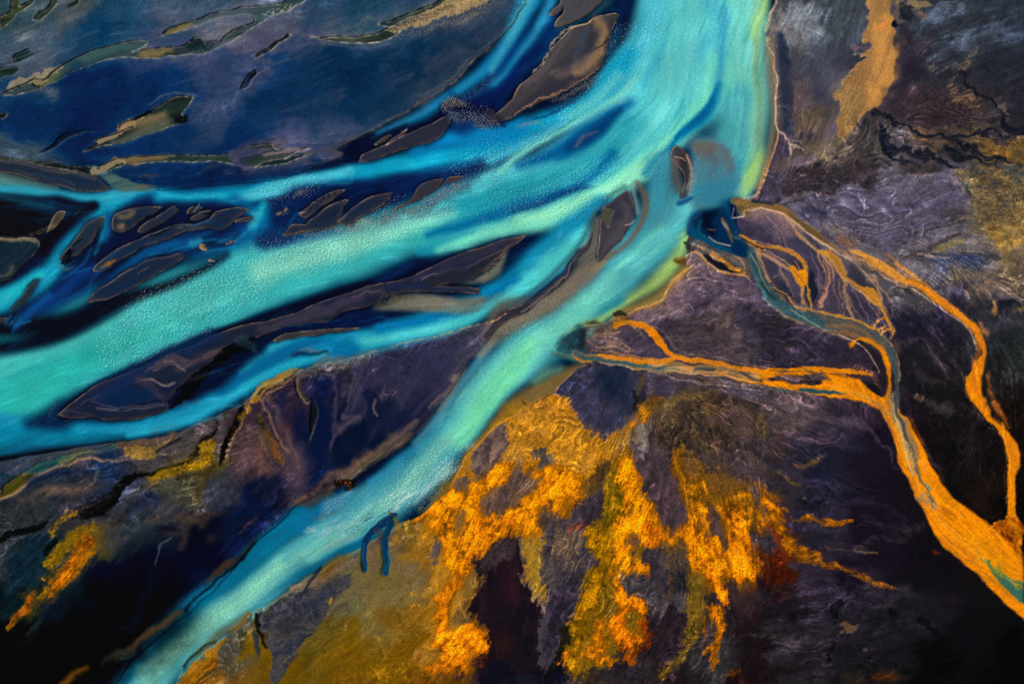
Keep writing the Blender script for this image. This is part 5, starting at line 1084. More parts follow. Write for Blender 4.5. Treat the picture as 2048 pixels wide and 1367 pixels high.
S("1420,755,3 1480,772,3 1530,785,3", '6c6064', a=.6, f=2.5); S("1450,790,30 1520,790,24", '46465c', a=.5, f=12, tex=('k', -.5, 1))
P("1312,800 1345,780 1390,775 1440,790 1500,800 1530,820 1525,860 1480,880 1430,900 1400,930 1350,920 1310,890 1290,850 1300,820", '3a2c22', mix=('f', '4c3e28'), a=.8, f=14, warp=6, rough=.8)
S("1310,800,30 1340,800,30 1300,830,20 1320,850,20", '5c5034', a=.8, f=9, warp=5, rough=1, tex=('k', -1, 1))
S("1340,880,30 1380,840,60 1400,880,50 1440,870,40", '1c1814', a=.6, f=16, tex=('q', .2, .4), rough=1)
S("1330,860,30 1360,890,30 1330,910,20", '100c10', a=.7, f=12, tex=('q', .1, .4), rough=1)
S("1430,800,14 1480,810,14 1510,830,10 1500,850,10", '2c1c1e', a=.7, f=8, warp=5); S("1420,840,14 1470,835,20 1500,850,14 1460,865,10", '46363a', a=.7, f=9, warp=5)
P("1250,850 1270,838 1290,838 1302,850 1300,862 1285,875 1262,885 1245,880 1242,865", '504c50', mix=('l', '64605c'), f=4, warp=3)

# ------------------------------------------------------------------ the orange iron ground
cr = dict(crust=1, rough=1)
P("1030,832 1060,812 1110,782 1125,792 1145,802 1155,825 1163,850 1172,870 1190,876 1215,875 1210,900 1200,930 1195,955 1170,985 1150,1000 1120,1010 1080,1000 1040,1000 1000,990 960,1000 920,1030 880,1040 850,1040 870,1010 905,975 920,945 950,910 985,870", 'a06c1c', mix=('f', 'b87c14'), f=5, warp=3, brk=('r', .12), sharp=.3, rough=.6, rise=.1)
S("1060,830,40 1110,820,50 1140,860,50 1090,870,50", '846028', a=.7, f=20, warp=6, tex=('l', -1, 1.4))
edge_line("1030,830 1060,812 1085,795 1110,777", '3c2814', a=.8, closed=False, w=2.5, f=2); S("1042,803,3 1052,812,4", '1c1810', a=.8, f=1.5)
S("1035,835,14 1050,825,10", '946444', a=.7, f=5, warp=3, brk=('f', .5)); S("1030,855,16 1040,865,12", '7c6858', a=.6, f=6, warp=3)
S("1045,885,14 1085,895,10 1070,870,10", '70644c', a=.5, f=9); 
S("1000,850,14 975,885,16 945,925,20 920,955,20 900,985,24 870,1015,20 835,1040,10", 'd08808', a=.95, f=6, warp=3, brk=('r', .2), sharp=.35, **cr)
S("1020,880,14 1018,920,20 1005,950,24 985,975,30 960,1000,30", 'dc900a', a=.95, f=6, warp=4, brk=('r', .3), sharp=.35, **cr)
S("1080,930,30 1110,940,50 1140,960,40 1165,970,20 1110,975,40 1080,985,40 1060,1010,30 1130,1000,40 1160,990,30", 'e8940a', a=.9, f=10, warp=5, brk=('r', .4), sharp=.35, **cr)
S("960,1010,30 1000,1030,30 1050,1030,40 1100,1020,40 1140,1025,30", 'd88c0a', a=.95, f=8, warp=5, brk=('r', .4), sharp=.35, **cr)
S("890,1030,30 930,1040,30 970,1055,40 1010,1060,30 950,1085,30", 'e0900a', a=.9, f=8, warp=5, brk=('r', .5), sharp=.35, **cr)
S("1040,1070,20 1055,1110,30 1060,1150,26 1070,1190,20", '7c6420', a=.8, f=6, warp=4, rough=.4); S("1040,1045,20 1070,1060,30 1085,1080,16", 'd88c10', a=.9, f=6, brk=('r', .4), **cr)
P("1010,842 1022,845 1024,860 1015,880 1008,905 992,925 985,935 975,950 955,955 940,950 933,940 945,920 965,895 980,870 995,850", '3c2c30', mix=('f', '5c4c4a'), f=2.5, warp=2, brk=('r', .15), sharp=.3, rise=-.15, rough=.6)
S("912,960,16 925,970,14 915,980,10", '54484c', a=.95, f=4, warp=3, brk=('f', .5))
P("980,985 1000,975 1020,968 1050,965 1055,980 1045,1000 1030,1030 1015,1035 1000,1020 985,1030 965,1030 975,1005", '4a3c3c', mix=('f', '6a5a50'), f=5, warp=4, brk=('r', .25), sharp=.3, rough=.7, rise=-.1)
P("1035,950 1060,940 1072,955 1070,975 1050,1000 1030,1010 1022,990", '2c2438', mix=('f', '4c3c40'), f=6, warp=4, brk=('r', .2), sharp=.35)
P("1075,905 1090,900 1105,905 1108,918 1095,932 1085,935 1078,922", '343640', mix=('f', '5c5448'), f=4, warp=2, brk=('r', .2)); S("1088,905,8 1100,915,8", '1c2430', a=.8, f=4)
S("1100,982,5 1105,1000,14 1100,1020,20", '3c3238', a=.95, f=4, warp=3, brk=('f', .3)); S("1080,1010,14 1082,1020,14", '4c4040', a=.9, f=4)
S("1120,980,6 1122,984,5", '5c5848', f=3, a=.8); S("1160,960,8 1155,975,8", '8c7c58', a=.7, f=5)
for x, y, w in ((1028, 870, 3), (1109, 830, 4), (1100, 965, 3), (1077, 985, 2), (1085, 995, 3), (1180, 893, 3), (1105, 870, 8)):
    S("%d,%d,%d %d,%d,%d" % (x, y, w, x + 2, y + 2, w), '4c3410', a=.8, f=1.6)
# yellow strand and central tongue
S("1310,790,14 1295,805,16 1285,820,14", '6c5820', a=.8, f=6, tex=('s', -.2, .5), **cr); S("1280,790,10 1270,820,16 1250,850,12", '3c3014', a=.8, f=6, tex=('s', 0, .5), rough=1)
S("1292,812,6 1285,826,8 1270,838,9 1252,855,11 1235,872,14 1222,885,14 1212,900,16 1200,925,20", 'd0900c', a=.95, f=3, warp=2, brk=('s', .15), **cr)
S("1240,890,10 1225,920,18 1205,945,24 1190,970,20 1180,1000,10", '2c1c18', a=.85, f=6, tex=('q', -.3, .6), rough=1, rise=-.2)
P("1150,1000 1180,975 1205,960 1210,1000 1205,1026 1190,1040 1165,1055 1145,1040 1140,1020", '302030', mix=('f', '3c2c34'), f=5, warp=4, brk=('r', .15), sharp=.3)
P("1275,920 1290,905 1345,915 1345,970 1360,1000 1370,1030 1350,1055 1330,1060 1310,1040 1290,990 1280,950", '36262e', mix=('k', '40303a'), f=6, warp=3, brk=('s', .1), sharp=.4)
S("1240,900,20 1255,920,30 1262,950,40 1265,980,50 1270,1010,60 1285,1035,60 1300,1055,50", 'e8a010', f=8, warp=4, brk=('s', .35), sharp=.4, rise=.3, **cr)
S("1230,920,30 1215,960,40 1210,1000,40 1215,1040,50", '7c6c24', a=.9, f=10, warp=4, tex=('s', -.3, .6), rise=.2, **cr)
S("1235,1000,14 1230,1020,16 1210,1040,14 1200,1060,14 1215,1080,10", '14180c', a=.75, f=6, tex=('s', .2, .35), rough=1)
S("1220,1060,50 1210,1100,60 1195,1140,70 1185,1180,70 1175,1220,60 1160,1260,50 1150,1300,40 1140,1350,40", 'a8780e', f=9, warp=5, brk=('r', .15), sharp=.35, rise=.2, **cr)
S("1240,1080,40 1225,1110,40 1210,1140,40", 'c48c10', a=.8, f=12, tex=('s', -.6, .8), **cr)
S("1280,1060,40 1310,1065,40 1325,1075,20 1290,1080,30", 'e0900c', a=.95, f=8, warp=5, brk=('r', .4), sharp=.35, rise=.3, **cr)
S("1250,1070,40 1270,1090,30 1260,1120,36 1270,1150,30 1285,1155,16", 'dc900c', a=.95, f=8, warp=5, brk=('r', .45), sharp=.35, rise=.3, **cr)
S("1290,1050,16 1310,1060,20 1320,1070,14 1292,1085,14", 'b04c08', a=.8, f=6, tex=('q', .2, .4), rise=.3, **cr)
S("1230,1160,20 1240,1190,26 1235,1215,26 1245,1260,30 1262,1280,20", 'e08c0a', a=.95, f=8, warp=6, brk=('r', .4), sharp=.35, rise=.3, **cr)
S("1262,1215,16 1275,1225,16 1285,1260,8", 'e08c0a', a=.9, f=6, warp=5, brk=('r', .5), **cr); S("1285,1265,30 1305,1270,20 1270,1290,20", '8c3404', a=.7, f=10, warp=6, tex=('f', -.4, .8))
S("1255,1270,14 1265,1300,16 1270,1315,10", 'b06408', a=.8, f=6, warp=5, brk=('r', .5), **cr); S("1310,1300,8 1325,1315,8", '9c5008', a=.8, f=4, tex=('q', -.2, .5))
S("1165,1235,24 1185,1270,26 1195,1310,30 1205,1330,20", 'c07c0c', a=.9, f=8, warp=6, brk=('r', .45), sharp=.35, rise=.2, **cr); S("1205,1320,14 1215,1325,14", 'd07c08', a=.9, f=4, brk=('t', .5), **cr)
S("1150,1260,10 1130,1290,8 1125,1310,8 1120,1345,12", 'd08410', a=.9, f=4, warp=4, brk=('r', .4), sharp=.35, **cr); S("1130,1350,14 1138,1348,10", 'c85c08', a=.8, f=4, tex=('q', -.2, .5), **cr)
S("1140,1265,14 1130,1285,14 1115,1310,12 1100,1335,10 1085,1360,10", '040806', a=.95, f=4, warp=4, brk=('t', .3), rough=1, rise=-.3)
for x, y, w, c in ((1262, 1078, 26, '54443c'), (1219, 1068, 12, '6c5c38'), (1259, 1112, 9, '4c3c20'), (1213, 1195, 26, '34280c'), (1205, 1270, 14, '3c2c20'), (1200, 1230, 24, '342814'), (1160, 1320, 30, '2c2830'), (1265, 1245, 16, '281824'), (1232, 1200, 6, '4c3c28'), (1175, 1300, 16, '4c3c14'), (1305, 1040, 8, '54443c')):
    P("%g,%g %g,%g %g,%g %g,%g" % (x - w * .5, y, x, y - w * .6, x + w * .5, y - w * .05, x + w * .05, y + w * .65), c, a=.9, f=4, warp=5, brk=('f', .3), rise=-.1)
S("1155,1290,6 1180,1330,8 1200,1360,10 1150,1350,10 1230,1360,16", '3c3010', a=.7, f=7, warp=5, tex=('f', -.3, .6))
P("1085,1110 1088,1090 1110,1055 1130,1040 1140,1050 1150,1055 1165,1080 1185,1100 1188,1125 1165,1130 1150,1140 1135,1165 1100,1165 1085,1150", '4c443c', mix=('k', '34303a'), f=4, warp=3, brk=('r', .1), sharp=.4, rough=.6)
for k in range(0):           # (ridges are laid later)
    y = 1056 + k * 7.2; x = 1112 - k * 2.2 if k < 9 else 1090
    S("%g,%g,2.4 %g,%g,3.4 %g,%g,2.6 %g,%g,1.4" % (x, y, x + 14, y + 3 + 5, x + 30, y + 12, x + 42 + (k % 3) * 5, y + 19), '94794a' if k < 10 else '6c6250', a=.65, f=1.8, warp=4, brk=('m', .25), sharp=.4, rise=.5)
    S("%g,%g,2 %g,%g,3 %g,%g,2" % (x + 2, y + 4, x + 15, y + 11, x + 34, y + 17), '1c2028', a=.7, f=1.6, warp=4, rise=-.25)
S("1130,1065,16 1145,1080,18 1160,1090,14", '10100c', a=.7, f=5, tex=('q', 0, .4), rough=1); S("1120,1035,14 1140,1035,14 1148,1050,10", 'd88c10', a=.8, f=4, warp=3, brk=('r', .6), **cr)
S("1145,1049,5 1155,1052,8 1160,1048,4", 'b04408', a=.8, f=2.5, brk=('s', .5), rough=1); S("1088,1168,3 1100,1168,5 1110,1165,4", '1c4454', a=.8, f=2.5)
S("1075,1030,20 1085,1050,20 1092,1060,8", '342c30', a=.95, f=5, warp=3, brk=('r', .3)); S("1065,1050,8 1080,1062,10", 'd06c10', a=.8, f=4, tex=('q', -.2, .5), **cr)
P("1120,1165 1150,1150 1160,1170 1150,1210 1130,1250 1110,1290 1085,1330 1060,1360 1040,1345 1050,1300 1070,1260 1080,1220 1090,1205 1100,1190", '221a34', mix=('k', '1a1430'), f=9, warp=4, brk=('r', .1), sharp=.5)
S("1155,1160,6 1150,1200,8 1130,1240,8 1110,1290,10", '544a50', a=.6, f=7, warp=4, tex=('q', -.5, .8)); S("1090,1280,14 1060,1330,20 1040,1360,20", '121c34', a=.7, f=10)
P("1024,1072 1035,1072 1044,1100 1048,1130 1060,1160 1075,1180 1090,1205 1085,1240 1070,1290 1040,1340 1000,1367 960,1360 965,1300 985,1270 985,1240 970,1200 945,1180 970,1150 960,1140 965,1110 990,1085", '0c0a1e', mix=('b', '1c0a16'), f=7, warp=4, brk=('r', .12), sharp=.45)
S("1010,1085,14 1030,1110,20 1020,1160,30 1010,1200,30", '28101a', a=.8, f=20, warp=6); S("975,1110,24 1000,1085,20 1020,1072,10", '4a3a38', a=.8, f=9, warp=5, tex=('k', -.8, 1))
S("1030,1072,4 1042,1100,5 1046,1135,5 1062,1165,6 1080,1190,7 1092,1207,7 1100,1190,6", '74685c', a=.8, f=3, warp=2, brk=('f', .3)); S("1060,1145,14 1075,1145,12 1070,1160,12", '6c6454', a=.6, f=6, tex=('k', -.4, .8))
S("1085,1210,8 1075,1250,12 1065,1290,10", '26143a', a=.5, f=9)
# orange tongue west of it, running to the glowing patch at the bottom
S("960,1065,40 935,1100,40 915,1140,30 905,1180,24 895,1215,20", 'd0880c', a=.9, f=9, warp=6, brk=('r', .4), sharp=.4, **cr)
S("1000,1050,20 975,1085,20 955,1100,16", 'e0900c', a=.8, f=7, warp=5, brk=('r', .5), **cr); S("875,1060,30 870,1090,26 880,1120,20", 'a87418', a=.7, f=12, warp=6, tex=('f', -.6, .8))
S("885,1235,14 895,1255,20 905,1270,24 920,1285,40 940,1290,50 960,1285,40 975,1290,16", 'ec900a', f=8, warp=6, brk=('r', .4), sharp=.35, rise=.35, **cr)
S("940,1260,20 955,1250,26 965,1270,24", 'b86408', a=.9, f=6, warp=5, brk=('r', .4), rise=.3, **cr); S("900,1275,8 925,1300,50 950,1300,30 930,1310,20", 'ffa818', a=.8, f=7, tex=('q', -.4, .6), rise=.3, **cr)
S("905,1290,14 935,1295,24 960,1290,20 975,1290,14", '1c0c04', a=.8, f=6, tex=('s', .9, .3), rough=1); S("975,1290,8 970,1305,14", '140c04', a=.7, f=5, tex=('q', -.1, .5))
S("905,1315,20 925,1325,14 940,1335,10 900,1340,10", 'd0820c', a=.9, f=5, warp=6, brk=('r', .6), sharp=.35, **cr); S("870,1350,12 860,1330,10 885,1310,10", 'a8700c', a=.8, f=5, warp=6, brk=('r', .6), **cr)
S("940,1310,10 960,1310,20 950,1330,14", '6c2c06', a=.7, f=7, warp=5, tex=('f', -.4, .7))
for x, y, w in ((873, 1275, 20), (863, 1320, 22), (905, 1318, 14), (880, 1295, 12), (925, 1240, 26), (905, 1225, 16), (920, 1170, 18), (862, 1108, 24), (925, 1045, 22), (945, 1085, 10), (935, 1190, 12), (878, 1345, 20), (990, 1030, 14), (895, 1050, 10), (870, 1060, 6)):
    P("%g,%g %g,%g %g,%g %g,%g" % (x - w * .5, y, x, y - w * .65, x + w * .55, y - w * .05, x + w * .05, y + w * .6), '48403c', mix=('f', '5c5048'), a=.9, f=5, warp=6, brk=('r', .4), sharp=.3, rise=-.1, crust=0)
S("900,1350,20 940,1355,16 900,1365,14", '44204c', a=0)
S("945,1120,16 950,1170,20 930,1200,14", '84643c', a=.5, f=8, tex=('f', -.2, .7)); S("970,1130,3 960,1160,3 940,1190,4 930,1215,5", '1c1010', a=.85, f=3, warp=4, brk=('t', .4)); S("965,1160,10 945,1200,20 950,1230,14", '2c1814', a=.8, f=8, tex=('q', -.3, .6))
S("875,1040,10 890,1050,14 905,1060,10 885,1000,14 905,990,14 895,970,6", 'f0a010', a=.8, f=4, tex=('s', -.1, .5), rise=.3, **cr); S("895,985,12 905,1000,14 890,1015,14", '2c1c18', a=.7, f=5, tex=('q', .3, .3))
S("970,1055,12 985,1045,12", '1c1408', a=.7, f=4, tex=('s', .4, .3)); S("955,1320,10 930,1350,16 900,1362,20", '2c1820', a=.8, f=8, warp=6, tex=('f', -.5, .6))
# right-hand orange tongues
S("1350,900,20 1370,920,30 1360,950,20 1355,980,20", '9c7020', a=.85, f=10, warp=5, tex=('s', -.4, .7), rise=.2, **cr)
S("1350,960,16 1365,990,24 1380,1020,26 1395,1040,30", 'b88414', a=.9, f=9, warp=5, brk=('r', .3), sharp=.4, tex=('s', -1, .8), **cr)
S("1390,930,60 1420,960,70 1450,990,60 1500,1000,50", '4c3824', a=.7, f=24, warp=7, tex=('l', -.8, 1.2), rough=.9)
S("1430,1000,40 1470,1000,50 1500,1020,50 1510,1040,30", '8a6420', a=.75, f=16, warp=6, tex=('f', -.8, .9), **cr)
S("1400,1045,40 1385,1060,40 1370,1085,50 1390,1110,50 1430,1110,60", '9c701c', a=.85, f=12, warp=6, brk=('r', .3), sharp=.4, **cr)
S("1400,1040,30 1410,1070,36 1420,1100,30 1430,1140,40 1440,1160,20", 'cc860e', a=.9, f=9, warp=5, brk=('r', .35), sharp=.4, **cr)
S("1455,1020,30 1465,1060,40 1480,1100,50 1490,1130,40 1470,1140,30", 'cc800c', a=.9, f=9, warp=5, brk=('r', .35), sharp=.4, **cr); S("1480,1090,30 1500,1110,26 1515,1140,20", 'd8840c', a=.9, f=7, warp=6, brk=('r', .5), sharp=.35, rise=.3, **cr)
S("1450,1130,20 1430,1170,20 1430,1190,24 1445,1195,14", 'e08408', a=.95, f=6, warp=5, brk=('r', .4), rise=.3, **cr)
S("1400,1140,40 1395,1180,36 1385,1220,30 1370,1255,20 1350,1300,14 1325,1345,16", '6c5418', a=.9, f=7, warp=3, tex=('l', -1.3, 1.2), rough=.5)
S("1410,1215,10 1420,1245,10 1410,1270,10 1430,1300,8 1435,1325,10", 'b07810', a=.9, f=4, warp=5, brk=('r', .4), **cr); S("1435,1225,8 1438,1250,8 1432,1280,12 1428,1300,8", 'c47c0c', a=.85, f=4, warp=5, brk=('r', .5), **cr)
S("1405,1180,20 1420,1250,24 1420,1280,20", '4c3c20', a=.5, f=9, warp=4); P("1418,1240 1428,1238 1436,1258 1430,1268 1420,1258", '44303c', a=.9, f=3, warp=3)
P("1410,1010 1425,1010 1440,1040 1446,1070 1445,1098 1438,1098 1430,1070 1420,1040", '34243c', mix=('f', '4c3c4c'), f=3, warp=2)
P("1388,985 1400,990 1425,1000 1440,1025 1420,1030 1400,1015", '4a4048', a=.85, f=6, warp=4, brk=('f', .2)); S("1470,965,8 1490,985,8 1505,1010,12 1520,1015,10", '3c3440', a=.9, f=4, warp=3)
S("1490,1040,14 1510,1065,20 1530,1085,26 1530,1060,20", '2c2434', a=.9, f=7, warp=5, brk=('f', .3)); S("1530,1036,10 1536,1042,8", '20384c', a=.9, f=3)
for q in ("1395,1035,6 1400,1032,6", "1392,1050,10 1397,1052,10", "1415,1080,5 1420,1095,8", "1400,1090,6 1405,1092,5", "1405,1118,6 1408,1120,5", "1438,1115,6 1440,1120,5", "1380,1078,8 1384,1074,8", "1485,1140,6 1492,1142,6"):
    S(q, '3c2c30', a=.85, f=2.5, warp=3)
for q in ("1347,1130,3 1350,1132,3", "1410,1121,4 1412,1123,3", "1498,1123,6 1502,1124,4", "1304,1045,3 1306,1046,3"):
    S(q, '100808', a=.9, f=1.5)
S("1310,1060,16 1350,1060,20 1370,1050,20 1345,1085,40 1330,1100,20", '7c5818', a=.8, f=9, warp=6, brk=('f', .4), sharp=.4); S("1280,1100,14 1310,1130,30 1310,1160,24 1300,1180,14", '2a2232', a=.8, f=10, warp=5)
S("1340,1140,24 1350,1155,20 1335,1170,20", '6c4814', a=.7, f=7, warp=6, tex=('q', -.3, .6)); S("1360,1150,20 1355,1190,24", '121424', a=.7, f=9); S("1328,1190,6 1332,1195,5", 'a0680c', a=.8, f=3)
S("1270,1170,40 1300,1200,50 1340,1210,40", '34303a', a=.6, f=16, warp=6); S("1300,1230,60 1330,1260,50 1320,1300,30", '140a18', a=.7, f=22, warp=6)
S("1510,1110,24 1530,1130,40 1545,1150,30", '501c08', a=.7, f=14, warp=7, tex=('f', -.8, 1)); S("1500,1160,20 1480,1180,30", '5c3c24', a=.6, f=9, tex=('f', -.3, .8)); S("1450,1170,10 1470,1190,14 1500,1240,30", '2c1014', a=.5, f=12)
S("1480,1120,10 1520,1110,14", '9c5010', a=.6, f=6, tex=('q', 0, .5))
S("1460,1280,6 1490,1270,6 1530,1262,4", '443830', a=.6, f=4, warp=3, tex=('k', -.5, .8)); S("1380,1270,30 1450,1290,40 1400,1330,40", '24262a', a=.5, f=16, warp=6); S("1465,1350,14 1475,1355,14", '6c4008', a=.6, f=8, warp=4)
# threads of orange going east
S("1525,1025,14 1540,1020,8 1560,1028,7 1600,1036,6 1640,1040,7 1680,1040,8 1702,1041,4", 'b87c18', a=.9, f=2.5, warp=3, brk=('s', .2), **cr)
S("1520,1030,14 1545,1035,20 1555,1050,16 1558,1070,14 1570,1090,16 1590,1105,16 1610,1115,18 1630,1115,12", 'c07c10', a=.95, f=3, warp=3, brk=('r', .25), rise=.2, **cr)
S("1620,1118,10 1650,1128,8 1680,1136,8 1710,1150,5", '8c6420', a=.85, f=3, warp=3, brk=('r', .4), **cr); S("1712,1150,4 1745,1163,5 1785,1172,6 1795,1175,3", '84602c', a=.85, f=3, warp=3, brk=('r', .5), **cr)
S("1625,1112,4 1630,1115,5", '1c0c08', a=.9, f=1.5); S("1650,1095,10 1690,1095,14 1720,1090,6", '5c4a28', a=.6, f=6, tex=('l', -.2, .6)); S("1535,1060,8 1540,1090,10 1560,1110,8", '3c2c38', a=.7, f=5, warp=4)
S("1540,1150,6 1535,1170,5", '4c2c1c', a=0)
np.clip(COL, 0, 1, out=COL)
print('right', time.time() - T0)
# ------------------------------------------------------------------ iron ground traced again, more closely: one orange spread with dark sand showing through
def Zc(s, n=2):
    out = []
    for t in s.split():
        v = [float(q) for q in t.split(',')]
        v[0] = 860 + v[0] * .390625; v[1] = 800 + v[1] * .390625
        if n == 3: v[2] *= .390625
        out.append(','.join('%.1f' % q for q in v))
    return ' '.join(out)
m_, b_ = poly_mask("870,1000 940,950 1000,900 1080,900 1180,890 1330,880 1420,930 1520,970 1545,1010 1545,1060 1560,1150 1500,1380 1200,1400 860,1400 850,1200", f=16, warp=2)
i0, i1, j0, j1 = b_; DEN[i0:i1, j0:j1] *= 1 - m_
def O(s, col, a=1.0, f=9, warp=3): P(Zc(s), col, a=a, f=f, warp=warp, crust=1)
def Ost(s, col, a=1.0, f=6): 
    m, box = stroke_mask(Zc(s, 3), f=f, warp=4); put(m, box, col, a, crust=1)
def D(s, c1, c2=None, a=.95, f=4, warp=2.5, amt=.25): P(Zc(s), c1, a=a, mix=('r', c2) if c2 else None, f=f, warp=warp, brk=('r', amt), sharp=.4, rough=.5)
# tan to ochre apron, then the brighter spread
P(Zc("400,20 750,100 790,190 900,200 1000,120 1040,140 960,240 880,320 830,420 790,480 720,570 640,640 560,690 440,690 330,740 240,790 200,1000 60,1367 -60,1367 0,1100 40,900 -60,760 -20,600 60,450 180,300 300,150"), 'a87418', mix=('f', '8c6424'), a=.9, f=14, warp=4, rough=.5)
P(Zc("460,700 560,700 575,800 575,900 600,1000 580,1030 490,940 470,800"), '8a6a1e', mix=('f', '74602c'), a=.95, f=5, warp=2)
O("430,330 560,330 700,330 800,400 800,470 720,570 650,630 580,690 450,690 330,740 230,790 180,880 60,780 0,620 60,480 170,420 300,300", 'dc9208', a=.80, f=12)
O("40,440 110,420 170,480 130,560 60,560", 'f0a00c', a=.9, f=6); Ost("20,560,60 120,540,50 260,620,60 420,590,60 560,520,60 700,450,60", 'ea9a08', .9)
Ost("270,640,70 330,650,50 420,640,40 520,620,40", 'f4960c', .9); Ost("440,470,60 560,420,80 700,400,80", 'ec9c08', .85, 9)
Ost("230,760,60 160,880,60 100,980,70 60,1080,70 80,1180,60", 'd88a08', .95, 8); Ost("60,1180,70 130,1240,150 220,1230,140 280,1260,60", 'ff9c10', 1, 7); Ost("100,1330,80 180,1350,60 0,1367,60", 'd88608', .8)
Ost("20,340,20 90,440,40 20,560,40", 'cc8608', .7)
# central tongue
P(Zc("955,255 1045,285 1080,380 1100,490 1170,580 1200,650 1260,690 1100,760 1060,930 980,870 960,900 1000,1030 1090,1080 1090,1140 1060,1260 960,1250 900,1367 620,1367 660,1240 700,1110 770,1020 800,920 850,840 780,740 780,700 890,560 910,420"), '7c6010', mix=('r', '5c4810'), a=.85, f=8, warp=3, rough=.8)
O("980,265 1030,280 1075,370 1090,480 1160,560 1180,640 1250,680 1180,720 1120,760 1060,760 1000,760 930,700 960,600 1000,480 960,350", 'ec9e0c', a=.95, f=8)
O("900,400 960,420 980,520 940,620 850,680 790,700 890,560", '9c8414', a=.75, f=8); O("780,700 880,660 960,700 960,820 900,900 850,1020 760,1120 700,1150 780,1010 850,850", 'b48a0c', a=.80, f=9)
Ost("970,760,60 1020,850,70 1080,900,50", 'f09c0c', .95, 6); Ost("1100,640,60 1160,690,60 1120,720,40 1180,650,30", 'ee8c10', .9, 5); Ost("940,900,30 980,1020,50 1050,1060,60 1075,1110,30", 'ee920a', .95, 6)
Ost("980,1090,60 950,1150,50 1000,1210,70 1050,1240,50", 'ee8c08', .95, 6); Ost("840,1130,70 880,1220,60 830,1290,60 920,1340,40", 'd68c0a', .9, 7); Ost("690,1100,30 760,1160,60 740,1290,60 760,1367,60", 'a88410', .8, 9); Ost("700,1290,24 680,1340,30 670,1367,30", 'e0880a', .9, 5)
Ost("990,1280,40 1040,1310,50 1000,1340,40", 'b06008', .7, 7); Ost("1150,1270,20 1190,1300,24 1180,1340,20", 'b06408', .7, 5)
Ost("1100,1150,50 1150,1190,70 1200,1180,40", '7c2c04', .6, 14)
# eastern tongue
P(Zc("1250,220 1330,250 1430,350 1560,420 1660,460 1750,500 1740,560 1640,620 1630,760 1690,880 1660,960 1520,920 1530,1020 1440,960 1420,920 1330,890 1300,700 1330,620 1290,500 1250,400"), '745018', mix=('r', '4c3820'), a=.85, f=10, warp=3, rough=.8)
Ost("1270,270,50 1290,400,70 1320,520,60", 'a87814', .70, 9); O("1290,480 1380,420 1500,470 1620,480 1730,500 1740,550 1640,610 1620,720 1640,820 1560,860 1500,800 1440,700 1380,640 1330,600", 'b07c12', a=.66, f=10)
O("1330,600 1400,560 1440,640 1470,740 1500,780 1500,880 1440,900 1350,880 1310,800 1300,700", 'e6960a', a=.9, f=9); O("1250,660 1330,640 1330,720 1240,740 1190,700", 'd88a10', a=.7, f=9); O("1510,540 1600,560 1630,720 1650,840 1600,900 1520,880 1510,760", 'd8880c', a=.85, f=9)
Ost("1560,820,80 1620,860,60 1670,880,30", 'f09a10', .9, 6); Ost("1440,880,40 1470,940,60 1500,1010,60", 'f0900a', .95, 6); Ost("1420,1040,24 1470,1110,34 1485,1200,24 1480,1290,30 1440,1280,24 1470,1350,20", 'cc820c', .85, 6); Ost("1400,1080,20 1410,1150,30 1440,1180,20", '8c6410', .6, 6)
Ost("1700,560,40 1740,540,30 1770,600,40 1720,640,40 1680,600,30", 'c88410', .9, 5)
P(Zc("1330,890 1430,910 1420,1000 1370,1200 1240,1390 1200,1390 1290,1200 1310,1050"), '64501a', mix=('l', '4c4018'), a=.9, f=6, warp=2, rough=.5)
# dark sand showing through
D("400,118 402,160 382,262 332,352 242,396 192,372 204,318 272,208 332,148", '3c2e34', '5c4e4c'); D("130,402 200,408 206,450 150,474 118,440", '4c3e40', '64503c')
D("402,404 440,340 500,366 542,376 546,440 500,498 440,540 400,572 330,594 270,570 254,510 292,470 330,458 370,420", '3a2e38', '5a4a46', f=6); P(Zc("400,300 450,285 480,330 440,390 400,380"), '6c5c50', a=.6, f=8)
D("540,258 600,248 642,288 612,332 572,344 546,300", '34343e', '5c5040', f=5); Ost("1,1,1 2,2,1", 'ffffff', 0)
D("620,468 640,540 642,620 606,668 552,650 550,604 598,580 610,520", '34282e', '4c3e40', f=3); D("556,544 584,540 582,592 560,602", '44383c'); D("130,590 190,572 212,622 192,690 150,722 132,680", '5c4c40', '6c583c', a=.85)
D("-10,760 40,748 52,800 20,836 -10,826", '584a4c', '48403c'); D("150,880 200,860 240,800 260,900 200,1000 180,1130 140,1100 170,980", '6c5430', '54442c', a=.7, f=6)
D("440,694 466,742 482,920 556,986 586,1060 566,1160 556,1400 400,1400 344,1330 314,1254 292,1164 214,1104 204,1050 276,962 292,874 232,852 232,792 330,742", '120a1c', '1c0c18', f=4, amt=.12)
P(Zc("400,760 450,800 470,920 440,1050 380,1000 370,860"), '34101a', a=.7, f=22, warp=4); P(Zc("250,800 320,760 400,720 430,760 350,860 290,860"), '463836', mix=('l', '302628'), a=.8, f=8, warp=3); P(Zc("330,1200 400,1180 420,1260 350,1330"), '3c1408', a=.5, f=16)
D("720,572 760,512 862,442 890,520 880,582 830,650 780,672 730,642", '2a2030', '382c38', f=3, amt=.15); D("770,440 830,380 900,300 930,260 920,360 880,440 800,510", '3c2c20', '54441c', a=.8, f=5, amt=.4)
D("600,660 700,602 762,642 744,700 782,742 842,800 842,850 790,884 780,980 742,1080 692,1122 672,1200 622,1330 560,1400 556,1200 600,1040 640,950 590,930 574,860 574,740", '342c38', '4a4040', f=3, amt=.12)
P(Zc("640,900 780,880 770,980 720,1080 660,1200 600,1367 560,1367 590,1080"), '1e1630', a=.8, f=14, warp=3); P(Zc("690,1130 660,1250 610,1367 660,1340 700,1250 740,1210"), '04080a', a=.8, f=5, warp=3)
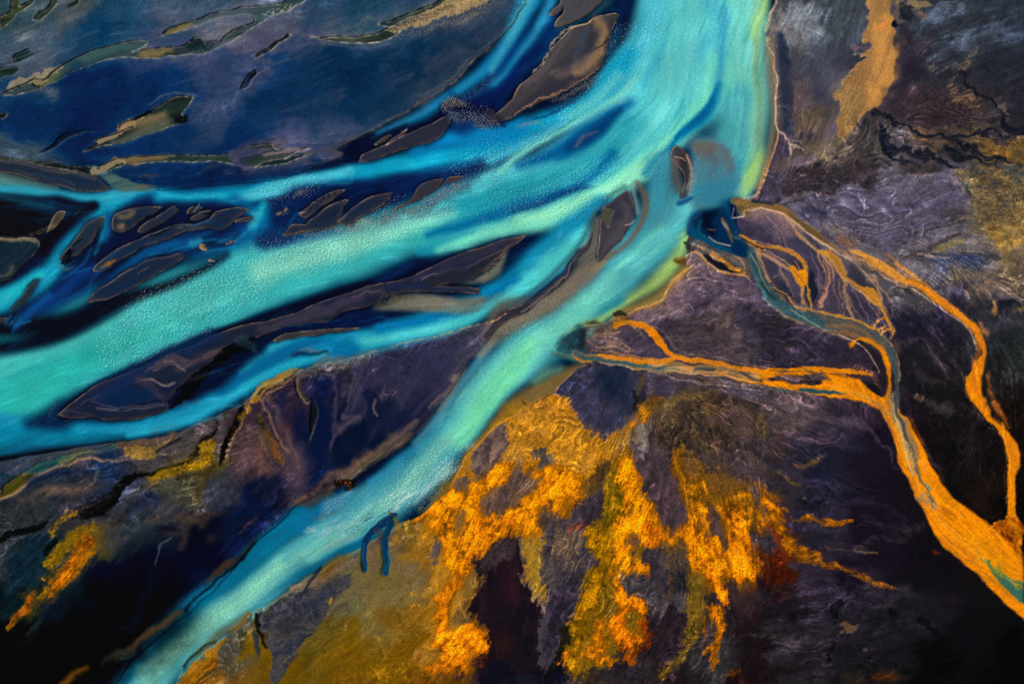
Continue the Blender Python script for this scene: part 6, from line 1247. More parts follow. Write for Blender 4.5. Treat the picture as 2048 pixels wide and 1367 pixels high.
for k in range(17):          # wave-like ridges blown across the slope
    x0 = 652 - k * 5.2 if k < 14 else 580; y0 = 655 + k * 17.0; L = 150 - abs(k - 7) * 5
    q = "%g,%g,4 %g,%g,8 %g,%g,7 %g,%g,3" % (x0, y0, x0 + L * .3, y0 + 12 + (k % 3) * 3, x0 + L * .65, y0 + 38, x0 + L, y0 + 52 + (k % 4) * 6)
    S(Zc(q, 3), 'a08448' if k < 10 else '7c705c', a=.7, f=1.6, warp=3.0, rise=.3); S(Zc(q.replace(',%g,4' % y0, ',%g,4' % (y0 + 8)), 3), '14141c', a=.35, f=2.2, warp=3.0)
D("1080,300 1180,312 1240,282 1250,420 1300,560 1310,622 1252,682 1200,662 1160,570 1110,490 1070,350 1058,284", '38282e', '42303a', f=4, amt=.15)
D("1018,700 1040,672 1072,690 1062,740 1030,756 1004,732", '4c3a3a', '5c4838'); D("1010,782 1036,792 1028,850 1014,820", '2c2c30'); D("1030,530 1056,536 1046,560 1026,552", '4c3c2c'); D("906,680 936,676 930,712 908,706", '5c5030')
D("1072,762 1150,752 1240,742 1212,862 1162,984 1122,922 1112,852 1082,822", '2c2634', '3c3430', f=6); P(Zc("1180,720 1300,740 1320,840 1230,860 1200,780"), '64481c', mix=('r', '38302c'), a=.7, f=8, warp=4)
D("970,890 1060,950 1120,960 1180,1010 1300,960 1310,1080 1220,1070 1080,1050 1000,1000", '34303a', '48423e', f=8, amt=.2); D("1110,1070 1200,1090 1300,1090 1290,1250 1210,1345 1150,1300 1120,1180", '1c1224', '2a1a20', f=9, amt=.15)
D("1390,502 1432,512 1470,590 1502,682 1504,760 1482,768 1450,682 1420,602", '30242e', '443840', f=2.5, amt=.1); D("1360,590 1392,584 1390,612 1366,610", '44383c'); D("1345,620 1400,625 1395,665 1352,660", '5c4438', '443838', a=.8)
D("1405,660 1430,690 1438,750 1420,740", '4c3834', a=.8); D("1366,730 1400,726 1396,756 1372,752", '503c30', a=.8); D("1470,800 1496,796 1490,830 1472,824", '48383a', a=.8); D("1640,470 1670,480 1704,530 1690,556 1660,530", '382e3c', '4c4048', f=2.5)
D("1700,604 1740,606 1750,636 1716,634", '303c48', f=2.5); D("1620,640 1680,650 1740,740 1790,820 1700,780 1640,720", '2c2230', '443840', f=5); D("1430,1110 1480,1130 1470,1180 1440,1170", '3c3238', a=.8)
P(Zc("1650,780 1760,800 1860,880 1880,1000 1760,1040 1680,960"), '381408', mix=('f', '1c0c10'), a=.7, f=18, warp=5); P(Zc("1540,920 1640,940 1700,1040 1640,1100 1540,1060 1510,980"), '3c2820', mix=('r', '2a1c22'), a=.7, f=12, warp=4)
for x, y, r in ((1245, 848, 5), (1405, 828, 6), (1640, 820, 10), (475, 20, 4), (637, 78, 6), (300, 640, 8), (100, 545, 6), (150, 500, 7), (720, 1110, 4), (1180, 900, 3), (70, 1105, 3), (1100, 1040, 4)):
    S(Zc("%g,%g,%g %g,%g,%g" % (x, y, r * 2, x + r, y + 2, r * 1.5), 3), '160c06', a=.85, f=1.4, warp=1.5)
P(Zc("100,1220 200,1210 290,1240 300,1290 200,1290 120,1290"), '0c0602', a=.85, f=8, tex=('s', .95, .3)); P(Zc("250,620 320,620 330,670 270,670"), '2c1404', a=.8, f=5, tex=('s', .3, .4)); P(Zc("700,630 770,620 790,660 730,660"), '9c3808', a=.8, f=4, tex=('s', -.1, .5))
P(Zc("880,480 960,400 1000,500 940,640 860,680"), '121808', a=.8, f=10, tex=('s', .45, .3)); P(Zc("1000,340 1070,360 1090,480 1040,520 1000,440"), '241804', a=.8, f=8, tex=('s', .75, .3)); P(Zc("860,700 920,700 880,860 800,960"), '1c1c04', a=.7, f=8, tex=('s', .7, .3))
P(Zc("1100,620 1200,640 1190,700 1110,700"), 'a03806', a=.8, f=6, tex=('s', .3, .4)); P(Zc("1060,880 1110,890 1110,930 1070,920"), 'b04406', a=.8, f=4, tex=('s', .1, .4))
edge = "444,700 462,740 470,860 490,940 550,985 584,1060 600,1030 612,960"
S(Zc(' '.join(t + ',12' for t in edge.split()), 3), '75685c', a=.7, f=2.5, warp=2, brk=('r', .3))
# ------------------------------------------------------------------ second pass: the delta bay and the fan of threads
P("1375,462 1384,446 1400,430 1420,411 1448,400 1468,401 1474,430 1479,455 1490,480 1502,505 1484,516 1455,505 1420,494 1395,482 1380,472", '06284a', f=6, warp=1, water=1, rough=0, chop=.02)
S("1425,415,26 1415,440,24 1425,465,16", '010c22', a=.85, f=9, warp=2); S("1463,408,14 1468,430,12 1474,450,8", '010e26', a=.8, f=6)
S("1384,452,14 1394,474,18 1414,489,16 1440,500,10 1462,506,6", '0e4a6e', a=.85, f=5, warp=2)
S("1402,440,5 1400,460,6 1412,478,5 1436,492,4 1460,500,3", '2c7484', a=.45, f=3, warp=2)
S("1452,404,14 1458,425,10 1468,445,8 1480,470,7", '0a3a62', a=.8, f=4, warp=2)
S("1470,462,8 1480,474,8 1492,486,12 1505,494,10 1512,500,8", '3c4a54', a=.7, f=4, tex=('w', .1, .5)); S("1463,470,4 1472,474,4 1482,478,3", '8ca0a4', a=.7, f=2, tex=('w', 0, .5))
S("1444,436,6 1452,450,8 1460,465,8 1466,482,6", '54483a', a=.9, f=3, warp=1.5, water=0)
S("1418,474,2.5 1430,483,2.5 1446,488,3 1461,491,3", 'a8a094', a=.85, f=1.3, warp=1, water=0); S("1416,458,3 1428,458,4", '7c5c58', a=.7, f=2)
S("1445,443,5 1450,450,7 1456,456,4", 'a09488', a=.7, f=2, tex=('w', -.2, .5))
# bank left of the bay
P("1380,470 1390,478 1386,488 1394,496 1386,506 1376,504 1374,490", '34302a', a=.9, f=3, warp=2, brk=('r', .5), water=0); S("1378,482,6 1380,498,6", '0a1c34', a=.8, f=3)
P("1390,480 1402,482 1430,498 1460,508 1490,518 1503,540 1500,552 1470,542 1440,528 1415,512 1395,500", '564c44', mix=('l', '3c3c40'), a=.95, f=3, warp=1.5, water=0)
P("1403,508 1425,513 1445,528 1470,539 1486,546 1460,546 1435,536 1415,523", '100c1a', f=2, warp=1.2, a=.95)
S("1428,508,4 1448,524,8 1468,537,8 1490,544,4", 'a87020', a=.9, f=2, warp=2, brk=('l', .35), sharp=.3); S("1440,512,3 1462,522,5 1480,532,4", '4a4c50', a=.8, f=2)
S("1396,494,2 1410,500,2 1428,514,2 1445,527,2", 'b0a090', a=.85, f=1.2); S("1464,512,2 1478,518,3 1484,528,2 1488,536,2", 'a09080', a=.7, f=1.2)
S("1388,505,2.4 1402,511,2.4 1425,530,2.4 1442,541,2.2 1470,547,2 1490,550,2 1500,559,2", 'bca89a', a=.9, f=1.2)
P("1370,519 1378,510 1388,506 1401,513 1414,526 1390,527 1372,530", '665a66', a=.9, f=1.5, warp=1); edge_line("1370,519 1378,510 1388,506", 'b0a090', closed=False, w=1.5)
S("1356,522,8 1366,524,12", '5c3c18', a=.8, f=4, warp=2, water=1)
# ground of the fan
P("1474,438 1488,437 1502,441 1520,455 1528,472 1547,490 1556,496 1530,491 1500,481 1484,471 1477,455", '2a2240', mix=('l', '383050'), a=.95, f=2.5, warp=1.5)
P("1489,433 1492,427 1502,421 1520,420 1545,425 1565,434 1582,446 1592,462 1572,470 1550,452 1525,448 1502,440", '74626a', mix=('r', '5a4a5a'), a=.85, f=6, warp=2)
S("1528,462,8 1545,462,12 1560,478,8", '50465c', a=.7, f=6, warp=4)
P("1604,452 1612,458 1630,478 1650,495 1640,500 1625,488 1610,470", '303248', f=2, warp=1, a=.9)
P("1590,470 1605,480 1625,500 1640,520 1646,545 1648,570 1630,545 1605,520 1575,500 1560,492", '2c284a', mix=('k', '3a345a'), a=.8, f=4, warp=2)
P("1618,540 1628,552 1636,590 1630,610 1622,600 1616,570", '0e1430', f=3, warp=1.5, a=.85); P("1530,520 1548,524 1556,540 1545,550 1530,540", '2a2c4c', f=3, a=.8); P("1540,560 1560,560 1590,590 1600,605 1580,600 1560,580", '1e2444', f=4, a=.8)
P("1690,545 1715,555 1740,575 1742,590 1715,578 1695,565", '232844', f=3, a=.85); P("1700,585 1720,595 1740,615 1755,640 1735,640 1710,620", '262040', f=4, a=.8); P("1655,540 1668,560 1680,600 1672,625 1660,600", '382f4c', f=4, a=.7)
P("1537,570 1552,576 1566,592 1580,614 1562,610 1546,596", '5e4c3c', mix=('l', '4a4040'), f=1.5, warp=1, a=.95)
P("1590,613 1605,608 1618,608 1622,620 1600,620", '4c4c60', f=1.5, a=.9)
P("1700,522 1720,520 1735,530 1745,545 1725,540 1708,532", '3a3c4a', f=2, a=.9)
def hair(s, c, a=.85, f=1.1): S(s, c, a=a, f=f, warp=1.2)
# waterways, with pale lips of salt and silt
S("1470,401,16 1500,407,14 1545,413,12 1572,422,12 1602,446,10 1640,472,8 1660,490,6 1684,505,3", '6a5636', f=2, warp=1, rough=0, gloss=.6)
S("1482,420,12 1492,424,14 1500,418,8", '5a4c34', f=2, warp=1); S("1506,402,6 1525,404,8 1545,408,4", '10203c', a=.9, f=2, warp=1)
S("1575,424,3 1598,440,7 1625,462,8 1655,485,5", '3c3424', a=.5, f=2)
hair("1465,434,2 1468,415,2", '94808c'); hair("1466,436,2.4 1488,433,2.4 1487,426,2.2 1496,421,2.2 1520,418,2.4 1548,422,2.6 1575,434,2.6 1596,448,2.4 1612,462,2.4 1640,482,2.4 1664,498,2.2 1682,512,2 1702,522,2", 'c4aa9a', a=.95)
hair("1572,434,4 1586,450,4 1592,448,4", '8c8070', .7, 2)
S("1576,437,3 1588,455,3.5 1608,474,3.5 1625,493,3.5 1640,505,3", '94765a', f=1.3, warp=1); S("1637,500,4 1650,508,4 1660,514,5", 'a8802c', f=1.3, warp=1)
S("1658,498,3 1664,510,8 1672,527,15 1681,542,11 1690,554,6 1713,571,6 1728,580,11 1743,591,14 1752,603,8 1762,616,5 1776,640,4 1786,660,4", 'a8782c', mix=('l', '8a6430'), f=1.6, warp=1.2, rough=.2)
S("1664,520,3 1674,540,3 1684,556,3 1688,575,2.5 1691,605,2.5 1699,625,2.5 1705,638,2.5", '94765c', f=1.2, warp=1); S("1730,572,4 1742,578,6 1750,588,4", 'b07c24', f=1.5)
hair("1690,558,1.6 1705,572,1.6 1722,584,1.6 1738,598,1.6 1752,612,1.6 1760,628,1.8", 'b49a88'); hair("1704,520,3 1722,530,4 1740,546,4 1750,560,3 1752,580,2 1760,600,2", '94745c', .8)
S("1637,503,2.6 1641,520,2.6 1648,545,2.6", '8c7060', f=1.2); S("1646,520,2 1654,536,4 1658,555,4 1655,580,4 1646,598,3.5 1638,614,2.5", '98705a', f=1.3, warp=1); S("1640,550,6 1644,580,6 1640,600,4", '5c5468', a=.7, f=2.5, tex=('l', -.3, .7))
S("1482,470,5 1495,477,6 1510,486,5 1518,494,5 1540,492,5 1562,497,7 1584,505,8 1598,515,9 1606,526,8 1612,540,4 1614,562,2.5 1616,590,2.5 1621,620,2.5", 'a47428', mix=('l', '8a6438'), f=1.5, warp=1.2, rough=.2)
hair("1486,476,1.6 1500,484,2.4 1514,493,4 1524,498,2", '1a1010', .9); hair("1518,497,1.6 1540,496,1.6 1556,499,1.6", '241a1c', .7)
S("1522,500,2.4 1540,505,2.6 1556,516,2.6 1572,526,2.6 1582,536,3", '9c8068', f=1.2, warp=1); hair("1526,506,2 1544,513,2 1554,524,2 1560,540,2.4 1568,556,2 1576,572,2", '8c7868')
hair("1545,555,1.6 1556,546,1.8 1562,548,1.6", '847484', .7)
P("1578,533 1586,533 1595,541 1602,549 1612,545 1615,560 1609,571 1602,568 1592,556 1584,548", 'bc7c14', f=1.4, warp=1, brk=('s', .2)); hair("1590,543,2 1600,554,2 1606,562,1.6", '6c4c50', .8)
S("1590,556,3 1598,566,4 1604,576,4 1604,595,3 1602,606,3", 'a07430', f=1.2); S("1609,571,3 1611,585,2 1613,600,2 1617,618,2", '1c1418', f=1.2, a=.9); S("1604,574,4 1604,592,5 1603,605,3", '8c8078', a=.5, f=1.5)
S("1515,497,6 1519,512,3 1526,528,2.6 1529,548,3 1536,563,3.5 1552,576,3 1572,588,3 1584,604,4 1594,616,3", '9c7440', f=1.3, warp=1); hair("1538,566,3 1552,580,2.4 1568,588,2.4", '180e10', .9)
S("1540,572,2 1548,590,3 1562,606,3 1585,618,4 1610,622,3", 'a07a38', f=1.4)
S("1672,630,6 1686,628,5", 'a87c30', a=.8, f=2)
# teal stream
S("1500,505,16 1511,530,18 1518,552,20 1531,577,20 1551,599,18 1576,618,18 1602,631,18 1640,645,18", '1a4656', mix=('l', '24545e'), f=2.2, warp=1, rough=.1)
S("1498,520,4 1508,545,5 1516,570,5 1532,592,4", '34666c', a=.7, f=2.5); S("1524,592,3 1544,611,4 1564,627,4 1575,632,2", 'a0aca0', a=.8, f=1.6, tex=('w', .1, .4)); S("1524,565,8 1536,585,8 1548,596,5", '06283c', a=.7, f=3)
S("1590,612,3 1620,620,3 1680,630,3 1712,641,3 1745,657,3", 'b08038', a=.85, f=1.4)
# drowned shoal
P("1384,294 1394,285 1402,283 1424,281 1437,289 1446,292 1457,302 1466,318 1470,338 1466,362 1448,392 1420,410 1396,404 1388,370 1386,320", '50808a', a=.85, f=12, warp=3)
SOFT[0] = True
S("1392,296,12 1404,300,26 1418,300,26 1430,300,16", '6a6058', a=.9, f=8, warp=4); S("1446,304,16 1456,322,18 1458,340,16", '5e666c', a=.85, f=9, warp=4); S("1410,318,24 1430,324,26", '5e6464', a=.8, f=14, warp=4)
S("1405,345,40 1430,352,50", '44788a', a=.7, f=18, warp=4); S("1395,385,40 1430,390,50 1460,370,20", '2c7c94', a=.7, f=16, warp=3); S("1470,300,6 1474,330,6 1472,352,8", '3c98a4', a=.7, f=5)
S("1420,305,8 1430,330,8 1420,350,6", '54545c', a=.4, f=6)
S("1335,310,14 1338,345,20 1344,380,18 1340,420,20 1310,450,20", '4c8894', a=.6, f=14, warp=4); S("1348,325,16 1354,350,18 1358,378,14", '5c5450', a=.85, f=8, warp=2)
S("1360,405,10 1370,402,10 1385,395,6", '10386c', a=.8, f=5, warp=2)
S("1370,285,4 1380,278,4 1392,272,4", 'a0b0ac', a=.5, f=3, tex=('w', .2, .4))
# soft colour of the east bank shallows
S("1546,60,12 1545,110,16 1546,160,14 1549,210,12 1549,255,10 1538,300,10 1524,345,8 1512,380,6", '7a6850', a=.75, f=9, warp=2)
S("1526,60,12 1528,120,16 1530,200,16 1530,260,14 1520,300,12", '64988a', a=.55, f=12, warp=3); S("1516,318,20 1502,350,24 1490,374,16", '9cc05c', a=.55, f=13, warp=3)
SOFT[0] = False
for q in ("1372,312,3 1379,330,3 1386,350,4 1384,368,4 1378,388,3", "1350,312,3 1362,316,3 1370,322,2"):
    S(q, 'c09c8c', a=.9, f=1.6, tex=('w', -.3, .5))
S("1384,352,8 1390,358,10 1386,375,10 1382,390,8", '9cb0b8', a=.45, f=3, tex=('w', .3, .4))
# pale lips of the right-hand streams
for q in ("1690,512,2 1712,518,2 1728,520,2 1745,536,2 1775,560,2 1795,566,2", "1790,566,2.2 1830,584,2.2 1870,608,2.2 1905,632,2.2 1930,652,2 1944,674,2 1950,700,2", "1582,618,1.6 1640,656,1.6 1690,674,1.8 1716,690,2 1736,706,2 1752,732,2 1758,745,1.5"):
    hair(q, 'b8a094', .8)
P("1722,522 1748,538 1770,560 1760,556 1735,545 1722,534", '343640', f=2, a=.85); S("1760,520,3 1790,535,5 1820,555,6 1846,572,6", '3c3440', a=.7, f=2, warp=2); hair("1770,505,4 1800,528,5 1830,552,6 1855,570,6", 'b07c40', .6, 2)
# shore of the east bank
hair("1552,-5,2.4 1550,12,2.4 1540,30,2 1537,45,2", 'c0a490', .8); hair("1556,262,2.4 1551,290,2.6 1541,325,2.8 1529,355,2.8 1515,385,2.4 1508,396,2", 'b8824c', .9, 1.4)
hair("1538,95,2 1546,108,2.4 1547,135,2 1553,152,2.6 1552,185,2 1553,220,2.4 1552,245,2.6 1557,264,2.6 1570,272,2.4 1579,288,2 1583,310,2", 'b4a49c', .85)
for k in range(7): hair("%g,%g,1.6 %g,%g,1.2" % (1575 + k * 2, 278 + k * 3, 1590 + k * 3, 290 + k * 2.6), 'b0a49c', .6)

# ------------------------------------------------------------------ broken water on the lower eastern branch and silky currents
for q, c, a, t in (("940,890,20 900,925,34 860,950,50 820,975,46 780,995,30", 'a4cfc0', .55, ('l', .5, .5)), ("900,930,24 860,965,40 815,985,40 770,1000,20", 'c8dccc', .75, ('w', .75, .35)),
                   ("850,960,20 810,985,26 780,1000,26 800,1005,20", 'd4e0d0', .8, ('l', 1.0, .4)), ("700,985,10 680,1000,20 650,1010,16 640,1030,10", 'a8c4c4', .7, ('w', .4, .4)),
                   ("745,1010,20 700,1040,30 650,1060,30 620,1065,16", '88b4b8', .6, ('l', .6, .4)), ("615,1063,3 640,1060,5 680,1050,5 720,1035,4", 'b8ccc4', .7, ('w', -.2, .5)),
                   ("620,1030,8 650,1025,10 680,1020,6", '5c5450', .7, ('w', .2, .5)), ("880,985,10 860,1000,16 840,1015,14 880,1000,10", '6c7054', .7, ('q', .0, .6)),
                   ("560,1120,20 480,1190,20 400,1255,16 330,1320,16", 'b4dcc4', .5, ('w', .9, .35)), ("780,1005,14 740,1030,16 700,1060,12", '1c4c68', .6, ('l', .3, .5))):
    S(q, c, a=a, f=8, warp=4, tex=t, chop=.9)
for q, c in (("1230,60,30 1180,150,36 1130,220,20", 'c4ecdc'), ("1150,220,24 1060,290,30 960,350,20", 'c8e8dc'), ("900,400,20 780,460,40 640,510,50 540,545,40", 'd8f0cc'), ("500,570,60 380,625,60 260,680,40", 'b8ead4'), ("400,650,20 300,690,16 220,700,16", 'd0f0d8'),
             ("1400,300,20 1320,350,26 1240,390,20 1130,430,20", 'd4f4d0'), ("620,372,20 560,385,20 530,400,16", 'b4e4e0'), ("1220,330,30 1120,380,30 1020,420,20", 'a0dce0')):
    S(q, f=30, warp=6, chop=.9)      # short steep waves that catch the sun
for q, c, a in (("930,430,6 800,470,8 660,510,8 520,550,6", '8cdcc0', .35), ("620,540,8 460,600,10 320,650,8", '70ccb8', .3), ("1380,60,8 1370,150,10 1330,220,8 1260,290,5", '90dcd4', .3), ("1480,60,8 1478,180,10 1470,280,6", '90d8c4', .3),
                ("1300,60,8 1270,130,10 1200,210,6", '2c9cbc', .3), ("1120,470,5 1050,545,6 980,600,5 880,636,4", '7cd8d0', .3), ("960,740,6 900,820,8 840,900,6", '98e4b4', .3), ("600,740,4 540,765,5 470,805,6 380,845,5", '58c4cc', .35),
                ("300,855,5 200,866,8 80,880,8", '2c98b0', .35), ("440,620,10 300,680,14 160,720,12", '1c9498', .3), ("260,720,14 200,745,14 140,760,8", '18888c', .35), ("700,360,4 620,372,5 520,392,5 420,398,4 300,386,3", '6cccd4', .35)):
    S(q, c, a=a, f=7, warp=4, tex=('l', -.6, 1.2))
# paler threads in the orange streams
for q in ("1790,850,8 1815,920,12 1850,1000,14 1900,1060,16 1980,1130,20", "1600,765,6 1680,775,10 1740,800,8", "1950,740,8 1960,790,5 2000,860,6 2020,930,8 2020,1000,6"):
    S(q, 'ee9c1c', a=.6, f=4, warp=3, tex=('l', -.3, .8))
for q in ("1800,900,3 1830,970,4 1880,1040,5 1960,1110,4", "1850,960,3 1900,1020,5 1960,1060,4"):
    S(q, 'a85c08', a=.6, f=2.5, warp=3, tex=('l', -.3, .7))
# wider soft orange stain at the lower left
for q, c, a in (("190,1070,30 150,1110,44 110,1160,40 70,1200,30 30,1240,20", '6c4810', .55), ("170,1090,20 140,1130,30 110,1165,26", 'b46c08', .5), ("430,900,30 380,930,40 310,955,30", '6c5414', .4), ("240,1040,30 180,1070,30", '4c4028', .4)):
    S(q, c, a=a, f=14, warp=6, tex=('q', -.7, 1.0))

S("788,1026,9 770,1040,15 745,1058,13 733,1076,12 731,1100,10 732,1125,9 730,1140,7", '04284c', a=.75, f=2.5, warp=2); S("782,1036,12 776,1060,10 769,1080,10 772,1105,10 774,1125,10 771,1142,9", '08304e', a=.75, f=2.5, warp=2)
S("752,1052,10 760,1062,14 758,1082,10", '4c3a38', a=.6, f=5, warp=3); S("730,1085,2 729,1115,2.5 733,1135,2", '1c7498', a=.6, f=1.6); S("776,1100,2 778,1122,3 771,1138,3", '2c6078', a=.6, f=2)
for q, c in (("170,1085,20 140,1125,26 112,1160,24 95,1180,14", 'cc7c0c'), ("60,1190,10 40,1220,14 20,1250,12", 'b8701a')):
    S(q, c, crust=1, a=.8, f=8)

# hair-thin threads filling the fan and fringing the streams
for q, c in (("1530,430,1.6 1552,450,1.8 1566,470,1.6 1572,492,1.4", '8c7c80'), ("1545,450,1.4 1556,466,1.6 1560,484,1.4", '84707c'), ("1585,520,1.4 1594,532,1.6 1600,545,1.4", 'a88444'), ("1560,540,1.4 1575,560,1.6 1586,590,1.6 1590,610,1.4", '8c7868'),
             ("1622,510,1.6 1634,540,1.8 1638,570,1.6 1630,605,1.4", '84707c'), ("1640,508,1.6 1644,530,1.6 1652,552,1.6 1650,580,1.6 1634,612,1.6", 'a87848'), ("1652,520,1.4 1664,545,1.8 1670,580,1.6 1678,620,1.4", '8c7468'), ("1676,560,1.6 1682,590,1.6 1686,625,1.4", 'a08058'),
             ("1705,575,1.6 1716,600,1.8 1730,625,1.6 1738,645,1.4", '7c6c70'), ("1696,590,1.4 1706,615,1.6 1722,640,1.4", '8c7050'), ("1735,595,1.6 1744,615,1.8 1760,640,1.6 1772,655,1.4", 'a07c50'), ("1690,512,1.6 1712,530,1.8 1734,552,1.8 1756,585,1.6 1764,615,1.6", 'b09078'),
             ("1700,505,2 1740,512,2.4 1775,530,2.4 1810,556,2", 'd09848'), ("1715,520,1.6 1750,542,2 1785,566,2 1830,590,1.6", '9c7040'), ("1780,528,1.6 1810,548,2 1840,570,2 1862,586,1.6", 'c89048'), ("1770,520,1.6 1800,532,2 1830,548,1.8 1850,566,1.6", 'a07858'),
             ("1395,492,1.4 1420,506,1.6 1450,526,1.6 1480,544,1.4", 'b08c60'), ("1385,486,1.4 1410,496,1.6 1440,510,1.4", '9c8c7c'), ("1500,478,1.4 1530,486,1.6 1560,492,1.6 1590,502,1.4", 'b09070'), ("1500,505,1.4 1516,530,1.6 1524,560,1.6 1536,580,1.4", 'b08860'),
             ("1180,700,1.6 1220,704,1.8 1260,710,1.8 1300,716,1.6 1340,720,1.4", 'c0904c'), ("1190,690,1.4 1230,694,1.6 1260,702,1.4", 'a89080'), ("1200,672,1.4 1225,672,1.6 1240,684,1.4 1262,696,1.4", 'a89484'), ("1290,648,1.6 1320,662,1.8 1345,690,1.8 1380,708,1.6 1430,716,1.4", '84706c'),
             ("1400,700,1.4 1440,716,1.8 1490,730,1.6 1540,736,1.4", '84706c'), ("1330,738,1.6 1390,746,2 1450,754,2 1510,764,1.8", 'd8a868'), ("1250,733,1.6 1310,744,1.8 1380,760,1.8 1450,772,1.6 1520,782,1.4", 'a08c80'), ("1540,742,2 1590,740,2 1640,744,2 1690,752,1.8", '5c3c20'),
             ("1550,750,1.8 1600,748,2 1640,754,2", '3c2c28'), ("1560,760,1.8 1610,772,2 1660,772,2", 'a05c10'), ("1700,785,1.8 1740,802,2.4 1765,825,2.6 1785,860,2.6 1800,900,2.4", '8c6428'), ("1798,800,2 1806,850,2.6 1822,900,3 1840,950,3 1862,990,2.6", '4c4c48'),
             ("1790,830,2 1802,870,2.6 1812,910,2.6 1824,950,2.4", 'c8a470'), ("1945,735,2 1950,770,2.4 1965,808,2.4 1990,845,2", 'b0600c'), ("2014,890,2 2022,930,2.4 2018,970,2", 'b4640c')):
    S(q, c, a=.8, f=1.1, warp=1.6)
for x, y, r in ((1846, 992, 7), (1858, 1002, 8), (1868, 1012, 7), (1852, 1008, 5), (1864, 992, 5), (1874, 1004, 4)):      # pale slabs of broken crust in the stream
    P("%g,%g %g,%g %g,%g %g,%g" % (x - r, y - 2, x, y - r * .7, x + r, y + 1, x + 1, y + r * .7), '948868', mix=('q', '6c604c'), a=.85, f=1.2, warp=1.5, straight=True)
# ------------------------------------------------------------------ thin currents and creases between the left-hand bars
fil = smooth(.45 * N['l'] + .75 * N['k'], .3, 2.2); fil2 = smooth(-.45 * N['l'] - .75 * N['k'], .4, 2.2)
wl = COL.mean(2); wat = F['water'] > .5
dk = (1 - smooth(wl, .10, .30)) * wat; br = smooth(wl, .30, .55) * wat
COL += (fil * dk * .26)[..., None] * (np.array([.03, .36, .55], np.float32) - COL)
COL += (fil2 * br * .20)[..., None] * (np.array([.08, .55, .64], np.float32) - COL)
COL += (fil * br * .14)[..., None] * (np.array([.62, .92, .82], np.float32) - COL)
for q, c, a in (("206,428,3 210,450,4 204,480,6 190,510,5", '1c8cac', .6), ("185,500,4 165,530,5 140,548,5 110,560,4", '0c5c94', .6), ("240,500,4 210,530,5 185,560,5 150,590,6 110,610,5", '0a4c86', .6), ("520,420,4 512,440,5 495,460,6 470,480,6", '38a0b4', .5),
                ("480,470,3 440,478,4 400,486,5 350,500,4 300,510,4", '1478a0', .6), ("470,490,3 430,500,3 410,505,3", '2c90ac', .5), ("430,440,3 400,448,3 370,456,3", '0c4c84', .6), ("330,470,2.5 300,482,3 260,500,3 235,515,3", '0a3c74', .6),
                ("90,560,4 60,600,5 35,640,6", '0c5896', .6), ("60,640,5 35,650,5 25,665,4", '1464a4', .6), ("150,545,2 190,535,3 220,530,2", '2470a4', .5), ("0,400,3 60,408,3 120,412,3", '14405c', .5), ("90,410,3 140,420,4 175,418,3", '041028', .6),
                ("600,425,3 580,445,4 560,465,4", '0c5488', .6), ("540,410,5 530,440,6 520,470,5", '147498', .5), ("700,395,3 720,385,4 760,378,3", '0a3870', .5), ("800,400,3 830,380,4 860,362,3", '08306a', .5), ("560,655,2 620,648,3 680,640,3", '0a3a6c', .6), ("720,640,2 760,636,4 800,640,3", '0c5c8c', .5)):
    S(q, c, a=a, f=3.5, warp=2, tex=('l', -1, 1.2))
for q in ("378,430,2 386,418,2 390,412,2", "300,470,3 330,458,3 352,450,2", "372,444,2 385,446,3 376,440,2", "410,430,3 430,428,3 420,422,2", "150,500,3 135,515,4 128,530,3", "165,480,2 150,492,3"):
    S(q, '00040e', a=.85, f=2, warp=2)
for q, c in (("389,426,2 392,420,2 396,412,1.5", '3c88a8'), ("362,466,3 370,462,3", '4c444c'), ("360,456,3 366,454,2", '64564c'), 
             ("415,523,4 425,525,3", '9c8468'), ("398,496,2 405,500,3 412,503,2", 'b0945c'), ("450,486,3 462,482,2", '8c6c58'), ("150,430,4 160,424,3", '2a3440'), ("280,545,2 300,535,2", '6c4c44'), ("600,428,3 610,424,2", '8c7460'), ("556,432,4 562,428,3", '8c744c'), ("571,424,4 576,420,3", '947a54')):
    S(q, c, a=.85, f=1.6, warp=2, brk=('s', .35))
# creases and dry seams in the long bar and the lower land
for q, c, a in (("1030,487,2 1000,505,3 960,520,3 930,532,2", '5c4c58', .6), ("980,510,3 940,522,4 900,530,3", '141a3c', .7), ("870,545,2 850,556,3 842,562,2", '7c6c6c', .7), ("900,540,3 860,548,3 820,560,2", '4c4050', .5),
                ("760,580,2 730,588,3 700,594,2", '64545c', .6), ("690,600,3 640,622,4 600,636,4 540,655,3", '2a2a48', .5), ("420,700,2 380,720,3 340,732,3 300,742,2", '1a1c3c', .6), ("330,726,2 352,728,2 374,735,2", '94807c', .6),
                ("268,764,2 300,755,2 330,763,2 350,759,2", '8c7870', .6), ("180,800,2 230,812,2 290,812,2 330,803,2", '7c6c70', .5), ("150,815,2 170,800,2 200,786,2", '5c5868', .5), ("135,822,3 160,826,4 180,830,3", '5c5060', .5),
                ("720,735,2 700,780,3 690,830,3", '5c4c58', .5), ("840,725,3 800,745,4 760,760,3", '3c3450', .5), ("900,720,3 870,760,4 840,790,3", '1a1c40', .5), ("570,860,2 590,900,3 600,940,3", '7c5c50', .5), ("550,930,2 575,945,3 600,950,2", '8c6450', .4),
                ("640,960,2 600,990,3 560,1010,3", '4c3c40', .5), ("240,905,2 290,925,3 340,930,2", '6c5c50', .5), ("350,905,2 390,890,3 420,860,2", '54484c', .6), ("370,915,2 400,905,3 425,885,2", '54484c', .5), ("350,895,2 380,880,3 405,858,2", '60504c', .5)):
    S(q, c, a=a, f=2, warp=2.5, tex=('l', -1, 1.2))
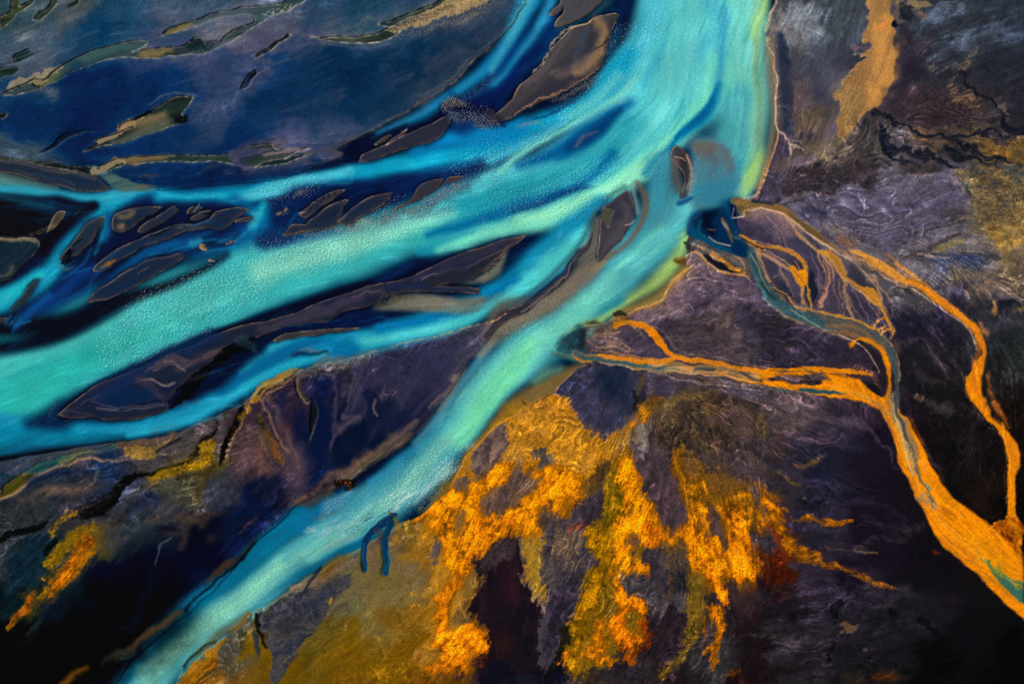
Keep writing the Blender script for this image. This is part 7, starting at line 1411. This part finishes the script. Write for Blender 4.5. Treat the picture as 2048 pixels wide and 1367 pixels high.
# sheen and seams on the upper plain
for q, c, a in (("600,95,3 640,88,4 700,92,4 780,90,3", '7c7480', .5), ("500,170,4 520,150,4 560,128,4 600,110,3", '84808c', .5), ("480,182,3 470,200,4 450,220,3", '6c7490', .5), ("300,205,2 330,190,3 360,186,3 392,190,2", '8c8884', .6),
                ("235,262,2 215,272,3 195,280,2", 'b09070', .6), ("75,308,2 110,296,2.4 140,278,2 165,268,2", '5c6880', .6), ("150,90,3 110,110,4 70,130,3", '707c88', .5), ("60,75,4 45,82,6 55,70,4", 'a09890', .6), ("200,60,3 160,75,4 130,90,3", '5c7080', .4),
                ("420,40,3 380,52,4 340,62,3", '6c7888', .5), ("980,85,2 940,120,3 900,158,3 840,195,2", '84786c', .5), ("860,60,6 900,48,8 960,30,8", '948460', .4), ("280,280,3 240,292,4 200,300,3", '485c7c', .4), ("620,285,3 580,290,4 540,284,3", '8c8088', .4),
                ("0,320,2 60,330,2 120,345,2 190,360,2", '8c7c6c', .5), ("30,340,2 90,352,3 150,368,2", '5c5c64', .5), ("240,345,2 300,350,3 380,352,2", '34487c', .4), ("420,335,2 480,345,3 560,338,2", '4c5068', .5)):
    S(q, c, a=a, f=4, warp=2.5, tex=('l', -1.2, 1.4))
ul = ((F['water'] < .5) * smooth(-GX, -1100, -900) * smooth(-GY, -420, -340))[..., None]
# the ground is combed by water that ran over it: every patch frays along the flow
og, ob = poly_mask("820,1040 900,930 1000,840 1120,780 1320,830 1480,900 1600,1000 1660,1100 1560,1200 1520,1400 820,1400", f=50, warp=2)
amp = np.clip(1 - blur(F['water'], 9) * 2.2, 0, 1) * (OWN == 0); amp = blur(amp.astype(np.float32), 4)
big = np.zeros((NY, NX), np.float32); big[ob[0]:ob[1], ob[2]:ob[3]] = og
amp *= 1 - .85 * smooth(blur(F['gloss'], 5), .32, .5)
SH = (N['l'] * 1.6 + N['k'] * 4.0 + N['r'] * 3.0) * amp * (.28 + .95 * big) / STEP
SX = (N['f'] * 2.2 + N['q'] * .9) * amp * (.25 + 1.1 * big) / STEP
iy, ix = np.meshgrid(np.arange(NY, dtype=np.float32), np.arange(NX, dtype=np.float32), indexing='ij')
yy, xx = iy + SH * FY + SX * FX, ix + SH * FX - SX * FY
COL = bil(COL, yy, xx).astype(np.float32); CRC = bil(CRC, yy, xx).astype(np.float32); DEN = bil(DEN, yy, xx).astype(np.float32)
del yy, xx, iy, ix, SH, SX
# lobes of silt left by falling water: a crisp pale lip fading into darker sand
def lobes(psi, n, gain, lip, region):
    u = psi * n; fr_ = u - np.floor(u)
    ramp = (1 - fr_) ** 2 * smooth(fr_, 0, .05) - .33
    line = np.exp(-((fr_ - .05) / .035) ** 2)
    on = smooth(N['b'] + .5 * N['g'], -.6, 1.0) * region
    return (1 + on * (gain * ramp))[..., None], (on * line * lip)[..., None]
lb = np.clip(1 - blur(F['water'], 5) * 1.6, 0, 1) * lively ** 1.6 * (OWN == 0) * (1 - .85 * np.minimum(DEN * 1.5, 1)) * (1 - .7 * np.clip(F['gloss'] - .3, 0, .3) / .3)
lb = np.maximum(lb, .22 * ul[..., 0] * (OWN == 0)) * (1 - .6 * smooth(GX, 1450, 1560) * smooth(-GY, -260, -120))
g1, l1 = lobes(PSI, 1.6, .55, .26, lb)
g2, l2 = lobes(PSJ, 1.5, .30, .14, lb * smooth(np.roll(N['b'], 333, 1), -1, .8))
wisp = smooth(N['r'] * .5 + N['k'] * .5, .5, 2.2) * lb
COL *= g1 * g2 * (1 + .10 * lb * N['r'])[..., None]
COL += (l1 + l2) * (COL * .9 + np.array([.10, .085, .08], np.float32)) + (wisp * .2)[..., None] * (COL * .6 + np.array([.06, .05, .05], np.float32))
np.clip(COL, 0, 1, out=COL)
# ------------------------------------------------------------------ the iron crust: ragged, speckled, thinning into stains
DEN *= F['water'] < .5
cd = DEN + .19 * N['q'] * smooth(DEN, .02, .3)
crm = smooth(cd, .26, .80)
stain = smooth(cd + .5 * blur(DEN, 10), .06, .7) * .75
cds = blur(DEN, 3) + .24 * blur(N['q'], 3)
tone = (1 + .05 * N['q'] + .11 * N['l'] + .11 * N['f'])[..., None] * (.74 + .34 * smooth(cds, .35, 1.1))[..., None]
COL += (CRC * np.array([.66, .60, .6], np.float32) * (1 + .15 * N['l'])[..., None] - COL) * stain[..., None]
COL += (np.clip(CRC * tone * np.array([1.0, .86, .8], np.float32), 0, 1) - COL) * crm[..., None]
F['crust'][:] = crm; F['rough'] += crm * .6
# ------------------------------------------------------------------ fine grain of sand, crust and water, then base colours
LANDM = F['water'] < .5
ru = F['rough'] * LANDM
COL *= 1 - ul * np.array([.08, .12, .10], np.float32) * (1 - smooth(COL.mean(2, keepdims=True), .32, .5))
COL *= 1 + (LANDM * smooth(GX, 500, 1200))[..., None] * np.array([.19, .10, -.01], np.float32) * (1 - .8 * np.minimum(DEN * 2, 1))[..., None]
# sand here is charcoal rather than violet where it is darkest
lu = COL.mean(2, keepdims=True); k_ = (LANDM * smooth(GX, 600, 1150) * (1 - .8 * smooth(lu[..., 0], .15, .45)))[..., None] * .5 * (1 - smooth(DEN, .05, .4))[..., None] * (1 - smooth(COL[..., :1] - COL[..., 2:], .08, .2))
COL += (lu * np.array([1.02, .94, 1.06], np.float32) + .016 - COL) * k_
COL += LANDM[..., None] * (.016 * (1 - smooth(COL.mean(2, keepdims=True), .02, .12))) * np.array([1.1, .95, 1.1], np.float32) * smooth(GX, 500, 1300)[..., None]
COL *= (1 + (0.012 + 0.05 * np.clip(ru - .35, 0, 1)) * N['s'] * LANDM + 0.07 * ru * N['c'])[..., None]
lum = COL.mean(2); COL *= (1 + .03 * N['s'] * smooth(lum, .12, .4) * LANDM + .07 * N['s'] * blur(F['chop'], 6) * (1 - LANDM) + .02 * N['t'] * (1 - LANDM))[..., None]
cru = F['crust'] * LANDM
cru_b = blur(cru, 2)
# the crust is pitted: dark specks and paler flecks of its own colour
pit = smooth(N['s'] * .8 + N['t'] * .6, 1.0, 1.9) * cru_b
COL *= (1 - .30 * pit)[..., None]
COL += (smooth(N['t'] * .7 + N['s'] * .6 + .3 * N['f'], .6, 2.0) * cru_b * .07)[..., None] * np.array([1, .75, .25], np.float32)
np.clip(COL, 0.0, 1, out=COL)
lin = np.where(COL <= 0.04045, COL / 12.92, ((COL + 0.055) / 1.055) ** 2.4)
ALB = np.clip((lin - np.array([.003, .002, .003], np.float32) - np.array([.002, 0, .003], np.float32) * (F['water'] > .5)[..., None]) / FLAT, 0.0008, 0.88).astype(np.float32)

# ------------------------------------------------------------------ relief in metres
W = blur(F['water'], 1.1)
dry_ = np.clip(.5 - W, 0, .5) * 2
broad = np.clip(1 - blur(F['water'], 14) * 1.3, 0, 1)
broad2 = np.clip(1 - blur(F['water'], 60), 0, 1)
H = dry_ * (0.05 + 0.28 * broad + 0.8 * broad2 + blur(F['rise'], 1.5) * 0.3)
H += dry_ * (0.018 * N['k'] * patchy * broad + 0.05 * (g1[..., 0] - 1) * broad + 0.008 * N['l'] * patchy + 0.06 * N['f'] * broad + 0.04 * N['g'] * broad)
H += dry_ * blur(ru, 3) * (0.008 * N['t'] + 0.004 * N['s'] + 0.03 * N['c'])
H += dry_ * cru_b * (0.02 * N['t'] + 0.015 * N['s'] + 0.06 * N['m'] + .02 * N['q'])
H += dry_ * smooth(cru_b, .2, .8) * .12
H = np.where(W < .5, np.maximum(H, 0.004), -(W - .5) * .35).astype(np.float32)

# ------------------------------------------------------------------ materials
def mat_surface(name, kind):
    m = bpy.data.materials.new(name); m.use_nodes = True; t = m.node_tree; n = t.nodes; L = t.links
    b = n['Principled BSDF']
    a = n.new('ShaderNodeAttribute'); a.attribute_name = 'silt'
    L.new(a.outputs['Color'], b.inputs['Base Color'])
    g = n.new('ShaderNodeAttribute'); g.attribute_name = 'state'      # r: riffles / rubble, g: wetness
    sp = n.new('ShaderNodeSeparateColor'); L.new(g.outputs['Color'], sp.inputs[0])
    tc = n.new('ShaderNodeTexCoord')
    if kind == 'water':
        b.inputs['IOR'].default_value = 1.33; b.inputs['Specular IOR Level'].default_value = .25
        mp = n.new('ShaderNodeMapping'); mp.inputs['Rotation'].default_value = (0, 0, R(32)); mp.inputs['Scale'].default_value = (1.0, 1.7, 1)
        L.new(tc.outputs['Object'], mp.inputs[0])
        n1 = n.new('ShaderNodeTexNoise'); n1.inputs['Scale'].default_value = 0.75; n1.inputs['Detail'].default_value = 2.5; n1.inputs['Roughness'].default_value = .55
        L.new(mp.outputs[0], n1.inputs['Vector'])
        ml = n.new('ShaderNodeMath'); ml.operation = 'MULTIPLY'; L.new(n1.outputs[0], ml.inputs[0]); L.new(sp.outputs[0], ml.inputs[1])
        bp = n.new('ShaderNodeBump'); bp.inputs['Strength'].default_value = 1.0; bp.inputs['Distance'].default_value = 0.9
        L.new(ml.outputs[0], bp.inputs['Height']); L.new(bp.outputs[0], b.inputs['Normal'])
        b.inputs['Roughness'].default_value = 0.15
    else:
        n1 = n.new('ShaderNodeTexNoise'); n1.inputs['Scale'].default_value = 1.6; n1.inputs['Detail'].default_value = 4
        L.new(tc.outputs['Object'], n1.inputs['Vector'])
        ml = n.new('ShaderNodeMath'); ml.operation = 'MULTIPLY'; L.new(n1.outputs[0], ml.inputs[0]); L.new(sp.outputs[0], ml.inputs[1])
        bp = n.new('ShaderNodeBump'); bp.inputs['Strength'].default_value = .8; bp.inputs['Distance'].default_value = 0.06
        L.new(ml.outputs[0], bp.inputs['Height']); L.new(bp.outputs[0], b.inputs['Normal'])
        r = n.new('ShaderNodeMapRange'); r.inputs['To Min'].default_value = .95; r.inputs['To Max'].default_value = .45
        L.new(sp.outputs[1], r.inputs['Value']); L.new(r.outputs[0], b.inputs['Roughness'])
        b.inputs['Specular IOR Level'].default_value = .03
    return m
M_SAND = mat_surface('silt and sand', 'land'); M_CRUST = mat_surface('iron crust', 'land'); M_WATER = mat_surface('milky water', 'water')
M_STREAM = mat_surface('iron-stained stream bed', 'land')
far = bpy.data.materials.new('far dark sand'); far.use_nodes = True
ft = far.node_tree; fb = ft.nodes['Principled BSDF']; fn = ft.nodes.new('ShaderNodeTexNoise'); fn.inputs['Scale'].default_value = .01; fn.inputs['Detail'].default_value = 8
fr = ft.nodes.new('ShaderNodeValToRGB'); fr.color_ramp.elements[0].position = .35; fr.color_ramp.elements[1].position = .7
fr.color_ramp.elements[0].color = (.006, .012, .03, 1); fr.color_ramp.elements[1].color = (.06, .05, .06, 1)
ftc = ft.nodes.new('ShaderNodeTexCoord'); ft.links.new(ftc.outputs['Object'], fn.inputs['Vector'])
ft.links.new(fn.outputs[0], fr.inputs[0]); ft.links.new(fr.outputs[0], fb.inputs['Base Color']); fb.inputs['Roughness'].default_value = .9

# ------------------------------------------------------------------ meshes cut from the plan
WXg = ((GX - 1024.0) * SC).astype(np.float32); WYg = ((683.5 - GY) * SC).astype(np.float32)
STATE_LAND = np.dstack([blur(ru, 2), F['gloss'], F['gloss'] * 0, F['gloss'] * 0 + 1]).astype(np.float32)
STATE_WATER = np.dstack([np.clip(blur(F['chop'], 9), .10, 1.2), F['gloss'], F['gloss'] * 0, F['gloss'] * 0 + 1]).astype(np.float32)
RGBA = np.dstack([ALB, np.ones((NY, NX), np.float32)])
def sheet(name, cells, Z, state, material, origin=(0, 0)):
    """one mesh made of the marked cells of the plan"""
    ii, jj = np.nonzero(cells)
    if len(ii) == 0: return None
    idx = np.full((NY, NX), -1, np.int32)
    vm = np.zeros((NY, NX), bool)
    for a in (0, 1):
        for b in (0, 1): vm[ii + a, jj + b] = True
    n = int(vm.sum()); idx[vm] = np.arange(n)
    quads = np.stack([idx[ii + 1, jj], idx[ii + 1, jj + 1], idx[ii, jj + 1], idx[ii, jj]], 1).astype(np.int32)
    me = bpy.data.meshes.new(name)
    me.vertices.add(n); me.loops.add(quads.size); me.polygons.add(len(quads))
    v = np.stack([WXg[vm] - origin[0], WYg[vm] - origin[1], Z[vm]], 1).astype(np.float32)
    me.vertices.foreach_set('co', v.ravel())
    me.loops.foreach_set('vertex_index', quads.ravel())
    me.polygons.foreach_set('loop_start', np.arange(0, quads.size, 4, dtype=np.int32))
    me.polygons.foreach_set('loop_total', np.full(len(quads), 4, np.int32))
    me.update(calc_edges=True)
    me.polygons.foreach_set('use_smooth', np.ones(len(quads), bool))
    for nm, src in (('silt', RGBA), ('state', state)):
        at = me.color_attributes.new(nm, 'FLOAT_COLOR', 'POINT'); at.data.foreach_set('color', src[vm].ravel())
    me.materials.append(material)
    o = bpy.data.objects.new(name, me); C.objects.link(o); o.location = (origin[0], origin[1], 0)
    return o
def cellmax(a): return np.maximum(np.maximum(a[:-1, :-1], a[1:, :-1]), np.maximum(a[:-1, 1:], a[1:, 1:]))
def cellmin(a): return np.minimum(np.minimum(a[:-1, :-1], a[1:, :-1]), np.minimum(a[:-1, 1:], a[1:, 1:]))
wet_c = cellmax(W) > .5 - .12
land_c = cellmin(W) < .5 + .38
own_c = OWN[:-1, :-1]
crust_c = (cellmax(smooth(cru_b, 0, 1)) > .5) & land_c
# water
river_m = np.zeros((NY, NX), bool)
m_, box_ = poly_mask(RIVER, f=1.2, warp=1.2); i0, i1, j0, j1 = box_; river_m[i0:i1, j0:j1] = blur(m_, 12) > .02
river_c = river_m[:-1, :-1]
def struct(o):
    if o: o['kind'] = 'structure'
struct(sheet('river', wet_c & river_c, W * 0, STATE_WATER, M_WATER))
struct(sheet('pools', wet_c & ~river_c, W * 0, STATE_WATER, M_WATER))
# dry ground, with the sandbars and the crust cut out of it
taken = np.zeros_like(land_c)
for k, lab in enumerate(BARS):
    if lab == 'x': continue
    c = (own_c == k + 1) & land_c
    ii, jj = np.nonzero(c)
    if len(ii) == 0: print('EMPTY BAR', lab); continue
    org = (float(WXg[0, jj].mean()), float(WYg[ii, 0].mean()))
    o = sheet('sandbar', c, H, STATE_LAND, M_SAND, org)
    o['label'] = lab; o['category'] = 'sandbar'; o['group'] = 'sandbars in the braided river'
    taken |= c
cr_c = crust_c & ~taken
o = sheet('iron_crust', cr_c, H, STATE_LAND, M_CRUST)
o['kind'] = 'stuff'; o['label'] = 'rough bright orange iron-stained crust on the dark sand'; o['category'] = 'ground cover'
struct(sheet('ground', land_c & ~taken & ~cr_c, H, STATE_LAND, M_SAND))
# plain out to the horizon and the bed under the water
me = bpy.data.meshes.new('plain'); s = 15000
me.from_pydata([(-s, -s, -2.2), (s, -s, -2.2), (s, s, -2.2), (-s, s, -2.2)], [], [(0, 1, 2, 3)]); me.materials.append(far)
o = bpy.data.objects.new('terrain', me); C.objects.link(o); o['kind'] = 'structure'
print('built', time.time() - T0, len(BARS), 'bars')
